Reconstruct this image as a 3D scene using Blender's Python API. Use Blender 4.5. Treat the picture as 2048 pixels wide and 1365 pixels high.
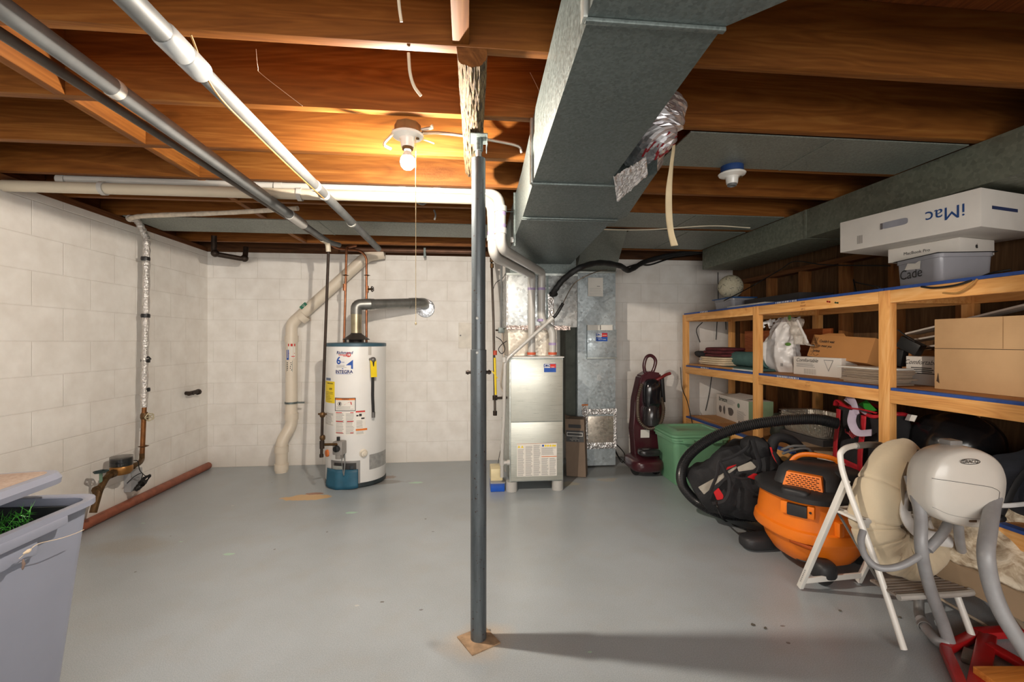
import bpy, bmesh, math, random
from mathutils import Vector, Matrix, noise
PI = math.pi
S = bpy.context.scene
for o in list(bpy.data.objects): bpy.data.objects.remove(o)
COL = S.collection
rnd = random.Random(7)

# ------------------------------------------------------------ camera
F_PX = 900.0; CAM_Z = 1.22; YAW = math.atan(.099)
cd = bpy.data.cameras.new('camera'); cam = bpy.data.objects.new('camera', cd); COL.objects.link(cam)
cd.sensor_width = 36; cd.lens = F_PX / 2048 * 36; cd.clip_start = .02
cam.location = (0, 0, CAM_Z); cam.rotation_euler = (PI/2, 0, -YAW); S.camera = cam

# ------------------------------------------------------------ world, lights, exposure
w = bpy.data.worlds.new('world'); S.world = w; w.use_nodes = True
w.node_tree.nodes['Background'].inputs[0].default_value = (.9, .95, 1, 1)
w.node_tree.nodes['Background'].inputs[1].default_value = .05
S.view_settings.view_transform = 'Standard'; S.view_settings.look = 'None'
S.view_settings.gamma = 1; S.view_settings.exposure = .2
S.view_settings.use_curve_mapping = False
def area(name, loc, rot, sx, sy, power, col):
    l = bpy.data.lights.new(name, 'AREA'); l.shape = 'RECTANGLE'; l.size = sx; l.size_y = sy
    l.energy = power; l.color = col
    o = bpy.data.objects.new(name, l); COL.objects.link(o); o.location = loc; o.rotation_euler = rot
    return o
# unseen soft fill lamp, added behind the camera to brighten the room
area('rear_fill_light', (.1, -2.25, 1.35), (1.42, 0, 0), 3.8, 1.3, 98, (1, .96, .90))
BULB_STRENGTH = 17500
BULB = (-.247, 1.90, 1.975)

# ------------------------------------------------------------ pixel -> place on a plane of the room
CY, SY = math.cos(YAW), math.sin(YAW)
def P(px, py, X=None, Y=None, Z=None, d=None):
    u = (px - 1024) / F_PX; v = (682.5 - py) / F_PX
    wx = u*CY + SY; wy = CY - u*SY
    if X is not None: t = X / wx
    elif Y is not None: t = Y / wy
    elif Z is not None: t = (Z - CAM_Z) / v
    else: t = d
    return Vector((t*wx, t*wy, CAM_Z + t*v))

# ------------------------------------------------------------ materials
def lin(c):
    if isinstance(c, (int, float)): c = (c, c, c)
    return tuple(((x/255)/12.92 if x/255 <= .04045 else ((x/255 + .055)/1.055)**2.4) for x in c[:3]) + (1,)
class NT:
    def __init__(s, name):
        s.m = bpy.data.materials.new(name); s.m.use_nodes = True; s.t = s.m.node_tree
        s.b = s.t.nodes['Principled BSDF']
    def n(s, typ, **k):
        x = s.t.nodes.new('ShaderNode' + typ)
        for a, v in k.items():
            if a.startswith('i_'):
                key = a[2:]; key = int(key) if key.isdigit() else key.replace('_', ' ')
                x.inputs[key].default_value = v
            else: setattr(x, a, v)
        return x
    def l(s, a, b): s.t.links.new(a, b)
    def ramp(s, fac, stops):
        r = s.n('ValToRGB'); el = r.color_ramp.elements
        while len(el) < len(stops): el.new(.5)
        for e, (p, c) in zip(el, stops): e.position = p; e.color = c if len(c) == 4 else c + (1,)
        s.l(fac, r.inputs[0]); return r.outputs[0]
    def coord(s, scale=(1,1,1), rand=True):
        tc = s.n('TexCoord'); mp = s.n('Mapping'); mp.inputs['Scale'].default_value = scale
        s.l(tc.outputs['Object'], mp.inputs[0])
        if rand:
            oi = s.n('ObjectInfo'); ml = s.n('VectorMath', operation='SCALE'); ml.inputs[0].default_value = (13, 7, 11)
            s.l(oi.outputs['Random'], ml.inputs['Scale']); s.l(ml.outputs[0], mp.inputs['Location'])
        return mp.outputs[0]
    def noise(s, vec, scale, detail=4, rough=.55, dist=0):
        x = s.n('TexNoise'); x.inputs['Scale'].default_value = scale; x.inputs['Detail'].default_value = detail
        x.inputs['Roughness'].default_value = rough; x.inputs['Distortion'].default_value = dist
        s.l(vec, x.inputs['Vector']); return x.outputs['Fac']
    def mix(s, fac, a, b, mode='MIX'):
        x = s.n('Mix', data_type='RGBA', blend_type=mode)
        for i, v in ((0, fac), (6, a), (7, b)):
            if hasattr(v, 'links') or hasattr(v, 'is_linked'): s.l(v, x.inputs[i])
            else: x.inputs[i].default_value = v
        return x.outputs[2]
    def bump(s, h, strength=.3, dist=.01, prev=None):
        x = s.n('Bump'); x.inputs['Strength'].default_value = strength; x.inputs['Distance'].default_value = dist
        s.l(h, x.inputs['Height'])
        if prev is not None: s.l(prev, x.inputs['Normal'])
        s.l(x.outputs[0], s.b.inputs['Normal']); return x.outputs[0]
    def math(s, op, a, b=None, clamp=False):
        x = s.n('Math', operation=op); x.use_clamp = clamp
        for i, v in ((0, a), (1, b)):
            if v is None: continue
            if hasattr(v, 'is_linked'): s.l(v, x.inputs[i])
            else: x.inputs[i].default_value = v
        return x.outputs[0]
MATS = {}
def M(name, col, rough=.5, metal=0, var=.12, nscale=12, bump=0, bscale=60, coat=0, emis=0, trans=0, alpha=1, stretch=(1,1,1), col2=None, sheen=0):
    if name in MATS: return MATS[name]
    t = NT(name); b = t.b
    c = lin(col); v = t.coord(stretch)
    dark = lin(col2) if col2 else tuple(x*(1-var) for x in c[:3]) + (1,)
    lite = c if col2 else tuple(min(1, x*(1+var*.5)) for x in c[:3]) + (1,)
    cc = t.ramp(t.noise(v, nscale, 5), [(.32, dark), (.68, lite)]); t.l(cc, b.inputs['Base Color'])
    b.inputs['Roughness'].default_value = rough; b.inputs['Metallic'].default_value = metal
    if bump: t.bump(t.noise(v, bscale, 3), bump, .004)
    if coat: b.inputs['Coat Weight'].default_value = coat; b.inputs['Coat Roughness'].default_value = .15
    if sheen: b.inputs['Sheen Weight'].default_value = sheen
    if emis: b.inputs['Emission Color'].default_value = c; b.inputs['Emission Strength'].default_value = emis
    if trans: b.inputs['Transmission Weight'].default_value = trans
    if alpha < 1: b.inputs['Alpha'].default_value = alpha
    MATS[name] = t.m; return t.m
def wood(name, c1, c2, c3, axis=0, rough=.6, scale=1, spec=.3):
    t = NT(name); st = [14*scale]*3; st[axis] = .9*scale
    v = t.coord(tuple(st))
    n1 = t.noise(v, 1.6, 6, .6, 1.2)
    st2 = [3.2*scale]*3; st2[axis] = .35*scale
    v2 = t.coord(tuple(st2)); n2 = t.noise(v2, 1.0, 3, .5, 2.0)
    wv = t.math('FRACT', t.math('MULTIPLY', n2, 14.0)); wv2 = t.math('ABSOLUTE', t.math('SUBTRACT', wv, .5))
    f = t.math('ADD', t.math('MULTIPLY', n1, .80), t.math('MULTIPLY', wv2, .26))
    c = t.ramp(f, [(.22, lin(c1)), (.48, lin(c2)), (.72, lin(c3))])
    # knots
    vk = t.coord(tuple([3.0 if i != axis else 1.3 for i in range(3)]))
    vo = t.n('TexVoronoi'); vo.inputs['Scale'].default_value = 1.1*scale; t.l(vk, vo.inputs['Vector'])
    k = t.ramp(vo.outputs['Distance'], [(.05, (1,1,1,1)), (.11, (0,0,0,1))])
    c = t.mix(t.math('MULTIPLY', k, .65), c, lin(tuple(x*.45 for x in c1)))
    t.l(c, t.b.inputs['Base Color']); t.b.inputs['Roughness'].default_value = rough
    t.b.inputs['Specular IOR Level'].default_value = spec
    t.bump(n1, .25, .002); MATS[name] = t.m; return t.m
def galv(name, c, rough=.42, metal=.75, scale=70, var=.5):
    t = NT(name); v = t.coord((1,1,1))
    vo = t.n('TexVoronoi'); vo.inputs['Scale'].default_value = scale; t.l(v, vo.inputs['Vector'])
    sep = t.n('SeparateColor'); t.l(vo.outputs['Color'], sep.inputs[0])
    n = t.noise(v, 4, 5); f = t.math('ADD', t.math('MULTIPLY', sep.outputs[0], .5), t.math('MULTIPLY', n, .5))
    cc = lin(c); t.l(t.ramp(f, [(.2, tuple(x*(1-var) for x in cc[:3])), (.75, cc)]), t.b.inputs['Base Color'])
    r = t.math('ADD', t.math('MULTIPLY', sep.outputs[1], .22), rough-.11); t.l(r, t.b.inputs['Roughness'])
    t.b.inputs['Metallic'].default_value = metal; t.bump(n, .15, .01)
    MATS[name] = t.m; return t.m
def foil(name, c=(225,222,220), scale=28, strength=.9):
    t = NT(name); v = t.coord((1,1,1)); vo = t.n('TexVoronoi'); vo.inputs['Scale'].default_value = scale; t.l(v, vo.inputs['Vector'])
    n = t.noise(v, scale*1.4, 3, .5, 1.5)
    t.b.inputs['Base Color'].default_value = lin(c); t.b.inputs['Metallic'].default_value = .85
    t.b.inputs['Roughness'].default_value = .32
    t.bump(t.math('ADD', vo.outputs['Distance'], n), strength, .006); MATS[name] = t.m; return t.m

# ------------------------------------------------------------ mesh building
WM = {}
def thing(name, label, cat, loc=(0,0,0), rz=0, group=None, rot=None):
    o = bpy.data.objects.new(name, None); COL.objects.link(o); o.empty_display_size = .05
    o.location = loc; o.rotation_euler = rot or (0, 0, rz); o['label'] = label; o['category'] = cat
    if group: o['group'] = group
    WM[o.name] = Matrix.Translation(Vector(loc)) @ o.rotation_euler.to_matrix().to_4x4()
    return o
def tag(o, label=None, cat=None, group=None, kind=None):
    if label: o['label'] = label
    if cat: o['category'] = cat
    if group: o['group'] = group
    if kind: o['kind'] = kind
    return o
class B:
    def __init__(s): s.bm = bmesh.new()
    def hull(s, vs, faces):
        v = [s.bm.verts.new(p) for p in vs]
        for f in faces:
            try: s.bm.faces.new([v[i] for i in f])
            except ValueError: pass
        return v
    def box(s, x0, x1, y0, y1, z0, z1, bev=0, M4=None):
        vs = [Vector((x, y, z)) for x in (x0, x1) for y in (y0, y1) for z in (z0, z1)]
        if M4 is not None: vs = [M4 @ p for p in vs]
        fs = [(0,1,3,2), (4,6,7,5), (0,4,5,1), (2,3,7,6), (0,2,6,4), (1,5,7,3)]
        v = s.hull(vs, fs)
        if bev:
            e = set()
            for q in v: e.update(q.link_edges)
            bmesh.ops.bevel(s.bm, geom=list(e), offset=bev, segments=2, affect='EDGES', profile=.6)
        return s
    def obox(s, c, size, rz=0, rx=0, ry=0, bev=0):
        m = Matrix.Translation(Vector(c)) @ Matrix.Rotation(rz, 4, 'Z') @ Matrix.Rotation(ry, 4, 'Y') @ Matrix.Rotation(rx, 4, 'X')
        a, b, c2 = [q/2 for q in size]
        return s.box(-a, a, -b, b, -c2, c2, bev, m)
    def bar(s, p0, p1, w, h, up=(0,0,1), bev=0):
        p0, p1 = Vector(p0), Vector(p1); x = (p1-p0); L = x.length; x.normalize()
        u = Vector(up); y = u.cross(x)
        if y.length < 1e-4: y = Vector((0,1,0)).cross(x)
        y.normalize(); z = x.cross(y)
        m = Matrix.Translation((p0+p1)/2) @ Matrix((x, y, z)).transposed().to_4x4()
        return s.box(-L/2, L/2, -w/2, w/2, -h/2, h/2, bev, m)
    def tube(s, pts, r, seg=12, cap=True, prof=None, closed=False):
        pts = [Vector(p) for p in pts]; n = len(pts)
        rs = r if isinstance(r, (list, tuple)) else [r]*n
        rings = []; up = None
        for i, p in enumerate(pts):
            if closed: t = pts[(i+1) % n] - pts[i-1]
            else: t = pts[min(i+1, n-1)] - pts[max(i-1, 0)]
            if t.length < 1e-9: t = Vector((0,0,1))
            t.normalize()
            if up is None:
                up = Vector((0,0,1)) if abs(t.z) < .9 else Vector((1,0,0))
            a = up - t*up.dot(t)
            if a.length < 1e-6: a = t.orthogonal()
            a.normalize(); up = a; b = t.cross(a)
            ring = []
            for k in range(seg):
                th = 2*PI*k/seg; ca, sa = math.cos(th), math.sin(th)
                if prof: ca, sa = ca*prof[0], sa*prof[1]
                ring.append(s.bm.verts.new(p + (a*ca + b*sa)*rs[i]))
            rings.append(ring)
        m = n if closed else n-1
        for i in range(m):
            A, C = rings[i], rings[(i+1) % n]
            for k in range(seg): s.bm.faces.new((A[k], A[(k+1) % seg], C[(k+1) % seg], C[k]))
        if cap and not closed:
            s.bm.faces.new(rings[0][::-1]); s.bm.faces.new(rings[-1])
        return s
    def cyl(s, p0, p1, r, r2=None, seg=20): return s.tube([p0, p1], [r, r if r2 is None else r2], seg)
    def lathe(s, prof, c=(0,0,0), axis=(0,0,1), seg=32, sx=1, sy=1):
        c = Vector(c); ax = Vector(axis).normalized(); a = ax.orthogonal().normalized() if abs(ax.z) < .99 else Vector((1,0,0)); b = ax.cross(a)
        rings = []
        for r, z in prof:
            if r <= 1e-6: rings.append([s.bm.verts.new(c + ax*z)])
            else: rings.append([s.bm.verts.new(c + ax*z + a*(r*sx*math.cos(2*PI*k/seg)) + b*(r*sy*math.sin(2*PI*k/seg))) for k in range(seg)])
        for A, C in zip(rings, rings[1:]):
            for k in range(seg):
                k2 = (k+1) % seg
                if len(A) == 1 and len(C) == 1: break
                if len(A) == 1: f = (A[0], C[k2], C[k])
                elif len(C) == 1: f = (A[k], A[k2], C[0])
                else: f = (A[k], A[k2], C[k2], C[k])
                try: s.bm.faces.new(f)
                except ValueError: pass
        return s
    def prism(s, poly, z0, z1, f=None):
        """poly in 2D, f(u,v,w) maps to space; default extrudes along z"""
        f = f or (lambda u, v, w: Vector((u, v, w)))
        A = [s.bm.verts.new(f(u, v, z0)) for u, v in poly]; C = [s.bm.verts.new(f(u, v, z1)) for u, v in poly]
        n = len(poly)
        for k in range(n): s.bm.faces.new((A[k], A[(k+1) % n], C[(k+1) % n], C[k]))
        s.bm.faces.new(A[::-1]); s.bm.faces.new(C); return s
    def grid(s, f, nu, nv, thick=0):
        """surface f(u,v) u,v in 0..1"""
        g = [[s.bm.verts.new(f(i/nu, j/nv)) for j in range(nv+1)] for i in range(nu+1)]
        for i in range(nu):
            for j in range(nv): s.bm.faces.new((g[i][j], g[i+1][j], g[i+1][j+1], g[i][j+1]))
        return s
    def blob(s, c, size, seg=28, rings=18, e=1.0, amp=0, nsc=4, seed=0, M4=None, flat=None):
        """superellipsoid with noise"""
        c = Vector(c)
        def pw(x): return math.copysign(abs(x)**e, x)
        vs = []
        for j in range(rings+1):
            ph = -PI/2 + PI*j/rings; row = []
            for k in range(seg if 0 < j < rings else 1):
                th = 2*PI*k/seg
                p = Vector((pw(math.cos(ph))*pw(math.cos(th))*size[0]/2, pw(math.cos(ph))*pw(math.sin(th))*size[1]/2, pw(math.sin(ph))*size[2]/2))
                if amp:
                    nn = noise.noise(p*nsc + Vector((seed, seed*1.7, 3))) + .5*noise.noise(p*nsc*2.3 + Vector((seed, 5, seed)))
                    p = p + p.normalized()*nn*amp
                if flat is not None and p.z < flat: p.z = flat
                if M4 is not None: p = M4 @ p
                row.append(s.bm.verts.new(c + p))
            vs.append(row)
        for A, C in zip(vs, vs[1:]):
            for k in range(seg):
                k2 = (k+1) % seg
                f = (A[0], C[k2], C[k]) if len(A) == 1 else ((A[k], A[k2], C[0]) if len(C) == 1 else (A[k], A[k2], C[k2], C[k]))
                s.bm.faces.new(f)
        return s
    def out(s, name, mat, parent=None, world=True, smooth=None, solid=0, sub=0, label=None):
        bm = s.bm; bmesh.ops.remove_doubles(bm, verts=bm.verts, dist=1e-6)
        bmesh.ops.recalc_face_normals(bm, faces=bm.faces)
        me = bpy.data.meshes.new(name)
        o = bpy.data.objects.new(name, me); COL.objects.link(o)
        if parent is not None:
            m = WM[parent.name]
            if world: bm.transform(m.inverted())
            o.parent = parent; WM[o.name] = m
        else:
            xs = [v.co for v in bm.verts]
            org = Vector(((min(p.x for p in xs)+max(p.x for p in xs))/2, (min(p.y for p in xs)+max(p.y for p in xs))/2, min(p.z for p in xs)))
            if name in ('floor',) or name.startswith(('wall', 'ceiling')): org = Vector((0,0,0))
            bm.transform(Matrix.Translation(-org)); o.location = org; WM[o.name] = Matrix.Translation(org)
        bm.to_mesh(me); bm.free(); me.materials.append(mat)
        if smooth is None or smooth:
            me.polygons.foreach_set('use_smooth', [True]*len(me.polygons))
            me.update()
            try: me.set_sharp_from_angle(angle=math.radians(38))
            except Exception: pass
        if solid:
            q = o.modifiers.new('thickness', 'SOLIDIFY'); q.thickness = solid; q.offset = 0
        if sub:
            q = o.modifiers.new('smooth', 'SUBSURF'); q.levels = sub; q.render_levels = sub
        if label: o['label'] = label
        return o
def curve(pts, n=8, closed=False):
    """Catmull-Rom through points"""
    pts = [Vector(p) for p in pts]; N = len(pts); res = []
    rng = range(N if closed else N-1)
    for i in rng:
        if closed: p0, p1, p2, p3 = pts[i-1], pts[i], pts[(i+1) % N], pts[(i+2) % N]
        else: p1, p2 = pts[i], pts[i+1]; p0 = pts[i-1] if i else p1*2-p2; p3 = pts[i+2] if i+2 < N else p2*2-p1
        for k in range(n):
            t = k/n
            res.append(.5*((2*p1) + (p2-p0)*t + (2*p0-5*p1+4*p2-p3)*t*t + (3*p1-p0-3*p2+p3)*t**3))
    if not closed: res.append(pts[-1])
    return res
def bend(pts, r=.06, n=7):
    """polyline with rounded corners"""
    pts = [Vector(p) for p in pts]; res = [pts[0]]
    for a, b, c in zip(pts, pts[1:], pts[2:]):
        rr = min(r, (b-a).length*.48, (c-b).length*.48)
        s = b + (a-b).normalized()*rr; e = b + (c-b).normalized()*rr
        for k in range(n+1):
            t = k/n; res.append(s*(1-t)**2 + b*2*t*(1-t) + e*t*t)
    res.append(pts[-1]); return res
def text(s, size, f, name, mat, parent, bold=0, shear=0, world=True, lift=.0, label=None, sp=1.0):
    """text whose 2D outline (centred at 0,0) is mapped to space by f(u,v)"""
    cu = bpy.data.curves.new('txt', 'FONT'); cu.body = s; cu.size = size; cu.align_x = 'CENTER'; cu.align_y = 'CENTER'
    cu.offset = bold; cu.shear = shear; cu.resolution_u = 3; cu.space_character = sp
    ob = bpy.data.objects.new('txt', cu); COL.objects.link(ob)
    bpy.context.view_layer.update(); dg = bpy.context.evaluated_depsgraph_get()
    me = bpy.data.meshes.new_from_object(ob.evaluated_get(dg)); b = B(); b.bm.from_mesh(me)
    bpy.data.objects.remove(ob); bpy.data.curves.remove(cu); bpy.data.meshes.remove(me)
    for v in b.bm.verts: v.co = f(v.co.x, v.co.y)
    return b.out(name, mat, parent, world, smooth=False, label=label)
def plane(o, u, v):
    """map (a,b) -> o + a*u + b*v, unit directions"""
    o, u, v = Vector(o), Vector(u).normalized(), Vector(v).normalized()
    return lambda a, b: o + u*a + v*b
def rects(rs, f, name, mat, parent, world=True):
    b = B()
    for (u0, u1, v0, v1) in rs:
        n = max(1, int(abs(u1-u0)/.03))
        for i in range(n):
            a, c = u0+(u1-u0)*i/n, u0+(u1-u0)*(i+1)/n
            b.hull([f(a, v0), f(c, v0), f(c, v1), f(a, v1)], [(0,1,2,3)])
    return b.out(name, mat, parent, world, smooth=False)
def lines(u0, u1, v0, v1, n, fill=.45, seed=1, ragged=.25):
    r = random.Random(seed); h = (v1-v0)/n; res = []
    for i in range(n):
        res.append((u0, u1-(u1-u0)*r.random()*ragged, v0+h*(i+.5-fill/2), v0+h*(i+.5+fill/2)))
    return res
# ------------------------------------------------------------ common materials
JO = wood('joist_wood', (98,54,20), (132,80,32), (158,106,50), 0, .6, 1, .2)
JOY = wood('joist_wood_cross', (98,54,20), (132,80,32), (158,106,50), 1, .6, 1, .2)
LUM = wood('shelf_lumber', (204,136,74), (232,170,100), (244,194,132), 1, .55, 1.2)
LUMZ = wood('shelf_lumber_upright', (204,136,74), (232,170,100), (244,194,132), 2, .55, 1.2)
DARKW = wood('old_sheathing', (74,52,32), (100,72,46), (124,92,62), 2, .85)
DARKWY = wood('old_plate_wood', (84,50,26), (112,70,38), (138,92,54), 1, .8)
STUD = wood('stud_wood', (112,68,34), (148,96,52), (172,120,70), 2, .75)
GALV = galv('galvanised_duct', (118,128,126), .46, .5, 150, .35)
GALVD = galv('galvanised_dull', (142,148,140), .5, .35, 150, .3)
GALVL = galv('galvanised_light', (196,202,198), .42, .6, 40, .22)
STEEL = M('steel_pipe_grey', (126,128,128), .55, .3, .18)
IRON = M('black_iron', (58,46,38), .55, .5, .4, 30, .3)
BRONZE = M('aged_brass', (102,76,46), .5, .6, .4, 40, .3)
COPPER = M('copper_pipe', (158,104,72), .4, .7, .35, 20)
PVC = M('white_pvc', (188,186,181), .32, 0, .05, 6, coat=.2)
PVCY = M('cream_pvc', (204,193,172), .35, 0, .06, 6)
PURP = M('purple_primer', (168,150,190), .5, 0, .3, 30)
WHITEP = M('white_enamel', (238,237,234), .3, 0, .04, 5, coat=.3)
BLACKP = M('black_plastic', (26,26,27), .42, 0, .2, 20)
BLACKR = M('black_rubber', (30,30,31), .6, 0, .2, 20)
BLUEG = M('slate_blue_enamel', (58,92,108), .4, 0, .15)
PAPER = M('white_paper', (232,228,220), .7, 0, .05)
INK = M('dark_ink', (48,46,46), .7)
GREYINK = M('grey_print', (150,148,146), .7)
REDI = M('red_ink', (206,48,40), .6)
BLUEI = M('blue_ink', (30,82,170), .6)
ORNI = M('orange_ink', (226,124,44), .6)
YEL = M('yellow_label', (244,214,40), .5, 0, .05)
CARD = M('cardboard', (186,138,88), .8, 0, .1, 8, .15, 120)
CARDD = M('cardboard_darker', (168,116,70), .8, 0, .1, 8, .15, 120)
FOILM = foil('crumpled_foil')
FOILW = foil('foil_wrap_pipe', (214,210,206), 60, .8)
WIRE = M('cream_cable', (226,214,190), .5)
WIREB = M('black_cable', (22,22,22), .5)

# ------------------------------------------------------------ room
LX, RX, BY, FY = -2.49, 2.85, 4.60, -2.5
def block_wall(name, axis):
    t = NT(name); tc = t.n('TexCoord'); sp = t.n('SeparateXYZ'); t.l(tc.outputs['Object'], sp.inputs[0])
    cb = t.n('CombineXYZ'); t.l(sp.outputs[axis], cb.inputs[0]); t.l(sp.outputs[2], cb.inputs[1])
    nz = t.noise(tc.outputs['Object'], 7, 5); n2 = t.noise(tc.outputs['Object'], 160, 3)
    br = t.n('TexBrick'); br.offset = .5; br.squash = 1
    for k, v in (('Scale', 1), ('Mortar Size', .0045), ('Mortar Smooth', .9), ('Brick Width', .4064), ('Row Height', .2032)): br.inputs[k].default_value = v
    t.l(cb.outputs[0], br.inputs['Vector'])
    base = t.ramp(nz, [(.3, lin((230,225,218))), (.7, lin((244,241,236)))])
    c = t.mix(t.math('MULTIPLY', br.outputs['Fac'], .18), base, lin((196,188,174)))
    # drip and dirt near the floor
    low = t.ramp(sp.outputs[2], [(0, (1,1,1,1)), (.16, (0,0,0,1))])
    c = t.mix(t.math('MULTIPLY', t.math('MULTIPLY', low, nz), .5), c, lin((196,180,158)))
    t.l(c, t.b.inputs['Base Color']); t.b.inputs['Roughness'].default_value = .62
    h = t.math('SUBTRACT', t.math('MULTIPLY', n2, .16), br.outputs['Fac'])
    t.bump(h, .5, .004); return t.m
WB, WL = block_wall('painted_block_back', 0), block_wall('painted_block_side', 1)
tag(B().box(LX-.2, RX+.2, BY, BY+.2, 0, 2.08).out('wall_back', WB), 'white painted concrete block wall behind the water heater and furnace', 'wall', kind='structure')
tag(B().box(LX-.2, LX, FY-.2, BY+.2, 0, 2.08).out('wall_left', WL), 'white painted concrete block wall with the water meter', 'wall', kind='structure')
tag(B().box(LX-.2, RX+.2, FY-.2, FY, 0, 2.08).out('wall_front', WB), 'block wall behind the viewer', 'wall', kind='structure')
b = B().box(RX, RX+.1, FY, BY, 0, 2.12)
tag(b.out('wall_right', DARKW), 'dark brown boarded wall behind the wooden storage shelves', 'wall', kind='structure')
# floor
t = NT('grey_floor_paint'); tc = t.n('TexCoord'); oc = tc.outputs['Object']
n1 = t.noise(oc, 1.3, 6, .6); n2 = t.noise(oc, 5, 4, .55); n3 = t.noise(oc, 70, 3)
c = t.ramp(n1, [(.3, lin((154,163,168))), (.7, lin((172,183,191)))])
c = t.mix(t.math('MULTIPLY', t.ramp(n2, [(.5, (0,0,0,1)), (.8, (1,1,1,1))]), .35), c, lin((162,160,152)))
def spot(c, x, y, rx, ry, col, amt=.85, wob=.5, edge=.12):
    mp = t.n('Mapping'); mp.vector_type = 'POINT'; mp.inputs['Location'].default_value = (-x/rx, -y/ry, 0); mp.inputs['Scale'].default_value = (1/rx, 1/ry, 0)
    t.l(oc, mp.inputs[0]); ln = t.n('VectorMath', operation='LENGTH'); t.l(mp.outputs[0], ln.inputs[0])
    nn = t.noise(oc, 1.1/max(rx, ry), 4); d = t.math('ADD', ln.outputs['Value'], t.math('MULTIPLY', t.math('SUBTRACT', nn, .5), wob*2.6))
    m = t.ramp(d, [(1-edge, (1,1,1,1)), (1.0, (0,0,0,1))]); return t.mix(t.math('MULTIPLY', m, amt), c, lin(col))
def spx(px, py): p = P(px, py, Z=0); return p.x, p.y
x, y = spx(612, 996); c = spot(c, x, y, .20, .07, (222,176,108), 1.0, .6)
x, y = spx(628, 988); c = spot(c, x, y, .07, .028, (160,92,36), 1.0, .6)
x, y = spx(770, 955); c = spot(c, x, y, .10, .05, (128,84,44), .7, .7)
x, y = spx(735, 966); c = spot(c, x, y, .30, .06, (96,74,50), .55, .6)
for px, py, r in ((702,1026,.045), (456,1109,.035), (832,966,.06), (286,1047,.014), (362,1084,.012), (1180,1305,.01), (690,975,.02)):
    x, y = spx(px, py); c = spot(c, x, y, r, r*.45, (176,216,190), .95, .5)
x, y = spx(1130, 968); c = spot(c, x, y, .12, .06, (206,196,164), .55, .6)
x, y = spx(1215, 960); c = spot(c, x, y, .10, .05, (196,176,140), .5, .6)
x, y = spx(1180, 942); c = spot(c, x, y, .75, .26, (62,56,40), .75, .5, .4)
x, y = spx(960, 1283); c = spot(c, x, y, .17, .14, (196,172,140), .5, .4, .6)
x, y = spx(250, 1095); c = spot(c, x, y, .30, .16, (150,140,122), .45, .6, .5)
x, y = spx(270, 1015); c = spot(c, x-.1, y, .20, .9, (136,104,84), .35, .5, .5)
for i in range(18):
    r2 = random.Random(i+50); x, y = r2.uniform(-2, 1.6), r2.uniform(1.3, 4.2)
    c = spot(c, x, y, r2.uniform(.004, .012), r2.uniform(.004, .01), r2.choice([(70,56,40), (60,52,44), (206,206,198)]), .8, .4)
n9 = t.noise(oc, 260, 2); c = t.mix(.16, c, t.ramp(n9, [(.35, lin((90,88,84))), (.65, lin((236,234,230)))]))
t.l(c, t.b.inputs['Base Color'])
t.b.inputs['Roughness'].default_value = .30
t.b.inputs['Specular IOR Level'].default_value = .55
t.bump(t.math('ADD', n3, t.math('MULTIPLY', t.noise(oc, 3, 1), 1.0)), .035, .003)
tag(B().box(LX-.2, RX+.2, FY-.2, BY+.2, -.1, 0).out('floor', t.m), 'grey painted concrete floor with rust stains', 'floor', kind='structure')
# ceiling boards + plates
SUBF = wood('subfloor_boards', (92,44,18), (132,70,30), (160,92,44), 1, .7)
tag(B().box(LX-.3, RX+.2, FY-.2, BY+.2, 2.36, 2.39).out('ceiling', SUBF), 'wooden subfloor boards above the joists', 'ceiling', kind='structure')
SILL = wood('sill_wood', (70,40,18), (104,62,30), (138,88,48), 1, .85)
SILLX = wood('sill_wood_back', (60,38,22), (84,54,32), (106,70,42), 0, .85)
tag(B().box(LX-.19, LX+.006, FY, BY, 2.081, 2.118).out('trim_1', SILL), 'thin brown sill plate along the top of the left block wall', 'sill', kind='structure')
tag(B().box(LX+.007, RX, BY-.01, BY+.19, 2.081, 2.118).out('trim_2', SILLX), 'dark brown sill plate along the top of the back block wall', 'sill', kind='structure')
tag(B().box(LX-.14, LX-.1, FY, BY+.1, 2.119, 2.359).out('trim_3', SILL), 'rim board closing the joist ends over the left wall', 'rim joist', kind='structure')
tag(B().box(LX-.09, RX, BY+.03, BY+.07, 2.119, 2.359).out('trim_4', SILLX), 'rim board over the back wall', 'rim joist', kind='structure')
# joists
JY = [-.26, .155, .57, .985, 1.40, 1.815, 2.23, 2.645, 3.06, 3.475, 3.89, 4.305]
ords = {4:'nearest wooden ceiling joist in view, whose underside catches the light below the cut white cable', 5:'wooden ceiling joist directly above the lit bulb',
 6:'wooden ceiling joist just behind the lit bulb', 7:'wooden ceiling joist that the white plastic vent pipes run beneath', 8:'wooden ceiling joist next beyond the white vent pipes',
 9:'wooden ceiling joist at the near edge of the sheet metal panel on the left', 10:'wooden ceiling joist at the far edge of the sheet metal panel on the left', 11:'farthest wooden ceiling joist, along the back wall',
 3:'wooden ceiling joist just out above the viewer, in front of the nearest one in view', 2:'wooden ceiling joist overhead of the viewer', 1:'wooden ceiling joist slightly behind the viewer', 0:'wooden ceiling joist farther behind the viewer'}
for i, y in enumerate(JY):
    if i < 2: continue
    tag(B().box(LX-.095, RX-.01, y-.019, y+.019, 2.1195, 2.359, .002).out('ceiling_joist', JO), ords[i], 'joist', 'ceiling joists')
bl = {3:'short wooden blocking board nearest the viewer in the row at upper left', 4:'blocking board in the left row between the nearest joist and the bulb joist', 5:'blocking board in the left row with a bright orange lit face',
 6:'blocking board in the left row just before the white vent pipes', 7:'blocking board in the left row above the white vent pipes', 8:'blocking board in the left row beyond the white vent pipes', 9:'blocking board in the left row over the sheet metal panel', 10:'last blocking board of the left row, by the back wall'}
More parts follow.
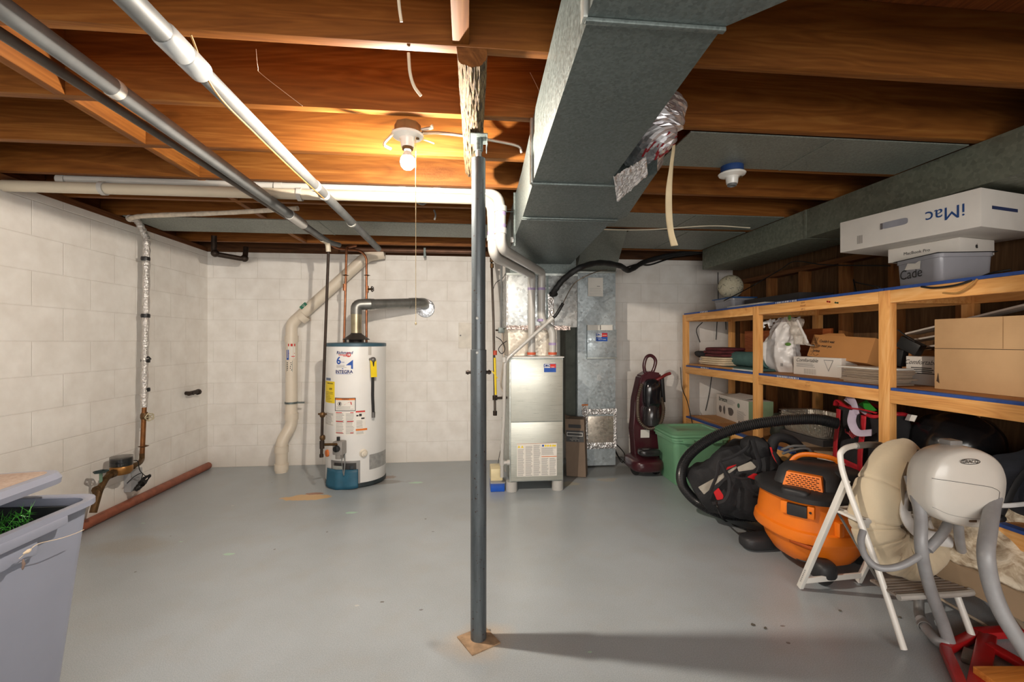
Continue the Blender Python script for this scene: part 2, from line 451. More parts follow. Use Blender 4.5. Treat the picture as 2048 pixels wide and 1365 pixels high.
for i in range(3, 11):
    y0, y1 = JY[i]+.0195, JY[i+1]-.0195
    tag(B().box(-1.50, -1.462, y0, y1, 2.1195, 2.355, .002).out('blocking_board', JOY), bl[i], 'blocking', 'blocking boards between the joists')
tag(B().box(-.045, .005, JY[3]+.0195, JY[4]-.0195, 2.125, 2.355, .002).out('blocking_board', JOY), 'blocking board at top centre above the near end of the bark log', 'blocking', 'blocking boards between the joists')
# sheet metal return pans nailed under the joists
def pan(x0, x1, y0, y1, lab):
    t = thing('return_air_pan', lab, 'sheet metal panel', ((x0+x1)/2, (y0+y1)/2, 2.115), 0, 'sheet metal pans under the joists')
    B().box(x0, x1, y0, y1, 2.113, 2.1185).out('panel', GALVD, t)
    B().box((x0+x1)/2, (x0+x1)/2+.012, y0, y1, 2.110, 2.1125).out('seam', GALVD, t)
pan(-2.45, .22, 3.47, 3.905, 'grey sheet metal pan across the joists left of the steel post near the back wall')
pan(.95, 2.28, 1.84, 2.20, 'large grey sheet metal pan on the right, nearest the viewer')
pan(.95, 2.28, 3.045, 3.42, 'narrow grey sheet metal pan on the right beyond the empty lampholder')
pan(1.30, 2.28, 3.50, 4.20, 'olive grey sheet metal pan on the right, closest to the back wall')
# right wall framing
for i, y in enumerate((1.06, 1.47, 1.87, 2.28, 2.69, 3.09, 3.50, 3.91, 4.31)):
    near = ['nearest', 'second', 'third', 'fourth', 'fifth', 'sixth', 'seventh', 'eighth', 'ninth'][i]
    tag(B().box(RX-.089, RX-.001, y-.019, y+.019, .04, 1.80, .001).out('wall_stud', STUD), near + ' upright wall stud behind the shelves counting from the viewer', 'stud', 'wall studs behind the shelves')
tag(B().box(RX-.089, RX-.001, .5, 4.59, 1.801, 1.84).out('trim_5', DARKWY), 'brown top plate over the wall studs', 'top plate', kind='structure')
tag(B().box(RX-.089, RX-.001, .5, 4.59, .001, .039).out('trim_6', DARKWY), 'brown bottom plate under the wall studs', 'bottom plate', kind='structure')
# rust red pipe along the foot of the left wall
RUST = M('rust_red_paint', (150,84,60), .45, 0, .3, 14, .2)
tag(B().tube([(LX+.035, -.5, .033), (LX+.035, 1.6, .033), (LX+.035, 4.55, .033)], .032, 14).out('floor_pipe', RUST), 'rust red painted pipe lying along the foot of the left wall', 'pipe')
# access plate on back wall
pt = thing('wall_patch_plate', 'square white painted access plate on the back wall just left of the steel post', 'access plate', P(930, 700, Y=BY)-Vector((0,0,.13)))
a, c2 = P(917, 697, Y=BY-.01), P(952, 646, Y=BY-.01)
B().box(a.x, c2.x, BY-.012, BY-.001, a.z, c2.z, .003).out('plate', M('matte_white', (232,226,215), .7), pt)
B().cyl((a.x+.02, BY-.016, (a.z+c2.z)/2), (a.x+.02, BY-.011, (a.z+c2.z)/2), .008).out('latch', STEEL, pt)
# ------------------------------------------------------------ light fixtures
def lampholder(name, lab, x, y, lit):
    t = thing(name, lab, 'light fixture', (x, y, 2.1185))
    boxm = M('dusty_box', (150,110,70), .6, .2, .3) if lit else M('blue_box', (40,72,130), .5)
    zt = 2.1185
    B().lathe([(0, zt), (.052, zt), (.054, zt-.004), (.054, zt-.034), (.050, zt-.038), (0, zt-.038)], (x, y, 0), seg=8 if lit else 20).out('junction_box', boxm, t)
    por = M('porcelain', (240,238,232), .25, 0, .04, coat=.4)
    z = zt-.039
    B().lathe([(0, z), (.060, z), (.066, z-.005), (.062, z-.012), (.034, z-.020), (.030, z-.026), (.028, z-.050), (.026, z-.056), (.022, z-.056), (.021, z-.04), (0, z-.04)], (x, y, 0), seg=32).out('porcelain_holder', por, t)
    sk = B().lathe([(.0225, z-.053), (.0225, z-.066), (.018, z-.068), (.0175, z-.05)], (x, y, 0), seg=20); sk.out('socket_shell', BRONZE if lit else STEEL, t)
    B().lathe([(0, .0), (.006, .001), (.008, .006), (.004, .008), (0, .008)], (x+.042, y-.01, z-.018), (0,0,-1), 10).out('screw', BRONZE, t)
    return t, z
lamp, z = lampholder('bulb_light_fixture', 'white porcelain ceiling lampholder with a lit bare bulb', BULB[0], BULB[1], True)
glow = NT('lit_bulb'); e = glow.n('Emission'); e.inputs[0].default_value = (1, .885, .75, 1); e.inputs[1].default_value = BULB_STRENGTH
glow.l(e.outputs[0], glow.t.nodes['Material Output'].inputs[0])
fr = NT('frosted_bulb_glass'); tr = fr.n('BsdfTransparent'); em = fr.n('Emission'); em.inputs[0].default_value = (1, .9, .78, 1); em.inputs[1].default_value = 40
mx = fr.n('MixShader'); mx.inputs[0].default_value = .12; fr.l(tr.outputs[0], mx.inputs[1]); fr.l(em.outputs[0], mx.inputs[2]); fr.l(mx.outputs[0], fr.t.nodes['Material Output'].inputs[0])
gb = B().lathe([(.0135, -.066+z), (.0145, -.078+z), (.020, -.088+z), (.0285, -.103+z), (.031, -.118+z), (.0275, -.134+z), (.017, -.146+z), (0, -.150+z)], (BULB[0], BULB[1], 0), seg=24).out('bulb', fr.m, lamp)
B().lathe([(.012, -.060+z), (.0135, -.072+z), (.0195, -.086+z), (.0255, -.098+z), (.0245, -.100+z), (0, -.100+z)], (BULB[0], BULB[1], 0), seg=24).out('bulb_light_shield', M('bulb_collar', (236,232,224), .5), gb)  # opaque collar added to block the core's upward light onto the joists
B().blob((BULB[0], BULB[1], z-.120), (.026, .026, .026), 16, 12).out('glowing_core', glow.m, gb)
b = B(); cz0, cz1 = z-.02, P(831, 648, d=1.88).z; cx, cy = BULB[0]+.036, BULB[1]-.022
k = 0; zz = cz0
while zz > cz1: b.lathe([(0, .0022), (.0016, .001), (.0016, -.001), (0, -.0022)], (cx, cy, zz), seg=6); zz -= .0052
b.tube([(cx, cy, cz0), (cx, cy, cz1)], .0007, 5); b.lathe([(0, .006), (.004, .003), (.004, -.004), (0, -.007)], (cx, cy, cz1), seg=10)
b.out('pull_chain', M('pull_chain', (210,190,150), .4, .5), lamp)
lampholder('empty_lampholder', 'white porcelain lampholder without a bulb on a blue box, right of the duct', *P(1464, 348, Z=2.075)[:2], False)
# armoured cables leaving the lit fixture
def flex(name, pts, r, lab, mat, cat='cable', ridge=True, n=10, grp=None):
    c = curve(pts, n); b = B()
    if ridge:
        L = sum((q-p).length for p, q in zip(c, c[1:])); m = max(12, int(L/.004)); pp = []; acc = 0
        # resample
        ts = [0]
        for p, q in zip(c, c[1:]): ts.append(ts[-1]+(q-p).length)
        j = 0
        for i in range(m+1):
            s = L*i/m
            while j < len(ts)-2 and ts[j+1] < s: j += 1
            f = (s-ts[j])/max(1e-9, ts[j+1]-ts[j]); pp.append(c[j].lerp(c[j+1], min(1, f)))
        b.tube(pp, [r*(1 if i % 2 else .86) for i in range(m+1)], 8)
    else: b.tube(c, r, 8)
    o = b.out(name, mat); tag(o, lab, cat, grp); return o
bx, by = BULB[0], BULB[1]
ARM = M('armoured_cable', (206,196,184), .4, .5)
flex('armoured_cable', [(bx+.056, by, 2.10), (bx+.10, by-.01, 2.105), P(862, 250, d=1.86)], .0075, 'short armoured cable rising from the lit lampholder', ARM)
flex('armoured_cable', [(bx+.056, by+.02, 2.095), P(880, 266, d=1.98), P(930, 272, d=2.08), P(985, 281, d=2.14), P(1035, 292, d=2.17), (.262, 2.16, 2.13)], .0075, 'long armoured cable from the lit lampholder towards the big duct', ARM)
flex('white_cable', [(bx-.056, by-.01, 2.09), P(785, 268, d=1.84), P(768, 288, d=1.82), P(782, 298, d=1.84)], .0055, 'curled white cable stub on the left of the lit lampholder', WIRE, ridge=False)
flex('white_cable', [(bx+.05, by+.028, 2.075), P(855, 282, d=1.93), P(868, 287, d=1.95)], .003, 'thin wire stub at the right of the lit lampholder', WIRE, ridge=False)
flex('white_cable', [(P(795,-60,d=1.2)), P(797, -5, d=1.22), P(800, 25, d=1.24), P(803, 44, d=1.25)], .0045, 'cut white cable hanging at the top of the picture', WIRE, ridge=False)
flex('white_cable', [(P(817,106,d=1.392)), P(820, 145, d=1.40), P(828, 172, d=1.42), P(842, 192, d=1.43)], .0050, 'cut white cable hanging between the nearest joist and the lit bulb', WIRE, ridge=False)
flex('white_cable', [(P(828,395,d=2.7)), P(832, 404, d=2.7), P(845, 409, d=2.72), P(853, 405, d=2.72)], .006, 'grey cable loop hanging behind the vent pipes below the bulb', M('grey_cable', (120,120,118), .5), ridge=False)
flex('white_cable', [(P(868,420,d=3.1)), P(871, 430, d=3.1), P(869, 440, d=3.1)], .006, 'short dark cable stub hanging left of the steel post', M('grey_cable', (120,120,118), .5), ridge=False)
# cobwebs
COB = M('cobweb', (214,196,170), .8)
for i, (pts, d) in enumerate([([(190,62),(200,25),(215,16),(245,17)],1.35), ([(512,98),(516,135),(525,150),(605,212)],1.62), ([(400,215),(410,228),(400,245),(388,255)],2.1), ([(1060,145),(1075,175),(1085,200)],1.7)]):
    c = curve([P(x, y, d=d+.02*k) for k, (x, y) in enumerate(pts)], 6)
    tag(B().tube(c, .0009, 4).out('cobweb_strand', COB), ['cobweb strand on the nearest joist at upper left', 'long cobweb strand below the nearest joist, left of the bulb', 'cobweb strand between the two steel conduits', 'cobweb strand beside the big duct'][i], 'cobweb', 'cobweb strands')
# ------------------------------------------------------------ bark log + adjustable post
t = NT('bark'); v = t.coord((70,7,70)); n = t.noise(v, 2.2, 6, .65, .8); vv = t.coord((60,6,60)); nb = t.noise(vv, 1.5, 4)
t.l(t.ramp(n, [(.40, lin((58,40,22))), (.47, lin((132,102,64))), (.60, lin((176,148,106)))]), t.b.inputs['Base Color'])
t.b.inputs['Roughness'].default_value = .85; t.bump(t.math('ADD', n, t.math('MULTIPLY', nb, .4)), 1.0, .035)
BARK = t.m
log = thing('bark_log_beam', 'rough bark covered half log wedged between the joists and the steel post', 'beam', (.03, 1.86, 2.04))
def logf(u, v):
    y = 1.385 + u*(2.33-1.385); a = PI*(v)
    wdt = .046 - .004*u; dep = .058
    q = noise.noise(Vector((v*7, y*3, 1)))*.004 + noise.noise(Vector((v*26, y*9, 4)))*.005 + noise.noise(Vector((v*55, y*26, 8)))*.003
    x = .014 - .012*0 + .016*u; rr = 1+q*12
    return Vector((x - math.cos(a)*wdt*rr, y, 2.119 - (math.sin(a)**.55)*dep*rr))
b = B().grid(logf, 160, 60)
b.out('bark', BARK, log)
b = B(); pts = [logf(0, k/26) for k in range(27)]; b.bm.faces.new([b.bm.verts.new(p) for p in pts])
pts = [logf(1, k/26) for k in range(27)]; b.bm.faces.new([b.bm.verts.new(p) for p in pts])
b.out('sawn_end', wood('log_end', (84,48,20), (120,74,34), (150,98,50), 1, .8), log, smooth=False)
px_, py_ = .045, 1.845
post = thing('adjustable_steel_post', 'grey adjustable steel post standing in the middle of the floor', 'post', (px_, py_, 0))
PM = NT('post_paint'); v = PM.coord((8,8,1)); n = PM.noise(v, 3, 6, .7); v2 = PM.coord((1,1,1)); n2 = PM.noise(v2, 90, 3)
PM.l(PM.mix(PM.ramp(n2, [(.66, (0,0,0,1)), (.72, (1,1,1,1))]), PM.ramp(n, [(.35, lin((74,80,84))), (.7, lin((104,112,116)))]), lin((60,38,28))), PM.b.inputs['Base Color'])
PM.b.inputs['Metallic'].default_value = .35; PM.b.inputs['Roughness'].default_value = .32; PM.bump(n2, .15, .002)
zj = P(945, 700, d=1.84).z; zt = P(953, 318, d=1.84).z
B().lathe([(.0285, zj-.02), (.0285, zt), (.024, zt), (.024, zt-.02), (0, zt-.02)], (px_, py_, 0), seg=32).out('upper_tube', PM.m, post)
B().lathe([(0, .004), (.0325, .004), (.0325, zj), (.0288, zj+.001), (.0288, zj-.02)], (px_, py_, 0), seg=32).out('lower_tube', PM.m, post)
zs = 2.058
B().lathe([(.011, zt-.03), (.011, zs-.004), (0, zs-.004)], (px_, py_, 0), seg=16).out('screw_jack', M('worn_steel', (150,150,152), .4, .7), post)
br = B(); br.box(px_-.036, px_+.036, py_-.05, py_+.05, zs-.012, zs-.008, .001)
br.box(px_-.036, px_-.033, py_-.05, py_+.05, zs-.012, zs+.03); br.box(px_+.033, px_+.036, py_-.05, py_+.05, zs-.05, zs-.012)
br.cyl((px_, py_, zs-.06), (px_, py_, zs-.012), .018)
br.out('top_bracket', GALV, post)
zb = P(957, 745, d=1.84).z
bb = B().tube([(px_-.052, py_, zb), (px_+.052, py_, zb)], .0065, 10)
for s in (-1, 1): bb.lathe([(0, 0), (.010, 0), (.010, .007), (0, .007)], (px_+s*.040, py_, zb), (s, 0, 0), 6)
bb.out('cross_bolt', IRON, post)
for yy in (637, 706):
    zc = P(950, yy, d=1.82).z
    B().lathe([(0, .0005), (.0045, .0005), (.006, 0)], (px_-.006, py_-(.0288 if yy < 700 else .0325), zc), (0, -1, 0), 14).out('locking_pin', M('bright_pin', (150,150,146), .4, .5), post)
bp = B().obox((px_+.0, py_-.01, .003), (.13, .13, .006), math.radians(28), bev=.002)
bp.out('base_plate', M('rusty_plate', (168,140,110), .8, .1, .35, 30, .3), post)
# ------------------------------------------------------------ long overhead conduits
ZC = 1.998
cA = thing('overhead_steel_pipe', 'grey steel pipe running from the top left corner of the picture towards the water heater', 'pipe', (-1.085, 2.2, ZC))
B().tube([(-1.08, -.6, ZC), (-1.08, 1.2, ZC), (-1.088, 2.9, ZC)], .0275, 18).out('pipe', STEEL, cA)
B().tube([(-1.088, 2.88, ZC), (-1.09, 3.12, ZC)], .031, 18).out('white_coupling', PVC, cA)
B().tube(bend([(-1.09, 3.10, ZC), (-1.09, 3.70, ZC+.004), (-1.06, 3.86, ZC+.02)], .05), .020, 14).out('end_pipe', STEEL, cA)
for yy in (.92, 1.5): B().lathe([(.028, -.015), (.030, -.01), (.030, .01), (.028, .015)], (-1.082, yy, ZC), (0,1,0), 18).out('tape_band', M('tape_grey', (200,198,190), .6), cA)
cB = thing('overhead_steel_pipe', 'grey jointed steel pipe running overhead next to the bulb, ending above the copper pipes', 'pipe', (-.765, 2.2, ZC))
B().tube([(-.765, -.6, ZC), (-.765, 1.24, ZC)], .0285, 18).out('pipe', STEEL, cB)
B().tube([(-.765, 1.36, ZC), (-.75, 3.90, ZC+.004)], .0245, 18).out('pipe', STEEL, cB)
B().lathe([(.0288, -.09), (.032, -.08), (.032, -.005), (.030, .0), (.032, .005), (.032, .08), (.026, .09)], (-.765, 1.30, ZC), (0,1,0), 20).out('coupling', M('pipe_coupling', (196,200,202), .35, .4), cB)
for yy in (2.34, 2.48, 3.05): B().lathe([(.0245, -.014), (.0285, -.011), (.0285, .011), (.0245, .014)], (-.760, yy, ZC), (0,1,0), 18).out('joint_ring', M('tape_grey', (200,198,190), .6), cB)
flex('brown_wire', [(-.735, 1.28, ZC+.04), (-.75, 1.42, ZC-.03), (-.755, 1.7, ZC-.036), (-.755, 2.1, ZC-.034), (-.75, 2.45, ZC-.03)], .003, 'thin cable sagging along the jointed steel pipe beside the bulb', M('tan_cable', (176,130,70), .6), ridge=False)
cC = thing('black_gas_pipe', 'dark iron gas pipe running overhead and dropping beside the water heater', 'pipe', (-1.10, 3.68, .2))
ZG = 1.995
top = P(648, 482, Z=ZG)
gx = P(657, 520, Y=top.y+.07)
g1 = P(645, 828, Y=top.y+.05); g2 = P(643, 912, Y=top.y+.04); GY = top.y+.05
n0 = P(0, 66, Z=ZG)
B().tube([n0+(n0-top)*.8, n0, top], .0150, 14).out('overhead_run', M('dull_iron', (96,86,78), .5, .5, .3), cC)
B().tube(bend([top-Vector((0,.05,0)), top+Vector((.01,.06,0)), (gx.x, gx.y, top.z-.07)], .05), .019, 14).out('elbow', PVCY, cC)
B().tube([(gx.x, gx.y, top.z-.06), tuple(g1), tuple(g2)], .011, 12).out('riser', IRON, cC)
vb = B()
for yy in (830, 876): p = P(645, yy, Y=GY); vb.lathe([(0, -.02), (.015, -.02), (.022, -.008), (.022, .008), (.015, .02), (0, .02)], p, seg=10)
p = P(645, 829, Y=GY); vb.tube([p+Vector((-.032,0,.002)), p+Vector((.032,0,0))], .008, 8)
vb.out('union', BRONZE, cC)
p = P(644, 890, Y=GY); q = P(684, 889, Y=3.79)
B().tube([p+Vector((-.0,0,.03)), p, p-Vector((0,0,.03))], .018, 12).out('tee', IRON, cC)
B().tube([p, q], .011, 12).out('branch', BRONZE, cC)
p = P(643, 912, Y=GY); B().lathe([(0,-.012), (.016,-.012), (.016,.012), (0,.012)], p, seg=8).out('end_cap', IRON, cC)
# ------------------------------------------------------------ PVC pipes under the joists
v2 = thing('white_vent_pipe', 'thicker white plastic vent pipe from the left wall to the furnace, behind the thin one', 'pipe', (.15, 2.68, 1.1))
v1 = thing('white_vent_pipe', 'thin front white plastic vent pipe that turns down beside the duct to the furnace', 'pipe', (.18, 2.55, 1.1))
def band(p, r, name, mat, par, h=.012, axis=(0,0,1)): B().lathe([(0,-h), (r,-h), (r,h), (0,h)], p, axis, 20).out(name, mat, par)
y2, z2 = 2.665, 2.058
B().tube(bend([(LX+.02, y2, z2-.006), (.142, y2, z2), (.152, y2+.035, 1.86)], .07), .030, 18).out('pipe', PVCY, v2)
VY, FZ = 3.672, 1.097
X2, X1, X3 = P(1063, 640, Y=VY).x, P(1083, 600, Y=VY).x, P(1105, 700, Y=VY).x
ZE = P(1070, 549, Y=VY).z
f2, f1 = Vector((X2, VY, FZ)), Vector((X3, VY, FZ))
B().tube(bend([(.152, y2+.035, 1.87), (.152, y2+.035, 1.765), (.175, y2+.10, 1.735), (X2, VY-.02, ZE-.01), (X2, VY, ZE-.10), tuple(f2)], .045), .031, 18).out('lower_run', PVC, v2)
y1, z1 = 2.695, 2.108
ZJ = P(1083, 640, Y=VY).z
B().tube([(-2.2, y1, z1+.001), (.12, y1, z1)], .0205, 14).out('pipe', PVC, v1)
B().tube(bend([(.08, y1, z1-.004), (.180, y1-.02, z1-.02), (.193, 2.63, 1.99), (.193, 2.63, 1.80), (.215, 2.68, 1.765), (X1, VY-.02, ZE+.015), (X1, VY, ZE-.08), (X1, VY, ZJ), (X3, VY, ZJ-.085), tuple(f1)], .05), .031, 18).out('lower_run', PVC, v1)
for (q, pr) in (((.193,2.63,P(1001,428,d=2.63).z), v1), ((.193,2.63,P(1001,452,d=2.63).z), v1), ((.152,y2+.035,P(986,430,d=2.66).z), v2), ((.152,y2+.035,P(986,464,d=2.66).z), v2), ((X1,VY,P(0,566,Y=VY).z), v1), ((X1,VY,P(0,636,Y=VY).z), v1), ((X2,VY,P(0,566,Y=VY).z), v2), ((X3,VY,P(0,689,Y=VY).z), v1)):
    band(q, .0322, 'primer_band', PURP, pr, .010)
for (x, yy, zz, pr) in ((.193, 2.63, P(1001, 418, d=2.63).z, v1), (.193, 2.63, P(1001, 462, d=2.63).z, v1), (.152, y2+.035, P(986, 423, d=2.66).z, v2), (.152, y2+.035, P(986, 474, d=2.66).z, v2)):
    band((x, yy, zz), .036, 'socket', PVC, pr, .016)
for x, yy in ((f1.x, f1.y), (f2.x, f2.y)):
    band((x, yy, FZ+.02), .036, 'red_seal', M('red_sealant', (206,92,58), .6), v1 if x == f1.x else v2, .010)
for px, pp in ((207, v2), (600, v2)):
    q = P(px, 381, Y=y2); B().lathe([(.030,-.012), (.037,-.012), (.037,.012), (.030,.012)], (q.x, y2, z2-.004), (1,0,0), 20).out('hanger', PVC, pp)
for px in (125, 558, 805, 875):
    q = P(px, 376, Y=y1); B().lathe([(.0205,-.02), (.027,-.02), (.027,.02), (.0205,.02)], (q.x, y1, z1-.004), (1,0,0), 16).out('coupling', PVC, v1)
# foil wrapped water line along the ceiling and down the left wall
wl = thing('foil_wrapped_water_pipe', 'foil wrapped water pipe running down the left wall to the water meter', 'pipe', (-2.4, 3.55, .45))
cp = [P(628, 440, Z=2.07), P(622, 425, Z=2.085), P(600, 420, Z=2.085), P(560, 418, Z=2.085), P(400, 415, Z=2.085), P(282, 414, Z=2.088), P(272, 418, Z=2.075), P(270, 428, X=-2.39)]
tp = [Vector((-2.40, 3.52, 2.07)), P(273, 440, X=-2.40), P(290, 472, X=-2.40), P(293, 500, X=-2.40), P(291, 660, X=-2.40), P(288, 815, X=-2.40)]
a0 = P(604, 419, Z=2.09); 
pathc = [Vector((a0.x, 3.02-.0, 2.075)), Vector((-1.6, 3.18, 2.078)), Vector((-2.2, 3.33, 2.082)), Vector((-2.37, 3.42, 2.08))]
B().tube(curve(pathc + tp[1:2], 10), [.015 + .003*rnd.random() for _ in range(41)], 10).out('ceiling_run', M('white_wrap', (220,208,190), .8, 0, .2, 30, .5, 60), wl)
c = curve([Vector((-2.37, 3.42, 2.085))] + tp[1:], 12)
B().tube(c, [.023 + .003*math.sin(i*2.3) for i in range(len(c))], 12).out('foil_sleeve', FOILW, wl)
for yy in (518, 632, 722, 780):
    q = P(291, yy, X=-2.40); B().lathe([(0,-.014), (.028,-.014), (.030,0), (.028,.014), (0,.014)], q, seg=14).out('black_tape', BLACKP, wl)
    if yy == 722: B().tube(curve([q, q+Vector((.03,-.02,.03)), q+Vector((.05,-.02,.01))], 4), .006, 6).out('black_tape', BLACKP, wl)
q0, q1 = P(289, 815, X=-2.40), P(284, 918, X=-2.40)
B().tube([q0+Vector((0,0,.03)), q1], .0155, 12).out('copper_riser', M('dark_copper', (136,88,48), .45, .6, .35, 20), wl)
q = P(289, 833, X=-2.40)
vb = B().lathe([(0,-.03), (.02,-.03), (.026,-.01), (.026,.012), (.018,.03), (0,.03)], q, seg=12)
vb.tube([q, q+Vector((.055,-.035,.0))], .012, 10); vb.out('valve_body', BRONZE, wl)
def handwheel(c, ax, R, name, mat, par, sp=5):
    c, ax = Vector(c), Vector(ax).normalized(); a = ax.orthogonal().normalized(); bb_ = ax.cross(a); b = B()
    ring = [c + (a*math.cos(2*PI*k/30) + bb_*math.sin(2*PI*k/30))*R*(1+.10*math.cos(sp*2*PI*k/30)) for k in range(30)]
    b.tube(ring, R*.15, 8, closed=True)
    for k in range(sp): th = 2*PI*k/sp; b.tube([c, c+(a*math.cos(th)+bb_*math.sin(th))*R], R*.12, 6)
    b.lathe([(0,-R*.2), (R*.25,-R*.2), (R*.25,R*.2), (0,R*.2)], c, ax, 10)
    return b.out(name, mat, par)
handwheel(q+Vector((.062,-.04,0)), (.8,-.6,0), .026, 'valve_handle', M('pale_wheel', (190,180,150), .5, .3), wl)
q = P(287, 893, X=-2.40); B().lathe([(0,-.006), (.018,-.006), (.034,0), (.018,.006), (0,.006)], q, seg=14).out('clamp', BRONZE, wl)
mt = thing('water_meter', 'brass water meter with a black dial and clear cover on the left wall', 'water meter', P(242, 945, X=-2.36))
mc = P(243, 935, X=-2.37)
B().lathe([(0,-.045), (.05,-.045), (.062,-.03), (.064,0), (.058,.012), (0,.012)], mc, seg=28).out('brass_body', M('meter_brass', (166,118,62), .4, .6, .3), mt)
B().lathe([(0,.013), (.060,.013), (.062,.02), (.062,.036), (.05,.038), (.05,.062), (0,.062)], mc, seg=28).out('dial', BLACKP, mt)
B().lathe([(.064,.014), (.064,.075), (.0,.078)], mc, seg=28).out('clear_cover', M('clear_cover', (250,250,250), .08, 0, 0, trans=1), mt)
bt = B().tube(bend([mc+Vector((.0,.05,-.02)), mc+Vector((0,.17,-.02)), Vector((-2.40, q1.y-.0, q1.z-.005)), q1+Vector((0,0,.04))], .03), .017, 12)
bt.tube(bend([mc+Vector((.0,-.05,-.02)), mc+Vector((0,-.13,-.03)), mc+Vector((.01,-.20,-.09)), mc+Vector((.01,-.25,-.22))], .03), .020, 12)
for dy, dz in ((-.085,-.022), (.085,-.02), (-.20,-.09)): bt.lathe([(0,-.015), (.028,-.015), (.028,.015), (0,.015)], mc+Vector((0,dy,dz)), (0,1,0), 8)
bt.out('fittings', BRONZE, mt)
hv = mc+Vector((.0,-.175,.0)); B().cyl(hv-Vector((0,0,.06)), hv+Vector((0,0,.015)), .009).out('stem', M('green_stem', (120,150,130), .5, .3), mt)
handwheel(hv+Vector((0,0,.02)), (0,0,1), .034, 'valve_handle', M('dark_teal_wheel', (40,60,62), .5, .3), mt)
cb = thing('grey_meter_box', 'small grey box on the left wall below the water meter', 'box', P(268, 985, X=-2.47))
a = P(259, 985, X=-2.45); c2 = P(282, 935, X=-2.45)
B().box(LX+.001, LX+.05, a.y, c2.y, a.z, c2.z, .004).out('body', M('grey_box', (170,172,176), .45), cb)
wc = thing('coiled_black_cable', 'coil of thin black cable hanging below the water meter', 'cable', P(285, 968, X=-2.40))
qc = P(285, 966, X=-2.39)
b = B()
for k in range(7):
    r_ = random.Random(k); pts = []
    for i in range(16):
        th = 2*PI*i/16; pts.append(qc + Vector((.012*r_.uniform(-1,1), math.cos(th)*.075, math.sin(th)*.018 + math.cos(th)*.028 + .008*r_.uniform(-1,1))))
    b.tube(curve(pts, 3, True), .003, 6, closed=True)
b.lathe([(0,-.012), (.024,-.012), (.024,.012), (0,.012)], qc, (0,1,.4), 12); b.out('coil', WIREB, wc)
B().tube(curve([mc+Vector((.03,.06,.03)), mc+Vector((.03,.11,.01)), mc+Vector((.03,.13,-.06)), qc+Vector((.0,.04,.03))], 8), .003, 6).out('lead', WIREB, wc)
B().tube(curve([qc+Vector((0,-.02,.01)), qc+Vector((0,.0,.07)), qc+Vector((0,-.08,.07)), qc+Vector((-.03,-.11,.03))], 8), .003, 6).out('lead', WIREB, wc)
# capped stub
st = thing('capped_pipe_stub', 'black capped pipe stub poking out of the left wall near the corner', 'pipe', P(378, 792, X=LX+.01))
p = P(378, 787, X=LX+.03)
b = B().tube([(LX+.001, p.y, p.z), (LX+.07, p.y, p.z)], .016, 12).tube([(LX+.05, p.y-.04, p.z), (LX+.05, p.y+.1, p.z+.004)], .019, 12); b.out('stub', IRON, st)
B().lathe([(0,-.012), (.026,-.012), (.026,.012), (0,.012)], (LX+.05, p.y+.10, p.z), (0,1,0), 8).out('cap', IRON, st)
# dark pipe loop at top of back left
dl = thing('iron_pipe_loop', 'black iron pipe dipping below the joists in the back left corner', 'pipe', (-2.2, 4.2, 1.98))
B().tube(bend([P(428, 472, Y=4.15), P(428, 508, Y=4.15), P(490, 519, Y=4.3), P(492, 495, Y=4.34)], .04), .022, 14).out('pipe', IRON, dl)
for a in ((430, 507, 4.15), (489, 517, 4.3)): q = P(a[0], a[1], Y=a[2]); B().blob(q, (.065,.065,.065), 14, 10).out('elbow_fitting', IRON, dl)
# iron pipe along the back under joists
bp_ = thing('back_iron_pipe', 'dark horizontal iron pipe at the top of the back wall', 'pipe', (-.3, 4.42, 2.06))
B().tube([(-1.2, 4.42, 2.093), (.12, 4.42, 2.093)], .022, 14).out('pipe', M('brown_iron', (110,78,60), .5, .4, .3), bp_)
B().box(-.42, -.40, 4.395, 4.445, 2.03, 2.118).out('strap_hanger', GALV, bp_)
# ------------------------------------------------------------ cream drain stack
dr = thing('cream_drain_pipe', 'cream plastic drain pipe standing left of the water heater and slanting up behind it', 'pipe', P(563, 955, Z=0))
b0 = P(563, 945, Z=.0); r = .053
DPV = M('drain_pvc', (224,212,194), .35, 0, .05, 6)
pa = [Vector((b0.x, b0.y, .0)), Vector((b0.x, b0.y, .285)), P(582, 838, Y=4.45), P(583, 648, Y=4.45), P(735, 512, Y=4.46), Vector((-.80, 4.46, 2.07))]
pa[2].x = P(583, 700, Y=4.45).x; pa[2].z = .415
B().tube(bend(pa, .05, 5), r, 22).out('pipe', DPV, dr)
for (p, ax) in ((Vector((b0.x, b0.y, .05)), (0,0,1)), (Vector((b0.x, b0.y, .215)), (0,0,1)), (Vector((pa[2].x, 4.45, .505)), (0,0,1)), (Vector((pa[3].x, 4.45, 1.24)), (0,0,1)), (P(606, 634, Y=4.45), pa[4]-pa[3])):
    B().lathe([(.0535,-.03), (.060,-.03), (.061,.03), (.0535,.03)], p, ax, 22).out('socket', DPV, dr)
q = P(583, 806, Y=4.44)
B().lathe([(.053,-.009), (.058,-.009), (.058,.009), (.053,.009)], (pa[3].x, 4.445, q.z), seg=22).box(pa[3].x+.05, pa[3].x+.12, 4.44, 4.446, q.z-.008, q.z+.008).out('metal_clamp', GALV, dr)
def cylmap(cx, cy, R, a0): return lambda u, v: Vector((cx + R*math.sin(a0 + u/R), cy - R*math.cos(a0 + u/R), v))
cm = cylmap(pa[3].x, 4.45, r+.0015, math.radians(19))
def zat(py, y=4.42, px=583): return P(px, py, Y=y).z
rects([(-.03, .035, zat(665+28), zat(660+28))], cm, 'red_label', REDI, dr)
rects([(-.028, .032, zat(717), zat(693))], cm, 'label_paper', PAPER, dr)
cm2 = cylmap(pa[3].x, 4.45, r+.0022, math.radians(19))
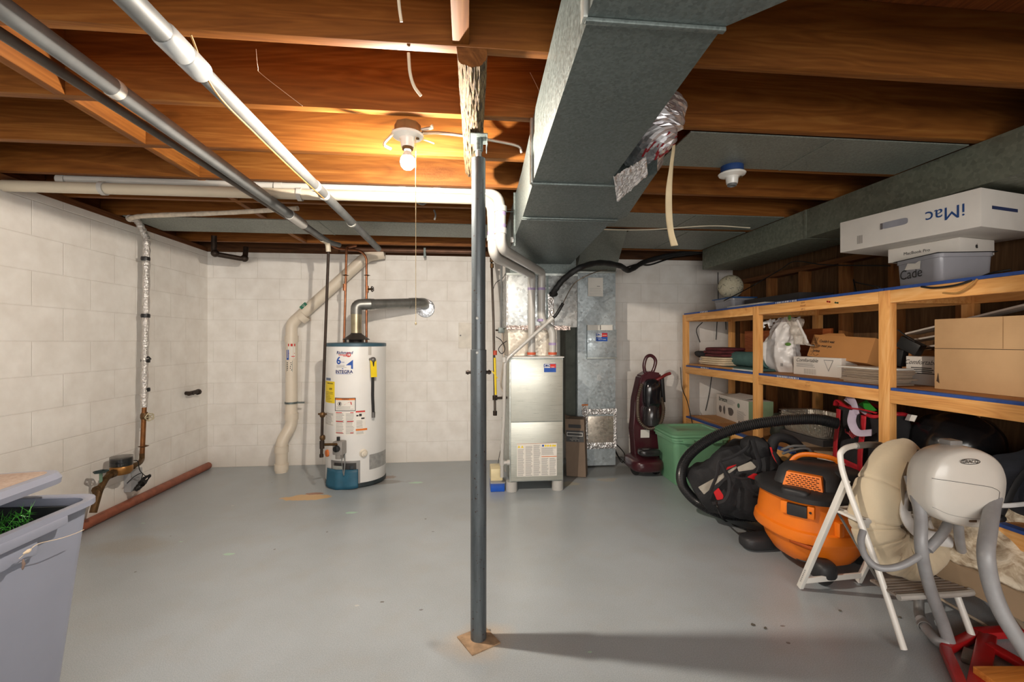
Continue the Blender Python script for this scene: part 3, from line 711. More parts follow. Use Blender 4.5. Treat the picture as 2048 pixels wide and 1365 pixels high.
rects([(-.025, .03, zat(708), zat(706.5)), (-.0, .03, zat(714), zat(712.5))], cm2, 'label_print', REDI, dr)
rects([(-.045, -.037, zat(718), zat(700)), (-.03, -.022, zat(718), zat(700)), (-.045, -.022, zat(720), zat(716.5))], cm2, 'blue_mark', BLUEI, dr)
rects([(-.045, .01, zat(744), zat(722))], cm, 'grey_label', M('grey_label', (150,158,152), .6), dr)
rects(lines(-.042, .006, zat(742), zat(724), 5, .5), cm2, 'label_print', INK, dr)
# green label on slanted pipe
sd = (pa[4]-pa[3]).normalized(); gp = P(613, 615, Y=4.46); vdir = Vector((-sd.z, 0, sd.x))
o = gp + Vector((0, -r-.002, 0))
B().bar(o-sd*.035, o+sd*.035, .06, .002, up=(0,1,0)).out('green_label', M('green_label', (30,110,84), .6), dr)
text('PVC', .028, plane(o+Vector((0,-.0016,0)), vdir, sd*1), 'label_print', PAPER, dr)
# ------------------------------------------------------------ water heater
HX, HY, HR, HH = -.972, 4.07, .25, 1.205
wh = thing('water_heater', 'white cylindrical gas water heater against the back wall', 'water heater', (HX, HY, 0))
AL = math.atan2(.972, 4.07)
def ph(px): return math.asin(max(-1, min(1, (px-714)/58.5))) + AL
def hz(px, py):
    a = math.asin(max(-1, min(1, (px-714)/58.5))); d = 3.954 - .25*math.cos(a); return CAM_Z - (py-682.5)*d/F_PX
def hm(R): return lambda u, v: Vector((HX + R*math.sin(u), HY - R*math.cos(u), v))
def patch(x0, y0, x1, y1, name, mat, lift=.001, par=None, n=8):
    a, c = ph(x0), ph(x1); xm = (x0+x1)/2; z0, z1 = hz(xm, y1), hz(xm, y0); f = hm(HR+lift); b = B()
    b.grid(lambda u, v: f(a+(c-a)*u, z0+(z1-z0)*v), n, 1)
    return b.out(name, mat, par or wh)
def htext(s, size, px, py, name, mat, lift=.0022, bold=0, shear=0, par=None):
    a, z = ph(px), hz(px, py); R = HR+lift
    return text(s, size, lambda u, v: Vector((HX + R*math.sin(a+u/R), HY - R*math.cos(a+u/R), z+v)), name, mat, par or wh, bold, shear)
B().lathe([(0, .03), (HR-.01, .03), (HR, .045), (HR, HH-.03), (0, HH-.03)], (HX, HY, 0), seg=72).out('tank', WHITEP, wh)
B().lathe([(HR, HH-.032), (HR+.004, HH-.03), (HR+.004, HH-.006), (HR-.01, HH), (.09, HH+.004), (0, HH+.004)], (HX, HY, 0), seg=64).out('top_cap', BLUEG, wh)
B().lathe([(0, .001), (HR-.012, .001), (HR+.002, .012), (HR+.002, .04), (HR-.004, .044), (0, .044)], (HX, HY, 0), seg=64).out('base_ring', M('base_black', (44,54,58), .5, 0, .4, 12), wh)
# burner door and blue flap
patch(668, 922, 721, 968, 'burner_opening', M('dull_metal', (150,148,146), .5, .5), .002)
patch(674, 926, 714, 944, 'burner_window', M('dark_opening', (60,58,58), .5, .4), .004)
patch(672, 930, 690, 942, 'inner_plate', GALVL, .006)
patch(702, 932, 709, 940, 'sight_glass', M('sight_black', (20,30,40), .2), .0075)
a0, a1 = ph(663), ph(717)
f = hm(HR)
def flap(u, v):
    a = a0+(a1-a0)*u; z0 = hz(690, 974); z1 = hz(690, 938); R = HR+.012 + .012*math.exp(-((u-.42)/.10)**2) + .004*math.sin(u*9) + .012*(1-v)
    return Vector((HX + R*math.sin(a), HY - R*math.cos(a), z0+(z1-z0)*v - .012*math.sin(PI*u)*(1-v)))
B().grid(flap, 36, 6).out('blue_flap', M('blue_flap', (34,88,112), .5, 0, .2), wh, solid=.004)
B().tube(curve([f(ph(688), hz(688, 905)), f(ph(689), hz(689, 925))+Vector((0,-.02,0)), f(ph(692), hz(692, 945))+Vector((0,-.03,0))], 6), .003, 6).out('thin_tube', STEEL, wh)
B().tube(curve([f(ph(692), hz(692, 905)), f(ph(695), hz(695, 925))+Vector((0,-.03,0)), f(ph(693), hz(693, 948))+Vector((0,-.03,0))], 6), .005, 6).out('thermocouple', STEEL, wh)
# gas control
gc = f(ph(688), hz(688, 892)); fr = Vector((math.sin(ph(688)), -math.cos(ph(688)), 0))
az = math.atan2(fr.x, -fr.y)
B().obox(gc+fr*.04, (.085, .08, .11), az, bev=.012).obox(gc+fr*.04+Vector((0,0,-.065)), (.045, .06, .05), az, bev=.006).out('gas_control', M('control_grey', (164,160,156), .45, .4), wh)
B().lathe([(0,0), (.027,0), (.025,.022), (.012,.026), (0,.026)], gc+fr*.081+Vector((0,0,-.0)), fr, 24).obox(gc+fr*.108, (.008,.014,.04), az).out('control_knob', BLACKP, wh)
B().cyl(gc+fr*.03+Vector((-.015,0,.05)), gc+fr*.03+Vector((-.015,0,.085)), .013).out('reset_button', BLACKP, wh)
q = f(ph(661), hz(661, 903)); n_ = Vector((math.sin(ph(661)), -math.cos(ph(661)), 0)); 
B().lathe([(0,0), (.030,0), (.028,.014), (0,.018)], q, n_, 24).out('orange_plug', M('orange_plug', (206,112,48), .5), wh)
q = f(ph(727), hz(727, 909)); n_ = Vector((math.sin(ph(727)), -math.cos(ph(727)), 0))
B().lathe([(0,0), (.034,0), (.034,.006), (.026,.012), (.022,.03), (.010,.032), (.009,.045), (0,.045)], q, n_, 24).out('drain_valve', M('cream_valve', (224,216,200), .4), wh)
# labels
t1 = patch(738, 910, 771, 940, 'rating_plate', M('silver_plate', (172,172,170), .45, .3, .2, 30), .0012)
htext('Richmond', .034, 692, 706, 'brand_text', M('navy_ink', (30,44,110), .6), shear=.2, bold=.0008)
rects([(ph(681)+.02, ph(701), hz(690, 711), hz(690, 709.6)), (ph(690), ph(704), hz(690, 713), hz(690, 711.8))], hm(HR+.002), 'red_swoosh', REDI, wh)
q = f(ph(700), hz(700, 710)); n_ = Vector((math.sin(ph(700)), -math.cos(ph(700)), 0))
B().lathe([(.013,.002), (.019,.002), (.019,.0025), (.013,.0025)], q, n_, 24).out('red_badge', REDI, wh)
htext('6', .085, 682, 722, 'large_six', BLUEI, bold=.002)
htext('YEAR', .014, 689, 725, 'small_print', BLUEI)
tri = [(ph(695), hz(700, 731)), (ph(708), hz(700, 731)), (ph(708), hz(700, 720))]; g = hm(HR+.0016)
b = B(); b.hull([g(*p) for p in tri], [(0,1,2)]); b.hull([g(ph(704.5), hz(704, 738)), g(ph(708), hz(704, 738)), g(ph(708), hz(704, 730)), g(ph(704.5), hz(704, 730))], [(0,1,2,3)])
b.hull([g(ph(688), hz(700, 738.5)), g(ph(708), hz(700, 738.5)), g(ph(708), hz(700, 737)), g(ph(688), hz(700, 737))], [(0,1,2,3)]); b.out('blue_triangle', BLUEI, wh)
htext('INTEGRA', .036, 691, 744, 'model_text', M('navy_ink', (30,44,110), .6), bold=.001, shear=0)
rects(lines(ph(678), ph(697), hz(690, 736), hz(690, 730), 3, .35), hm(HR+.0015), 'small_print', GREYINK, wh)
rects(lines(ph(677), ph(706), hz(690, 749), hz(690, 746.5), 2, .35), hm(HR+.0015), 'small_print', BLUEI, wh)
patch(656, 762, 674.5, 804.5, 'energy_label', YEL, .001)
patch(658, 755, 667, 760, 'small_sticker', M('blue_grey_sticker', (110,124,150), .6), .001)
htext('ENERGYGUIDE', .0125, 665.5, 766, 'energy_title', INK, bold=.0004)
htext('$309', .020, 667, 777, 'energy_price', INK, bold=.0005)
rects(lines(ph(658), ph(672), hz(665, 803), hz(665, 782), 7, .2, 3, .6), hm(HR+.0016), 'energy_print', INK, wh)
patch(675, 796, 713, 822.5, 'warning_border', INK, .0009)
patch(676.2, 797.2, 711.8, 821.3, 'warning_label', PAPER, .0014)
patch(676.2, 797.2, 711.8, 800.5, 'warning_header', ORNI, .0018)
htext('WARNING', .012, 694, 798.9, 'warning_title', INK, bold=.0003)
b = B(); g = hm(HR+.002); b.hull([g(ph(692), hz(700, 810)), g(ph(706), hz(700, 810)), g(ph(705), hz(700, 804)), g(ph(700), hz(700, 805))], [(0,1,2,3)]); b.out('flame_picture', REDI, wh)
b = B(); q = g(ph(684), hz(684, 807.5)); n_ = Vector((math.sin(ph(684)), -math.cos(ph(684)), 0)); b.lathe([(.015,0), (.018,0), (.018,.0006), (.015,.0006)], q, n_, 20); b.hull([g(ph(682.6), hz(684, 810)), g(ph(685.4), hz(684, 810)), g(ph(685.4), hz(684, 804.5)), g(ph(682.6), hz(684, 804.5))], [(0,1,2,3)]); b.out('warning_picture', INK, wh)
rects(lines(ph(678), ph(710), hz(690, 819.5), hz(690, 812.5), 3, .3), hm(HR+.002), 'warning_print', GREYINK, wh)
patch(655.9, 823, 673, 849, 'instruction_label', PAPER, .001); patch(675, 823, 711, 870, 'instruction_label', PAPER, .001); patch(712.5, 822, 731, 872, 'instruction_label', PAPER, .0011)
rects(lines(ph(657), ph(672), hz(665, 848), hz(665, 824), 10, .4), hm(HR+.0016), 'instruction_print', GREYINK, wh)
rects(lines(ph(677), ph(692), hz(690, 868), hz(690, 826), 15, .35) + lines(ph(695), ph(710), hz(690, 868), hz(690, 826), 15, .35, 4) + lines(ph(714), ph(728), hz(722, 858), hz(722, 842), 6, .35, 5) + lines(ph(714), ph(730), hz(722, 870), hz(722, 864), 3, .35, 5), hm(HR+.0016), 'instruction_print', GREYINK, wh)
rects([(ph(677), ph(690), hz(690, 843.5), hz(690, 842)), (ph(697), ph(709), hz(690, 843.5), hz(690, 842)), (ph(677), ph(688), hz(690, 826), hz(690, 824.5)), (ph(703), ph(709), hz(690, 826), hz(690, 824.5)), (ph(677), ph(690), hz(690, 866), hz(690, 864.8)), (ph(703), ph(709), hz(690, 866), hz(690, 864.8)), (ph(713), ph(730), hz(722, 826), hz(722, 823))], hm(HR+.0018), 'red_print', REDI, wh)
rects([(ph(713), ph(734), hz(722, 863), hz(722, 859))], hm(HR+.0018), 'orange_print', ORNI, wh)
rects([(ph(714), ph(718), hz(722, 834), hz(722, 831)), (ph(719), ph(724), hz(722, 834), hz(722, 829)), (ph(723), ph(729), hz(722, 840), hz(722, 837))], hm(HR+.0018), 'hand_picture', INK, wh)
patch(736, 692, 742, 711, 'small_grey_sticker', M('grey_sticker', (200,196,188), .6), .001)
# relief valve, tag, discharge tube
q = f(ph(740), hz(740, 720)); n_ = Vector((math.sin(ph(740)), -math.cos(ph(740)), 0)); sd_ = Vector((-n_.y, n_.x, 0))
B().cyl(q, q+n_*.045, .014).blob(q+n_*.045, (.05,.045,.045), 14, 10).out('relief_valve', M('valve_grey', (120,118,116), .45, .6), wh)
B().bar(q+n_*.05-Vector((0,0,.005)), q+n_*.062-Vector((0,0,.145)), .055, .003, up=n_).out('yellow_tag', YEL, wh)
B().tube([q+n_*.045-Vector((0,0,.02)), q+n_*.040+sd_*.0-Vector((0,0,.30)), q+n_*.03+sd_*.012-Vector((0,0,.46))], .012, 12).out('discharge_tube', BLACKR, wh)
e_ = q+n_*.03+sd_*.012-Vector((0,0,.44)); B().cyl(e_, e_-Vector((0,0,.045)), .0145).out('tube_end', M('valve_grey', (120,118,116), .45, .6), wh)
# draft hood
hx, hy = HX+.0, HY-.0
hb = B().lathe([(.045, HH+.085), (.05, HH+.075), (.105, HH+.035), (.115, HH+.03), (.112, HH+.026), (.05, HH+.06)], (hx, hy, 0), seg=32)
for k in range(4): th = PI/4 + k*PI/2; p = Vector((hx+.10*math.cos(th), hy+.10*math.sin(th), HH)); hb.bar(p, p+Vector((0,0,.032)), .02, .004, up=(math.cos(th), math.sin(th), 0))
hb.out('draft_hood', M('hood_dark', (78,72,68), .5, .5), wh)
B().lathe([(0,HH), (.06,HH), (.05,HH+.03), (0,HH+.03)], (hx, hy, 0), seg=24).out('flue_collar', M('hood_dark', (78,72,68), .5, .5), wh)
fl = thing('flue_vent_pipe', 'silver metal flue pipe from the top of the water heater to the back wall', 'flue pipe', (hx, hy, HH+.06))
FR = .045; zt_ = P(712, 612, Y=4.07).z; ep = P(842, 606, Y=4.40); tp_ = P(851, 617, Y=BY-.01)
BRT = M('flue_brassy', (170,160,134), .35, .7, .2)
B().cyl((hx, hy, HH+.062), (hx, hy, zt_-.065), FR, seg=28).out('vertical_pipe', BRT, fl)
FM = M('flue_grey', (138,138,134), .4, .65, .25)
e1 = Vector((hx, hy, zt_+.01))
B().tube(bend([(hx, hy, zt_-.075), tuple(e1), tuple(e1+Vector((.12,.03,.008)))], .075, 5), FR+.003, 22).out('elbow', FM, fl)
dd = (ep - e1).normalized()
B().tube([e1+dd*.10, ep], FR, 28).out('horizontal_pipe', FM, fl)
B().lathe([(FR,-.02), (FR+.004,-.02), (FR+.004,.02), (FR,.02)], e1+dd*.14, dd, 26).out('joint_band', FM, fl)
B().lathe([(FR,-.04), (FR+.004,-.04), (FR+.004,.04), (FR,.04)], ep-dd*.08, dd, 26).out('joint_band', FM, fl)
B().tube(bend([tuple(ep-dd*.03), tuple(ep+dd*.03), (tp_.x-.01, BY-.005, tp_.z+.03)], .06, 6), FR+.002, 22).out('wall_elbow', FM, fl)
B().lathe([(0,0), (.092,0), (.092,.012), (.086,.016), (0,.016)], (tp_.x, BY-.001, tp_.z), (0,-1,0), 32).out('wall_collar', foil('collar_metal', (226,230,236), 30, .5), fl)
# copper pipes
c1 = thing('copper_pipe', 'left copper water pipe rising from the water heater top', 'pipe', (P(688,680,Y=4.12)))
p0 = P(688, 678, Y=4.12); p0.z = HH
B().tube(bend([p0, P(690, 620, Y=4.12), P(693, 495, Y=4.12), P(712, 492, Y=4.25)], .03), .0105, 12).out('pipe', COPPER, c1)
c2_ = thing('copper_pipe', 'right copper water pipe with a shutoff valve above the water heater', 'pipe', (P(733,680,Y=4.12)))
p1 = P(733, 678, Y=4.12); p1.z = HH
B().tube(bend([p1, P(733, 515, Y=4.12), P(722, 502, Y=4.12), P(672, 497, Y=4.2), P(655, 485, Y=4.15)], .04), .0105, 12).out('pipe', COPPER, c2_)
for cc, px in ((c1, 691), (c2_, 734)):
    q = P(px, 551, Y=4.12); B().lathe([(0,-.005), (.014,-.005), (.030,0), (.014,.005), (0,.005)], q, seg=14).out('pipe_clip', BRONZE, cc)
    q = P(px-2 if px < 700 else px, 575 if px < 700 else 579, Y=4.12); B().lathe([(0,-.03), (.0145,-.03), (.0145,.03), (0,.03)], q, seg=14).out('coupling', COPPER, cc)
q = P(733, 579, Y=4.12); B().tube([q, q+Vector((.05,-.02,.0))], .009, 10).out('valve_body', BRONZE, c2_)
handwheel(q+Vector((.055,-.022,0)), (1,-.35,0), .022, 'valve_handle', IRON, c2_)
# ------------------------------------------------------------ main supply duct
md = thing('main_duct', 'large galvanised trunk duct running under the joists from the viewer to the furnace', 'duct', (.45, 2, 1.86))
ZD, ZT = 1.86, 2.117
nearp = [(.235, -2.3), (.235, .87), (.520, .87), (.60, .787), (.98, .42), (.98, -2.3)]
B().prism(nearp, ZD, ZT).out('near_section', GALV, md)
B().prism([(.238, .872), (.262, 1.797), (.572, 1.797), (.518, .872)], ZD, ZT).out('trunk_section', GALV, md)
e1_, e2_ = P(1290, 348, Z=ZD), P(1242, 432, Z=ZD)
sec2 = [(.264, 1.80), (.284, 2.33), (e2_.x, 2.33), (e2_.x+.035, 2.25), (e1_.x+.055, e1_.y+.08), (e1_.x+.04, e1_.y-.02), (.640, 1.835), (.60, 1.80)]
B().prism(sec2, ZD, ZT).out('takeoff_section', GALV, md)
B().prism([(.285, 2.332), (.308, 3.70), (.86, 3.70), (e2_.x-.01, 2.332)], ZD+.004, ZT).out('far_section', GALV, md)
# seams (drive cleats)
def cleat(y, x0, x1, w=.022): B().box(x0-.004, x1+.004, y-w/2, y+w/2, ZD-.009, ZD-.0005, .002).out('drive_cleat', GALV, md)
cleat(1.80, .262, .60); cleat(2.335, .284, e2_.x); cleat(2.30, .284, e2_.x, .01); cleat(.873, .236, .52, .012)
for y, x in ((.875, .236), (1.80, .262)): B().box(x-.010, x-.0005, y-.012, y+.012, ZD-.004, ZT, .002).out('side_cleat', GALVL, md)
# hanging strap at the left of duct
hs = thing('duct_hanger_strap', 'thin metal strap hanging at the left side of the big duct above the furnace', 'strap', (.24, 2.6, 1.8))
a, c = P(1029, 424, d=2.72), P(1029, 492, d=2.72)
B().box(a.x-.006, a.x+.006, a.y-.001, a.y+.001, c.z, 2.118).out('strap', GALV, hs)
B().bar(a+Vector((-.005,0,.0)), a+Vector((-.08,0,.0)), .012, .002).out('arm', GALV, hs)
B().obox(P(1024, 480, d=2.71), (.016,.01,.03)).out('clip', PVC, hs)
# down-going plenum between duct and furnace
FYF = 3.60
PY = 3.72
pl = thing('supply_plenum', 'large galvanised sheet metal plenum box above the furnace', 'duct', (.55, 3.8, 1.1))
x0 = P(1013, 600, Y=PY).x; x1 = P(1153, 600, Y=PY).x; z1 = P(1080, 551, Y=PY).z; z0 = P(1080, 655, Y=PY).z
B().box(x0+.03, x1-.005, PY-.0, 4.2, z1+.005, 2.117).out('neck', GALV, pl)
SPK = galv('spangled_galvanised', (200,204,204), .36, .5, 45, .45)
B().box(x0, x1, PY-.02, 4.2, z0, z1, .002).out('plenum_box', SPK, pl)
B().box(x0-.004, x1+.004, PY-.03, PY-.015, z1-.006, z1+.012).out('top_flange', GALVL, pl)
B().box(P(1092, 600, Y=PY).x, P(1096, 600, Y=PY).x, PY-.026, PY-.0205, z0, z1).out('standing_seam', GALV, pl)
# tapered transition to furnace
xa, xb = P(1017, 690, Y=PY+.05).x, P(1113, 690, Y=PY+.05).x
def hexa(bt, tp):  # bottom rect (x0,x1,y0,y1,z), top rect
    v = [(bt[0],bt[2],bt[4]), (bt[1],bt[2],bt[4]), (bt[1],bt[3],bt[4]), (bt[0],bt[3],bt[4]), (tp[0],tp[2],tp[4]), (tp[1],tp[2],tp[4]), (tp[1],tp[3],tp[4]), (tp[0],tp[3],tp[4])]
    b = B(); b.hull([Vector(p) for p in v], [(0,3,2,1), (4,5,6,7), (0,1,5,4), (1,2,6,5), (2,3,7,6), (3,0,4,7)]); return b
BEI = galv('beige_reflecting_metal', (206,196,180), .4, .45, 60, .2)
hexa((xa, xb, PY+.03, 4.2, 1.095), (xa-.008, xb-.002, PY+.03, 4.2, z0-.001)).out('coil_transition', BEI, pl)
tri = [P(1020, 655, Y=PY+.02), P(1020, 712, Y=PY+.10), P(1050, 680, Y=PY+.05)]
def crumple(p0, p1, wdt, name, par, n=60, amp=.006, out_=(0,-1,0), seed=0, mat=None):
    p0, p1 = Vector(p0), Vector(p1); d = (p1-p0); o = Vector(out_); s = d.normalized().cross(o).normalized(); r = random.Random(seed)
    def f(u, v):
        e = .5 - abs(v-.5); ww = wdt*(1+.18*noise.noise(Vector((u*14, seed, 0))))
        return p0 + d*u + s*(v-.5)*ww + o*(.0015 + amp*abs(noise.noise(Vector((u*d.length*60, v*4, seed))))*(e > .01))
    return B().grid(f, n, 6).out(name, mat or FOILM, par, smooth=False)
crumple((x0+.0, PY-.024, z0-.004), (x1-.06, PY-.024, z0-.006), .036, 'foil_tape', pl, 50, .006, seed=2, mat=foil('pink_foil', (206,188,180), 30, .8))
crumple(P(1103, 652, Y=PY-.026), P(1101, 588, Y=PY-.026), .05, 'foil_tape', pl, 40, .006, seed=5)
crumple((x0+.004, PY-.024, z1), (x0+.004, PY-.024, z0), .012, 'foil_tape', pl, 50, .003, seed=7)
# ------------------------------------------------------------ furnace
fn = thing('furnace', 'silver gas furnace cabinet standing on short white pipe feet', 'furnace', (.55, 3.9, 0))
fx0, fx1 = P(1019, 900, Y=FYF).x, P(1127, 900, Y=FYF).x
fz0, fz1 = P(1070, 964, Y=FYF).z, P(1070, 716, Y=FYF).z
fzm = P(1070, 844, Y=FYF).z
BR = NT('brushed_galvanised'); v = BR.coord((1.5,1,60)); n = BR.noise(v, 5, 6, .7); v2 = BR.coord((1,1,1)); n2 = BR.noise(v2, 3, 4)
BR.l(BR.ramp(BR.math('ADD', BR.math('MULTIPLY', n, .6), BR.math('MULTIPLY', n2, .4)), [(.3, lin((176,178,168))), (.7, lin((212,212,202)))]), BR.b.inputs['Base Color'])
BR.b.inputs['Metallic'].default_value = .6; BR.l(BR.ramp(n, [(.3, (.25,)*3), (.7, (.42,)*3)]), BR.b.inputs['Roughness']); BR.bump(n, .08, .002)
B().box(fx0, fx1, FYF+.012, 4.30, fz0, fz1, .003).out('cabinet', GALVL, fn)
B().box(fx0+.010, fx1-.008, FYF-.004, FYF+.011, fzm+.003, fz1-.014, .004).out('upper_door', BR.m, fn)
B().box(fx0+.010, fx1-.008, FYF-.004, FYF+.011, fz0+.010, fzm-.003, .004).out('lower_door', BR.m, fn)
B().box(fx0-.004, fx1+.004, FYF-.010, 4.3, fz1, fz1+.008, .002).out('top_rim', WHITEP, fn)
for px in (1023, 1115):
    q = P(px, 965, Y=FYF+.045); B().lathe([(0,.001), (.047,.001), (.047,fz0-.001), (0,fz0-.001)], (q.x, q.y, 0), seg=28).out('foot', PVC, fn)
for x in (fx0+.05, fx1-.05): B().lathe([(0,.001), (.047,.001), (.047,fz0-.001), (0,fz0-.001)], (x, 4.2, 0), seg=24).out('foot', PVC, fn)
def fp(y): return lambda u, v: Vector((u, y, v))
def fl_(x0, y0, x1, y1, Y, name, mat, par, th=.0008):
    a, c = P(x0, y1, Y=Y), P(x1, y0, Y=Y); return B().box(a.x, c.x, Y-th, Y, a.z, c.z).out(name, mat, par)
YD = FYF-.0045
def ft(s, size, px, py, Y, name, mat, par, bold=0, sp=1):
    q = P(px, py, Y=Y); return text(s, size, plane(q, (1,0,0), (0,0,1)), name, mat, par, bold, sp=sp)
def sticker(x0, y0, x1, y1, Y, par):
    ym = y0+(y1-y0)*.5
    fl_(x0, y0, x1, y1, Y, 'company_sticker', BLUEI, par)
    fl_(x0+(x1-x0)*.50, y0+.6, x1-.5, ym-.3, Y-.001, 'sticker_red', REDI, par)
    fl_(x0+.6, y0+.6, x0+(x1-x0)*.50, ym-.3, Y-.001, 'sticker_white', PAPER, par)
    k = (x1-x0)/24
    ft('DRC', .026*k, x0+(x1-x0)*.25, (y0+ym)/2, Y-.0022, 'sticker_text', BLUEI, par, .0015)
    rects([(P(x0+(x1-x0)*q, 0, Y=Y).x, P(x0+(x1-x0)*(q+w_), 0, Y=Y).x, P(0, y0+(y1-y0)*r_, Y=Y).z-.0022*k, P(0, y0+(y1-y0)*r_, Y=Y).z+.0022*k) for q, w_, r_ in ((.56,.36,.22),(.1,.36,.56),(.18,.22,.76),(.45,.1,.72),(.60,.26,.76))], lambda u, v: Vector((u, Y-.0022, v)), 'sticker_print', PAPER, par)
sticker(1088, 728, 1112, 745, YD, fn)
fl_(1034, 887, 1113.5, 954, YD, 'instruction_sheet', PAPER, fn)
fl_(1034, 886.5, 1113.5, 888.6, YD-.001, 'orange_header', ORNI, fn)
fl_(1083, 912.6, 1113.5, 914.6, YD-.001, 'orange_header', ORNI, fn)
pr = []
def zz_(py): return P(1070, py, Y=YD).z
def xx_(px): return P(px, 900, Y=YD).x
for k, (xa_, xb_, ya, yb) in enumerate([(1035.5,1049,898,952), (1051,1065,892,952), (1067,1081,890,952), (1083,1097,917,952), (1099,1112,917,952), (1083,1112,896,911)]):
    pr += lines(xx_(xa_), xx_(xb_), zz_(yb), zz_(ya), int((yb-ya)/2.1), .38, k)
rects(pr, fp(YD-.0012), 'fine_print', GREYINK, fn)
for px in (1038, 1044.5): 
    q = P(px, 894, Y=YD-.0012); b = B(); b.hull([q+Vector((-.011,0,-.010)), q+Vector((.011,0,-.010)), q+Vector((0,0,.011))], [(0,1,2)]); b.out('warning_triangle', YEL, fn)
for k, px in enumerate((1086, 1091, 1096, 1101, 1106, 1110)):
    q = P(px, 892, Y=YD-.0012); B().lathe([(0,0), (.0085,0), (.0085,.0004)], q, (0,-1,0), 16).out('safety_symbol', BLUEI if k == 0 else YEL, fn)
# condensate line (white small pipe up, then diagonal)
cl = thing('condensate_drain_line', 'small white plastic drain line with a diagonal run in front of the furnace', 'pipe', P(1005, 960, Y=3.5))
YQ = 3.592
B().tube(bend([P(1004, 955, Y=3.58), P(1004, 905, Y=3.58), P(1008, 830, Y=3.58), P(1010, 722, Y=3.585), P(1105, 637, Y=YQ)], .05), .0145, 14).out('pipe', PVC, cl)
B().tube([P(1097, 644, Y=YQ+.005), P(1106, 636, Y=YQ)], .021, 14).out('end_socket', PVC, cl)
for y_ in (720, 893): q = P(1009 if y_ < 800 else 1004.5, y_, Y=3.58); B().lathe([(0,-.02), (.0185,-.02), (.0185,.02), (0,.02)], q, seg=14).out('coupling', PVC, cl)
q = P(1004, 926, Y=3.58); B().lathe([(0,-.02), (.020,-.02), (.020,.02), (0,.02)], q, seg=14).tube([q, q+Vector((.06,0,0))], .016, 12).lathe([(0,0), (.022,0), (.022,.022), (0,.022)], q+Vector((.04,0,0)), (1,0,0), 14).out('tee', PVC, cl)
B().tube(curve([P(1106, 636, Y=YQ), P(1113, 629, Y=YQ-.01), P(1126, 607, Y=YQ-.01)], 6), .013, 10).out('black_tape', BLACKR, cl)
B().tube(curve([P(1126, 607, Y=YQ-.01), P(1140, 580, Y=YQ), P(1155, 562, Y=YQ), P(1190, 545, Y=3.6), P(1215, 540, Y=3.8)], 8), .004, 6).out('thin_wire', M('brown_cable', (96,84,70), .5), cl)
# condensate pump
pu = thing('condensate_pump', 'small condensate pump box with a blue base left of the furnace', 'pump', P(995, 983, Z=0))
q = P(995, 983, Z=0)
B().obox((q.x, q.y+.06, .035), (.115, .16, .07), bev=.008).out('blue_tank', M('blue_plastic', (24,86,190), .35), pu)
B().obox((q.x-.005, q.y+.09, .125), (.10, .17, .11), bev=.01).out('cream_cover', M('cream_plastic', (226,212,170), .45), pu)
B().obox((q.x-.0, q.y+.01, .078), (.12, .10, .012), bev=.004).out('grey_lid', M('grey_lid', (150,150,150), .5), pu)
# gas line left of furnace
gl = thing('furnace_gas_line', 'thin iron gas line with a yellow handled valve left of the furnace', 'pipe', P(990, 830, Y=4.0))
YG = 4.0
B().tube(bend([P(983, 508, Y=4.42), P(983, 520, Y=4.30), P(984, 560, Y=YG+.1), P(987, 640, Y=YG), P(990, 830, Y=YG)], .03), .011, 12).out('pipe', M('dull_iron', (96,86,78), .5, .5, .3), gl)
for y0, r_, m_ in ((520, .020, BRONZE), (532, .017, BRONZE), (706, .018, M('red_fitting', (190,72,44), .5)), (796, .022, IRON), (827, .018, IRON)):
    q = P(990 if y0 > 600 else 984, y0, Y=YG if y0 > 600 else 4.2); B().lathe([(0,-.02), (r_,-.02), (r_,.02), (0,.02)], q, seg=12).out('fitting', m_, gl)
B().tube([P(989, 716, Y=YG), P(991, 790, Y=YG)], .013, 12).out('flexible_connector', YEL, gl)
B().bar(P(984, 742, Y=YG-.02), P(995, 757, Y=YG-.02), .02, .008).out('valve_lever', YEL, gl)
B().tube([P(990, 797, Y=YG), P(1012, 796, Y=YG-.2)], .012, 12).out('branch', IRON, gl)
# electrical conduit
ec = thing('electrical_conduit', 'upright electrical conduit with a small switch box left of the furnace', 'conduit', P(1001, 640, Y=4.1))
B().tube([P(1003, 515, Y=4.15), P(1002, 655, Y=4.15)], .010, 10).out('conduit', STEEL, ec)
q = P(1004, 661, Y=4.13); B().obox(q, (.07, .045, .05), bev=.004).out('switch_box', GALV, ec)
B().cyl(q+Vector((-.035,-.005,0)), q+Vector((-.06,-.005,0)), .008).out('switch_knob', IRON, ec)
B().tube(curve([q+Vector((0,0,-.02)), P(1006, 690, Y=4.12), P(1008, 720, Y=4.1), P(1002, 770, Y=4.1), P(1012, 792, Y=3.9)], 10), .009, 8).out('flexible_conduit', ARM, ec)
flex('black_wire_loop', [P(1014, 540, Y=4.3), P(1006, 556, Y=4.3), P(992, 566, Y=4.3), P(986, 580, Y=4.2)], .003, 'thin black wire looping across the conduit above the furnace', WIREB, ridge=False)
flex('black_wire_loop', [P(992, 674, Y=3.95), P(1003, 682, Y=3.95), P(1010, 698, Y=3.95), P(1004, 708, Y=3.95), P(997, 700, Y=3.95), P(1003, 690, Y=3.95), P(1014, 682, Y=3.9)], .0035, 'loop of black wire left of the furnace top', WIREB, ridge=False)
flex('black_wire_loop', [P(1004, 835, Y=3.95), P(1009, 870, Y=3.95), P(1000, 905, Y=3.95), P(996, 930, Y=3.95)], .0025, 'thin dark wire hanging behind the small white drain line', WIREB, ridge=False)
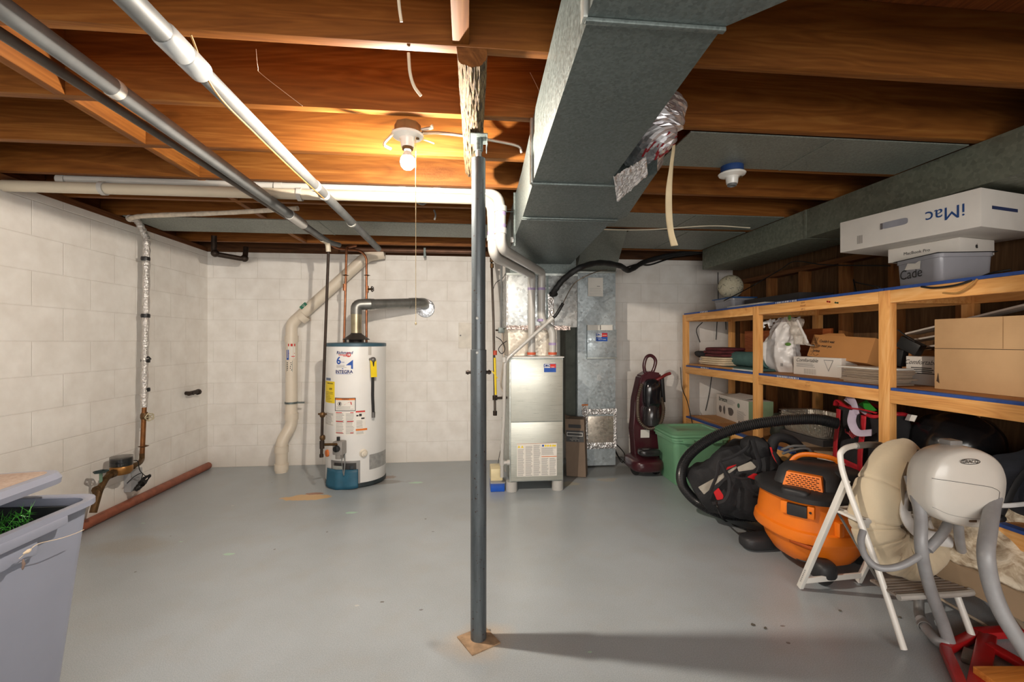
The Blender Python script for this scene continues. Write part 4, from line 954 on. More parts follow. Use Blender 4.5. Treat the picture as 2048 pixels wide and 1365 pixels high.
# ------------------------------------------------------------ return drop
rd = thing('return_air_drop', 'tall galvanised return air duct standing on the floor right of the furnace', 'duct', (1.25, 4.38, 0))
YR = 4.26
rx0, rx1 = P(1155, 700, Y=YR).x, P(1231, 700, Y=YR).x; rz1 = P(1190, 545, Y=YR).z
RDM = galv('blue_grey_galvanised', (186,196,200), .38, .5, 50, .3)
rb = B(); rb.box(rx0, rx1, YR, 4.585, .012, rz1)
ob = rb.out('duct_body', RDM, rd, smooth=False)
# cross-broken facets on the face
for (zc0, zc1) in ((P(1190, 655, Y=YR).z, rz1-.03), (P(1190, 822, Y=YR).z, P(1190, 718, Y=YR).z)):
    zc = (zc0+zc1)/2; b = B(); b.hull([Vector((rx0+.004, YR-.001, zc0)), Vector((rx1-.004, YR-.001, zc0)), Vector((rx1-.004, YR-.001, zc1)), Vector((rx0+.004, YR-.001, zc1)), Vector(((rx0+rx1)/2, YR-.007, zc))], [(0,1,4), (1,2,4), (2,3,4), (3,0,4)])
    b.out('cross_broken_face', RDM, rd, smooth=False)
B().box(rx0-.006, rx1+.006, YR-.020, YR+.01, rz1-.008, rz1+.008, .002).out('top_cleat', GALVL, rd)
tl, tr = P(1172, 455, Z=2.115), P(1250, 458, Z=2.115)
b = B(); v = [Vector((rx0-.01, YR+.0, rz1+.01)), Vector((rx1, YR+.0, rz1+.01)), Vector((rx1, 4.58, rz1+.01)), Vector((rx0-.01, 4.58, rz1+.01)), Vector((tl.x, tl.y, 2.112)), Vector((tr.x+.02, tr.y, 2.112)), Vector((tr.x+.1, 4.58, 2.112)), Vector((tl.x, 4.58, 2.112))]
b.hull(v, [(0,3,2,1), (4,5,6,7), (0,1,5,4), (1,2,6,5), (2,3,7,6), (3,0,4,7)]); b.out('flared_hood', GALVD, rd, smooth=False)
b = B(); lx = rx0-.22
b.box(P(1128, 700, Y=4.4).x, rx0-.001, 4.33, 4.585, .3, P(1140, 632, Y=4.4).z); b.out('dark_grey_side_duct', M('dark_side_duct', (84,88,80), .6, .3, .3), rd)  # side duct in one dark grey metal
fl_(1176, 556, 1206, 593, YR-.014, 'paper_form', PAPER, rd)
rects(lines(P(1178,0,Y=YR).x, P(1204,0,Y=YR).x, P(0,591,Y=YR).z, P(0,562,Y=YR).z, 8, .12, 4, .1) + [(P(1193,0,Y=YR).x, P(1199,0,Y=YR).x, P(0,559.5,Y=YR).z, P(0,558,Y=YR).z)], fp(YR-.0155), 'form_print', GREYINK, rd)
a, c = P(1173, 716, Y=YR), P(1231, 660, Y=YR)
B().box(a.x, c.x, YR-.035, YR-.012, a.z, c.z, .003).out('filter_door', RDM, rd)
B().box(a.x-.004, c.x+.004, YR-.042, YR-.012, a.z-.008, a.z+.004, .002).out('door_lip', GALVL, rd)
for xa_, xb_ in ((1174, 1199), (1201, 1224)): a2, c2 = P(xa_, 661, Y=YR-.02), P(xb_, 650.5, Y=YR-.02); B().box(a2.x, c2.x, YR-.038, YR-.012, a2.z, c2.z, .002).out('filter_tab', PAPER, rd)
sticker(1192, 666, 1215, 683, YR-.0355, rd)
q = P(1198, 756, Y=YR-.01); B().obox(q, (.045, .002, .058)).out('switch_plate', M('switch_plate', (196,200,202), .35, .4), rd)
B().lathe([(.010,.002), (.016,.002), (.016,.006), (.010,.006)], q, (0,-1,0), 20).out('ring', GALVL, rd)
fl_(1163.5, 809, 1176, 820, YR-.0015, 'small_warning_label', PAPER, rd); fl_(1163.5, 809, 1176, 812, YR-.003, 'small_warning_header', ORNI, rd)
a, c = P(1175, 889, Y=YR), P(1229, 832, Y=YR)
B().box(a.x, c.x, YR-.010, YR-.001, a.z, c.z, .002).out('cover_panel', galv('warm_panel', (196,186,172), .3, .6, 60, .2), rd)
for i, (p0, p1, wd) in enumerate([((1164, 825), (1233, 823), .055), ((1166, 893), (1232, 891), .06), ((1171, 828), (1172, 896), .045), ((1230, 828), (1230, 892), .03), ((1168, 812), (1172, 835), .03)]):
    crumple(P(*p0, Y=YR-.012), P(*p1, Y=YR-.012), wd, 'foil_tape', rd, 46, .012, seed=i+11)
# ------------------------------------------------------------ filter carton leaning beside furnace
fb = thing('brown_filter_carton', 'tall brown carton leaning between the furnace and the return duct', 'box', P(1153, 952, Z=0))
q0, q1 = P(1133, 953, Z=0), P(1172, 956, Z=0)
ud = (q1-q0).normalized(); nd = Vector((ud.y, -ud.x, 0)); hh = 5
W_ = (q1-q0).length; up_ = (Vector((-.05, .10, 1))).normalized(); H_ = (P(1150, 838, Y=q0.y+.05).z)
BRC = M('brown_carton', (122,104,88), .8, 0, .08, 10)
bk = -nd*.16; TOP_B = (P(1130, 838, Y=q0.y+.04), P(1168, 840, Y=q0.y+.04))
vs = [q0+Vector((0,0,.003)), q1+Vector((0,0,.003)), q1+bk+Vector((0,0,.003)), q0+bk+Vector((0,0,.003)), TOP_B[0], TOP_B[1], TOP_B[1]+bk, TOP_B[0]+bk]
b = B(); b.hull(vs, [(0,3,2,1), (4,5,6,7), (0,1,5,4), (1,2,6,5), (2,3,7,6), (3,0,4,7)]); b.out('carton', BRC, fb, smooth=False)
def onf(u, v, l=.001): 
    a = vs[0].lerp(vs[1], u); c = vs[4].lerp(vs[5], u); return a.lerp(c, v) + nd*l
def qd(u0, u1, v0, v1, name, mat, l=.0015): B().hull([onf(u0,v0,l), onf(u1,v0,l), onf(u1,v1,l), onf(u0,v1,l)], [(0,1,2,3)]); b = B(); b.hull([onf(u0,v0,l), onf(u1,v0,l), onf(u1,v1,l), onf(u0,v1,l)], [(0,1,2,3)]); return b.out(name, mat, fb, smooth=False)
qd(.17, .82, .845, .905, 'hand_hole', BLACKR); qd(.03, .96, .60, .80, 'dark_band', M('dark_grey_print', (66,66,66), .7), .0012)
qd(.08, .90, .70, .765, 'white_frame', PAPER, .0018); qd(.10, .88, .708, .757, 'frame_inside', M('dark_grey_print', (66,66,66), .7), .0022)
uu = (vs[1]-vs[0]).normalized(); vv_ = (vs[4]-vs[0]).normalized()
for k, (a_, c_, z_) in enumerate(((.35,.62,.665), (.22,.72,.64), (.3,.4,.615), (.5,.56,.615), (.66,.72,.615))): qd(a_, c_, z_, z_+.010, 'band_print', M('faded_print', (150,146,140), .7), .0018)
b = B(); b.hull([TOP_B[0], TOP_B[0]+bk*.6, TOP_B[0]+bk*.4+Vector((-.01,0,.03)), TOP_B[1]*.3+TOP_B[0]*.7+Vector((0,0,.02))], [(0,1,2), (0,2,3)]); b.out('torn_flap', BRC, fb, smooth=False)
# ------------------------------------------------------------ black insulated line set
bl_ = thing('black_insulated_line', 'thick black foam insulated refrigerant line looping from the plenum to the right', 'cable', P(1110, 590, Y=PY))
c = curve([P(1104, 590, Y=PY-.03), P(1112, 578, Y=PY-.10), P(1128, 558, Y=PY-.12), P(1160, 536, Y=3.5), P(1200, 526, Y=3.7), P(1240, 532, Y=3.95), P(1258, 541, Y=4.1), P(1290, 524, Y=4.25), P(1340, 511, Y=4.3), P(1403, 503, Y=4.35), P(1440, 503, Y=4.4)], 10)
B().tube(c, [.024 + .0015*math.sin(i*1.3) for i in range(len(c))], 12).out('foam_sleeve', BLACKR, bl_)
q = P(1107, 588, Y=PY-.04); B().blob(q, (.075, .06, .05), 14, 10, amp=.006, nsc=30).out('tape_wrap', BLACKP, bl_)
flex('dark_cable', [P(1245, 538, Y=4.588), P(1275, 529, Y=4.588), P(1300, 530, Y=4.588), P(1345, 516, Y=4.588), P(1400, 508, Y=4.588)], .008, 'second black cable along the top of the back wall on the right', WIREB, ridge=False)
flex('white_cable', [P(1185, 458, Z=2.10), P(1240, 460, Z=2.10), P(1310, 459, Z=2.105), P(1420, 452, Z=2.105), P(1500, 456, Z=2.10)], .005, 'white cable stapled across the joists right of the big duct near the back', WIRE, ridge=False)
# ------------------------------------------------------------ foil wrapped branch duct on the right side of trunk
fd = thing('foil_taped_branch_duct', 'short branch duct wrapped in shiny crumpled foil tape at the right of the big duct', 'duct', P(1270, 330, Z=1.95))
pts = [Vector((.66, 1.96, 1.975)), P(1262, 330, Z=1.985)+Vector((.03,0,0)), P(1290, 300, Z=1.99), P(1310, 265, Z=2.0), P(1322, 240, Z=2.04), P(1330, 222, Z=2.09)]
c = curve(pts, 10)
def fo(u, v):
    i = u*(len(c)-1); k = min(int(i), len(c)-2); p = c[k].lerp(c[k+1], i-k); t_ = (c[k+1]-c[k]).normalized(); a = t_.orthogonal().normalized() if False else (Vector((0,0,1)) - t_*t_.z).normalized(); bq = t_.cross(a)
    th = 2*PI*v; rr = .078 + .016*noise.noise(Vector((u*9, math.cos(th)*2, math.sin(th)*2))) + .007*noise.noise(Vector((u*40, math.cos(th)*6, math.sin(th)*6)))
    return p + (a*math.cos(th)+bq*math.sin(th))*rr
B().grid(fo, 60, 36).out('foil_wrapping', foil('bright_foil', (240,238,242), 9, .45), fd, smooth=False)
b = B(); 
for i in range(16):
    r_ = random.Random(i+3); u = r_.uniform(.45, .8); v = r_.uniform(.40, .62); p = fo(u, v); q = fo(min(1, u+.06), v+r_.uniform(-.03,.03)); n_ = Vector((0,0,-1)); b.bar(p+n_*.003, q+n_*.003, .008, .0006, up=(0,0,1))
b.out('red_print', M('dark_red', (150,30,40), .6), fd)
def fpatch(poly, seed):
    pts = [P(*p, Z=ZD-.004) for p in poly]; a, b_, c_, d_ = pts
    def g(u, v):
        p = (a.lerp(b_, u)).lerp(d_.lerp(c_, u), v); return p + Vector((0,0,-.012*abs(noise.noise(Vector((u*7, v*7, seed)))) - .006*abs(noise.noise(Vector((u*19, v*19, seed))))))
    B().grid(g, 30, 30).out('foil_patch', foil('bright_foil', (240,238,242), 9, .45), fd, smooth=False)
fpatch([(1227,352),(1292,312),(1296,348),(1234,404)], 3)
ts = thing('hanging_tape_strip', 'long strip of masking tape hanging from the foil taped branch duct', 'tape', P(1345, 490, d=1.75))
d0 = 1.50
tpz = [P(1302, 277, d=1.735), P(1330, 281, d=1.745), P(1347, 285, d=1.75), P(1343, 330, d=1.76), P(1338, 380, d=1.76), P(1338, 430, d=1.76), P(1342, 465, d=1.76), P(1349, 492, d=1.76)]
c = curve(tpz, 8); wd = [.034,.028,.014,.016,.024,.025,.023,.028]
def tf(u, v):
    i = u*(len(c)-1); k = min(int(i), len(c)-2); p = c[k].lerp(c[k+1], i-k); j = u*7; m = min(int(j), 6); ww = wd[m]+(wd[m+1]-wd[m])*(j-m)
    dr_ = Vector((.9, -.3+ .5*math.sin(u*5), 0)) if u > .3 else Vector((.1, -.4, -.9)); dr_.normalize(); return p + dr_*(v-.5)*ww
B().grid(tf, 56, 4).out('tape', M('masking_tape', (216,196,158), .6), ts, solid=.0008)
# ------------------------------------------------------------ duct along right wall
rdc = thing('side_duct', 'long green grey rectangular duct running along the right wall above the shelves', 'duct', (2.5, 2, 1.92))
GRN = galv('green_grey_galvanised', (134,139,124), .55, .3, 60, .35)
B().box(2.30, 2.70, -2.2, 2.865, 1.922, 2.117, .002).out('near_length', GRN, rdc)
B().box(2.30, 2.70, 2.87, 4.22, 1.922, 2.117, .002).out('far_length', GRN, rdc)
B().box(2.296, 2.704, 2.855, 2.88, 1.918, 2.117, .001).out('joint_cleat', GRN, rdc)
# ------------------------------------------------------------ storage shelves
sh = thing('storage_shelves', 'long wooden storage shelving unit with blue edged boards along the right wall', 'shelf', (2.47, 2.7, 0))
SX0, SX1 = 2.20, 2.735; ZS = (.46, .975, 1.50); PYS = (4.40, 3.255, 2.183, 1.10, .05)
OSB = wood('shelf_board_wood', (150,98,52), (178,122,70), (196,142,88), 1, .7, .8)
BLU = M('blue_edge_paint', (44,78,150), .5, 0, .2, 30)
for y in PYS:
    for x0, x1 in ((SX0, SX0+.042), (SX1-.04, SX1)):
        B().box(x0, x1, y-.032, y+.032, .001, ZS[2]-.013, .003).out('post', LUMZ, sh)
for z in ZS:
    for y0, y1 in zip(PYS[1:], PYS):
        B().box(SX0+.002, SX0+.040, y0+.0325, y1-.0325, z-.080, z-.014, .002).out('front_rail', LUM, sh)
        B().box(SX1-.038, SX1-.002, y0+.0325, y1-.0325, z-.080, z-.014, .002).out('rear_rail', LUM, sh)
        ya, yb = (y0+.002, y1-.002)
        bo = B().box(SX0+(.044 if z < 1.4 else .006), SX1-.045, ya, yb, z-.0135, z).out('shelf_board', OSB, sh)
        if z > 1.4 : B().box(SX0, SX0+.0055, ya, yb, z-.0135, z+.001).out('blue_edge', BLU, bo)
        else: B().box(SX0+.003, SX0+.0435, ya+.035, yb-.035, z-.0137, z+.0008).out('blue_edge', BLU, bo)
    for y in PYS[:-1]: B().box(SX0+.043, SX1-.041, y-.02, y+.02, z-.080, z-.0145, .002).out('cross_rail', LUM, sh)
LF = lambda z: plane((SX0-.0006, 0, z), (0,-1,0), (0,0,1))
def ticks(pya, pyb, py, z, n, name='white_lettering', seed=1):
    r = random.Random(seed); a, c = P(pya, py, X=SX0).y, P(pyb, py, X=SX0).y
    rects([(-(a+(c-a)*(i+.1)/n), -(a+(c-a)*(i+.1+.55*r.uniform(.6, 1.2))/n), -.006, .005) for i in range(n)], LF(z), name, PAPER, sh)
ticks(1551, 1594, 604, 1.4935, 13)
ticks(1400, 1416, 632, 1.4935, 5, seed=3); 
b0 = plane((SX0-.0006+.003, 0, .975-.0065), (0,-1,0), (0,0,1))
def ticks2(pya, pyb, py, n, seed):
    r = random.Random(seed); a, c = P(pya, py, X=SX0).y, P(pyb, py, X=SX0).y
    rects([(-(a+(c-a)*(i+.1)/n), -(a+(c-a)*(i+.1+.55*r.uniform(.6, 1.2))/n), -.0055, .0055) for i in range(n)], b0, 'white_lettering', PAPER, sh)
ticks2(1553, 1598, 753, 13, 5); ticks2(1401, 1418, 732, 5, 6)
STAMP = M('lumber_stamp', (150,96,50), .8)
for px, py, s_ in ((1606, 606, 'S-P-F'), (1606, 612, 'KD-HT'), (1606, 619, 'SPF 2'), (1615, 766, 'S-P-F'), (1615, 772, 'KD-HT')):
    q = P(px, py, X=SX0); text(s_, .016, plane((SX0-(.0008 if py < 700 else -.0012), q.y, q.z), (0,-1,0), (0,0,1)), 'lumber_stamp', STAMP, sh)
for px, py, m_ in ((1657, 604, REDI), (1673, 606, M('green_ink', (50,90,60), .7))):
    q = P(px, py, X=SX0-.001); B().obox(q, (.002, .028, .006), rx=.2).obox(q+Vector((0,.008,.002)), (.002,.006,.010)).obox(q+Vector((0,-.008,-.001)), (.002,.008,.009)).out('paint_mark', m_, sh)

# ------------------------------------------------------------ generic carton
def carton(name, lab, p0, p1, depth, z0, z1, mat, cat='box', bev=.003, grp=None):
    """face from p0 (far/left) to p1 (near/right) as seen by the viewer; depth goes away behind it"""
    p0, p1 = Vector((p0[0], p0[1], 0)), Vector((p1[0], p1[1], 0)); r = (p1-p0).normalized(); n = Vector((-r.y, r.x, 0))
    if n.x < 0 and abs(n.x) > abs(n.y): n = -n
    L = (p1-p0).length; m = Matrix((r, n, Vector((0,0,1)))).transposed().to_4x4(); m.translation = (p0.x, p0.y, 0)
    c = p0 + r*L/2 + n*depth/2
    t = thing(name, lab, cat, (c.x, c.y, z0), 0, grp)
    B().box(0, L, 0, depth, z0, z1, bev, m).out('carton', mat, t)
    face = lambda u, v, l=.001: p0 + r*u - n*l + Vector((0,0,z0+v))
    fmap = lambda u0, v0, l=.001, flip=1: (lambda a, b_: face(u0 + a*flip, v0 + b_*flip, l))
    return t, face, fmap, L, r, n
def quad(face, u0, u1, v0, v1, name, mat, par, l=.001):
    b = B(); b.hull([face(u0,v0,l), face(u1,v0,l), face(u1,v1,l), face(u0,v1,l)], [(0,1,2,3)]); return b.out(name, mat, par, smooth=False)
WBX = M('white_box', (226,220,212), .6, 0, .05, 8)
# ---- top shelf
za = ZS[2]+.001
tb = thing('clear_storage_tub', 'clear plastic tub with a handwritten name on the top shelf under two white boxes', 'tub', (2.42, 2.0, za))
def tub(c, L, W, H, taper, mat, par, name, wall=.004, rim=.006, rz=0, rad=.03, floor_=True):
    """open bin: L along local x, W along y"""
    m = Matrix.Translation(Vector(c)) @ Matrix.Rotation(rz, 4, 'Z')
    def ring(l, w, z, rr):
        pts = []
        for cx, cy, a0 in ((l/2-rr, w/2-rr, 0), (-l/2+rr, w/2-rr, PI/2), (-l/2+rr, -w/2+rr, PI), (l/2-rr, -w/2+rr, 3*PI/2)):
            for k in range(6): a = a0+PI/2*k/5; pts.append(m @ Vector((cx+rr*math.cos(a), cy+rr*math.sin(a), z)))
        return pts
    t_ = taper
    R = [ring(L-2*t_, W-2*t_, 0, rad*.8), ring(L-2*t_+.0, W-2*t_, .004, rad), ring(L, W, H-.02, rad), ring(L+2*rim, W+2*rim, H-.018, rad+rim), ring(L+2*rim, W+2*rim, H, rad+rim), ring(L-.002, W-.002, H, rad), ring(L-2*wall, W-2*wall, H-.004, rad), ring(L-2*t_-2*wall, W-2*t_-2*wall, wall, rad*.8)]
    b = B(); V = [[b.bm.verts.new(p) for p in r_] for r_ in R]; n = len(V[0])
    for A, C in zip(V, V[1:]):
        for k in range(n): b.bm.faces.new((A[k], A[(k+1)%n], C[(k+1)%n], C[k]))
    b.bm.faces.new(V[0][::-1]); b.bm.faces.new(V[-1]); return b.out(name, mat, par)
CLEARP = M('cloudy_plastic', (214,214,222), .22, 0, .03, trans=.55)
ang = math.atan2(-.06, .315)*0
tc = Vector((2.40, 2.06, za))
tub(tc, .25, .27, .142, .005, CLEARP, tb, 'tub', rz=-.19)
B().box(-.105, .105, -.115, .115, .008, .10, .01, Matrix.Translation(tc) @ Matrix.Rotation(-.19, 4, 'Z')).out('contents', M('tub_contents', (140,138,146), .7, 0, .3, 9), tb)
B().box(-.133, .133, -.143, .143, .1425, .1465, .003, Matrix.Translation(tc) @ Matrix.Rotation(-.19, 4, 'Z')).out('dark_lid', BLACKP, tb)
fr_ = Matrix.Rotation(-.19, 4, 'Z'); rr_ = fr_ @ Vector((0,-1,0)); nn_ = fr_ @ Vector((-1,0,0))
text('Cade', .070, plane(tc + nn_*.1262 + rr_*(-.03) + Vector((0,0,.065)), rr_ + Vector((0,0,.02)), (0,0,1)), 'handwritten_name', INK, tb)
q = tc + nn_*.127 + rr_*(-.02) + Vector((0,0,.103)); pl_ = plane(q, rr_, (0,0,1))
b = B(); b.hull([pl_(-.05,-.012), pl_(.05,-.02), pl_(.055,.025), pl_(.02,.012), pl_(-.03,.02)], [(0,1,2,3,4)]); b.out('torn_sticker', PAPER, tb, smooth=False)
zm = za+.148
q0, q1 = P(1776, 527, Z=zm), P(1920, 505, Z=zm)
mb, face, fmap, L, r, n = carton('laptop_box', 'thin white laptop box between the clear tub and the larger white box', q0, q1, .255, zm, zm+.075, WBX)
text('MacBook Pro', .022, fmap(L*.43, .036, .0015), 'box_print', INK, mb)
ef = lambda u, v, l=.001: Vector((q1.x, q1.y, 0)) + n*u + r*l + Vector((0,0,zm+v))
def apple(face2, u, v, s, par):
    b = B(); pts = []
    for k in range(28):
        th = 2*PI*k/28; rr = 1 - .16*math.exp(-((th-PI/2)/.3)**2) - .08*math.exp(-((th-3*PI/2)/.3)**2); x, y = rr*math.cos(th)*.92, rr*math.sin(th)
        if x > .55 and -.25 < y < .5: x -= .28
        pts.append((x, y))
    vs = [b.bm.verts.new(face2(u+x*s, v+y*s)) for x, y in pts]; b.bm.faces.new(vs); b.out('fruit_logo', INK, par, smooth=False)
    b = B(); vs = [b.bm.verts.new(face2(u+x*s, v+y*s)) for x, y in ((-.02,1.05),(.05,1.4),(.35,1.6),(.32,1.25))]; b.bm.faces.new(vs); b.out('logo_leaf', INK, par, smooth=False)
apple(lambda a, c: ef(a, c, .0015), .12, .036, .010, mb)
zi = zm+.076
q0, q1 = P(1680, 506, Z=zi), P(1962, 453, Z=zi)
im, face, fmap, L, r, n = carton('computer_box', 'large white computer box with upside down blue lettering, topmost on the storage shelves', q0, q1, .50, zi, zi+.172, WBX)
IMB = M('logo_blue', (30,70,130), .6)
text('iMac', .085, fmap(L*.79, .092, .0015, -1), 'box_lettering', IMB, im)
b = B(); fz = lambda u, v: face(u, v, .002)
pts = []; cxx, cyy, wx_, hy_ = L*.45, .098, .062, .017
for k in range(24):
    th = 2*PI*k/24; pts.append(fz(cxx+math.copysign(abs(math.cos(th))**.35, math.cos(th))*wx_, cyy+math.copysign(abs(math.sin(th))**.5, math.sin(th))*hy_))
b.bm.faces.new([b.bm.verts.new(p) for p in pts]); b.out('handle_recess', M('recess_grey', (150,150,158), .5), im, smooth=False)
quad(face, cxx-wx_-.004, cxx-wx_+.008, cyy-hy_, cyy+hy_*.9, 'handle_edge', M('recess_dark', (110,104,104), .5), im, .0025)
rects([(L*.155+i*.006, L*.155+i*.006+.003, .03, .075) for i in range(5)], lambda u, v: face(u, v, .0015), 'scuff_print', M('scuff', (160,152,146), .8), im)
ef = lambda u, v, l=.001: Vector((q1.x, q1.y, 0)) + n*u + r*l + Vector((0,0,zi+v))
quad(lambda u, v, l: ef(u, v, l), .075, .26, .083, .098, 'blue_bar', M('bar_blue', (46,58,96), .6), im, .0015)
# ball on a blue tub, far end of the top shelf
bt_ = thing('small_clear_bin', 'small clear bin with a blue lid at the far left end of the top shelf', 'bin', P(1475, 610, Z=za))
bc = Vector((2.44, 3.92, za))
tub(bc, .22, .30, .10, .01, CLEARP, bt_, 'bin')
B().box(bc.x-.12, bc.x+.12, bc.y-.165, bc.y+.165, za+.101, za+.112, .004).out('blue_lid', M('blue_lid', (40,90,150), .4), bt_)
B().blob((bc.x-.02, bc.y+.05, za+.05), (.12, .12, .07), amp=.01, nsc=20).out('yellow_contents', M('yellow_stuff', (214,180,110), .6), bt_)
ba = thing('speckled_ball', 'cream ball with short dark dashes resting on the blue lidded bin', 'ball', (bc.x, bc.y, za+.113))
Rb = .108; bcn = Vector((bc.x-.02, bc.y+.02, za+.113+Rb))
BA = NT('speckled_ball'); v = BA.coord((1,1,1), False); n_ = BA.noise(v, 60, 3)
BA.l(BA.ramp(n_, [(.3, lin((198,188,160))), (.7, lin((216,208,184)))]), BA.b.inputs['Base Color']); BA.b.inputs['Roughness'].default_value = .8; BA.bump(n_, .4, .003)
B().lathe([(Rb*math.cos(-PI/2+PI*k/24), Rb*math.sin(-PI/2+PI*k/24)) for k in range(25)], bcn, seg=36).out('shell', BA.m, ba)
r_ = random.Random(5)
for i in range(60):
    z_ = r_.uniform(-.8, .9); a = r_.uniform(PI*.8, PI*1.9); d1 = Vector((math.cos(a)*math.sqrt(1-z_*z_), math.sin(a)*math.sqrt(1-z_*z_), z_)); tdir = d1.orthogonal(); tdir.rotate(Matrix.Rotation(r_.uniform(0, PI), 3, d1))
    B().bar(bcn+d1*(Rb+.0003)-tdir*.007, bcn+d1*(Rb+.0003)+tdir*.007, .003, .001, up=d1).out('dash', INK, ba)
# flat items on the top shelf
wt = carton('white_flat_boards', 'white flat boards lying at the edge of the far bay of the top shelf', (2.25, 3.72), (2.25, 3.22), .34, za, za+.018, PAPER, 'boards')
dk = carton('dark_flat_case', 'dark flat case lying on the top shelf right of the ball', (2.40, 3.70), (2.40, 3.05), .27, za+.019, za+.075, M('dark_grey_case', (62,58,58), .6), 'case')
flex('black_cable', [P(1448, 602, Z=za+.02), P(1500, 575, X=2.5), P(1560, 540, X=2.6), P(1590, 523, X=2.62), P(1650, 530, X=2.6), P(1780, 532, X=2.5)], .004, 'black cable strung in the air above the far half of the top shelf', WIREB, ridge=False)
flex('black_cable', [P(1757, 576, Z=za+.008), P(1722, 574, Z=za+.01)+Vector((.1,0,0)), P(1712, 565, X=2.5), P(1707, 560, X=2.5), P(1712, 583, X=2.42)], .004, 'black cable loop on the top shelf left of the clear tub', WIREB, ridge=False)
flex('black_cable', [P(1843, 575, X=2.193)+Vector((0,0,.003)), P(1870, 576, X=2.19), P(1915, 570, X=2.19), P(1960, 555, X=2.22), P(1985, 546, X=2.3), P(2020, 540, X=2.36)], .005, 'black cable drooping over the front of the top shelf below the white boxes', WIREB, ridge=False)
flex('brown_cable', [P(1886, 586, X=2.192), P(1915, 586, X=2.19), P(1940, 572, X=2.19), P(1955, 558, X=2.2)], .004, 'tan cable end hanging over the front of the top shelf', M('tan_cable', (176,130,70), .6), ridge=False)
# ---- middle shelf
zb = ZS[1]+.001
CB = NT('big_cardboard'); v = CB.coord((1,1,1)); n_ = CB.noise(v, 3, 6); vs_ = CB.coord((2,2,90)); nf = CB.noise(vs_, 3, 3)
CB.l(CB.ramp(n_, [(.35, lin((186,150,108))), (.7, lin((206,168,124)))]), CB.b.inputs['Base Color']); CB.b.inputs['Roughness'].default_value = .8; CB.bump(nf, .15, .002)
bb, face, fmap, L, r, n = carton('large_cardboard_box', 'large plain cardboard box on the middle shelf at the right edge of the picture', (2.385, 2.085), (2.375, 1.40), .30, zb, zb+.355, CB.m)
quad(face, 0, L, .205, .2075, 'flap_gap', M('dark_gap', (70,50,34), .9), bb, .0012); quad(face, .30, .3025, .21, .354, 'crease', M('tape_line', (170,132,90), .8), bb, .0012)
b = B(); b.hull([face(.012,.04,.002), face(.026,.03,.002), face(.020,.085,.002)], [(0,1,2)]); b.out('torn_edge', M('dark_gap', (70,50,34), .9), bb, smooth=False)
sb, face, fmap, L, r, n = carton('white_shoe_box', 'long white printed box on the middle shelf under the printed brown box', P(1587, 748, Z=zb), P(1683, 757, Z=zb), .12, zb, zb+.130, WBX)
text('Comfortable', .038, fmap(L*.30, .105, .0015), 'box_title', INK, sb, shear=.4)
rects(lines(.03, .21, .055, .085, 4, .45, 3, .3), lambda u, v: face(u, v, .0015), 'box_print', GREYINK, sb)
rects([(.10+i*.022, .118+i*.022, .008, .045) for i in range(5)], lambda u, v: face(u, v, .0015), 'size_table', M('light_grey_print', (196,190,182), .7), sb)
b = B()
for s_, l_ in ((.05, .0015),): b.hull([face(.31-s_*.8,.115,l_), face(.31+s_*.8,.115,l_), face(.31,.035,l_)], [(0,1,2)])
b.out('triangle_mark', GREYINK, sb, smooth=False); b = B(); b.hull([face(.31-.033,.110,.002), face(.31+.033,.110,.002), face(.31,.046,.002)], [(0,1,2)]); b.out('triangle_inside', WBX, sb, smooth=False)
ends = lambda u, v, l: Vector((P(1683,757,Z=zb).x, P(1683,757,Z=zb).y, 0)) + n*u + r*l + Vector((0,0,zb+v))
quad(ends, .03, .09, .03, .10, 'grid_table', M('light_grey_print', (196,190,182), .7), sb, .0015)
# printed brown box tilted on top
pq0, pq1 = P(1628, 704, X=2.54), P(1790, 726, X=2.50)
pb = thing('printed_brown_box', 'long brown delivery box with black lettering leaning on the white printed box', 'box', (2.6, 2.75, zb+.135))
p0, p1 = Vector((2.50, 3.10, zb+.135)), Vector((2.455, 2.55, zb+.105)); rr = (p1-p0).normalized(); up2 = Vector((.30, -.04, 1)); up2 = (up2 - rr*up2.dot(rr)).normalized(); nn2 = rr.cross(up2).normalized()
if nn2.x < 0: nn2 = -nn2
Lp = (p1-p0).length; Hp = .165
mp = Matrix((rr, nn2, up2)).transposed().to_4x4(); mp.translation = p0
PBM = M('brown_delivery_card', (196,138,80), .75, 0, .06, 6)
B().box(0, Lp, 0, .155, 0, Hp, .003, mp).out('carton', PBM, pb)
pf = lambda u, v, l=.0015: p0 + rr*u + up2*v - nn2*l
text("Couldn't wait", .027, lambda a, c: pf(.155+a, .118+c), 'box_lettering', INK, pb, shear=.15, bold=.0004)
text('to meet you', .027, lambda a, c: pf(.150+a, .085+c), 'box_lettering', INK, pb, shear=.15, bold=.0004)
text('prime', .028, lambda a, c: pf(.085+a, .045+c), 'box_lettering', INK, pb, bold=.0006)
c = [pf(.06+.055*k/10, .022-.012*math.sin(PI*k/10), .0015) for k in range(11)]; b = B()
for a, d in zip(c, c[1:]): b.bar(a, d, .0005, .0045, up=nn2)
b.out('smile_arrow', INK, pb)
rects([(.022, .048, .012, .034), (.022, .048, .038, .058), (.022, .048, .062, .078), (.022, .048, .081, .088)], lambda u, v: pf(u, v), 'handling_marks', INK, pb)
rects([(.024, .046, .014, .032), (.024, .046, .040, .056), (.024, .046, .064, .076)], lambda u, v: pf(u, v, .002), 'mark_inside', PBM, pb)
rects([(.035, .039, .110, .145), (.053, .057, .110, .145), (.028, .066, .100, .103)], lambda u, v: pf(u, v), 'arrow_marks', INK, pb)
b = B(); b.hull([pf(.05, Hp, -.01), pf(.30, Hp, -.01), pf(.26, Hp+.022, -.02), pf(.12, Hp+.018, -.02)], [(0,1,2,3)]); b.out('open_flap', PBM, pb, smooth=False, solid=.003)
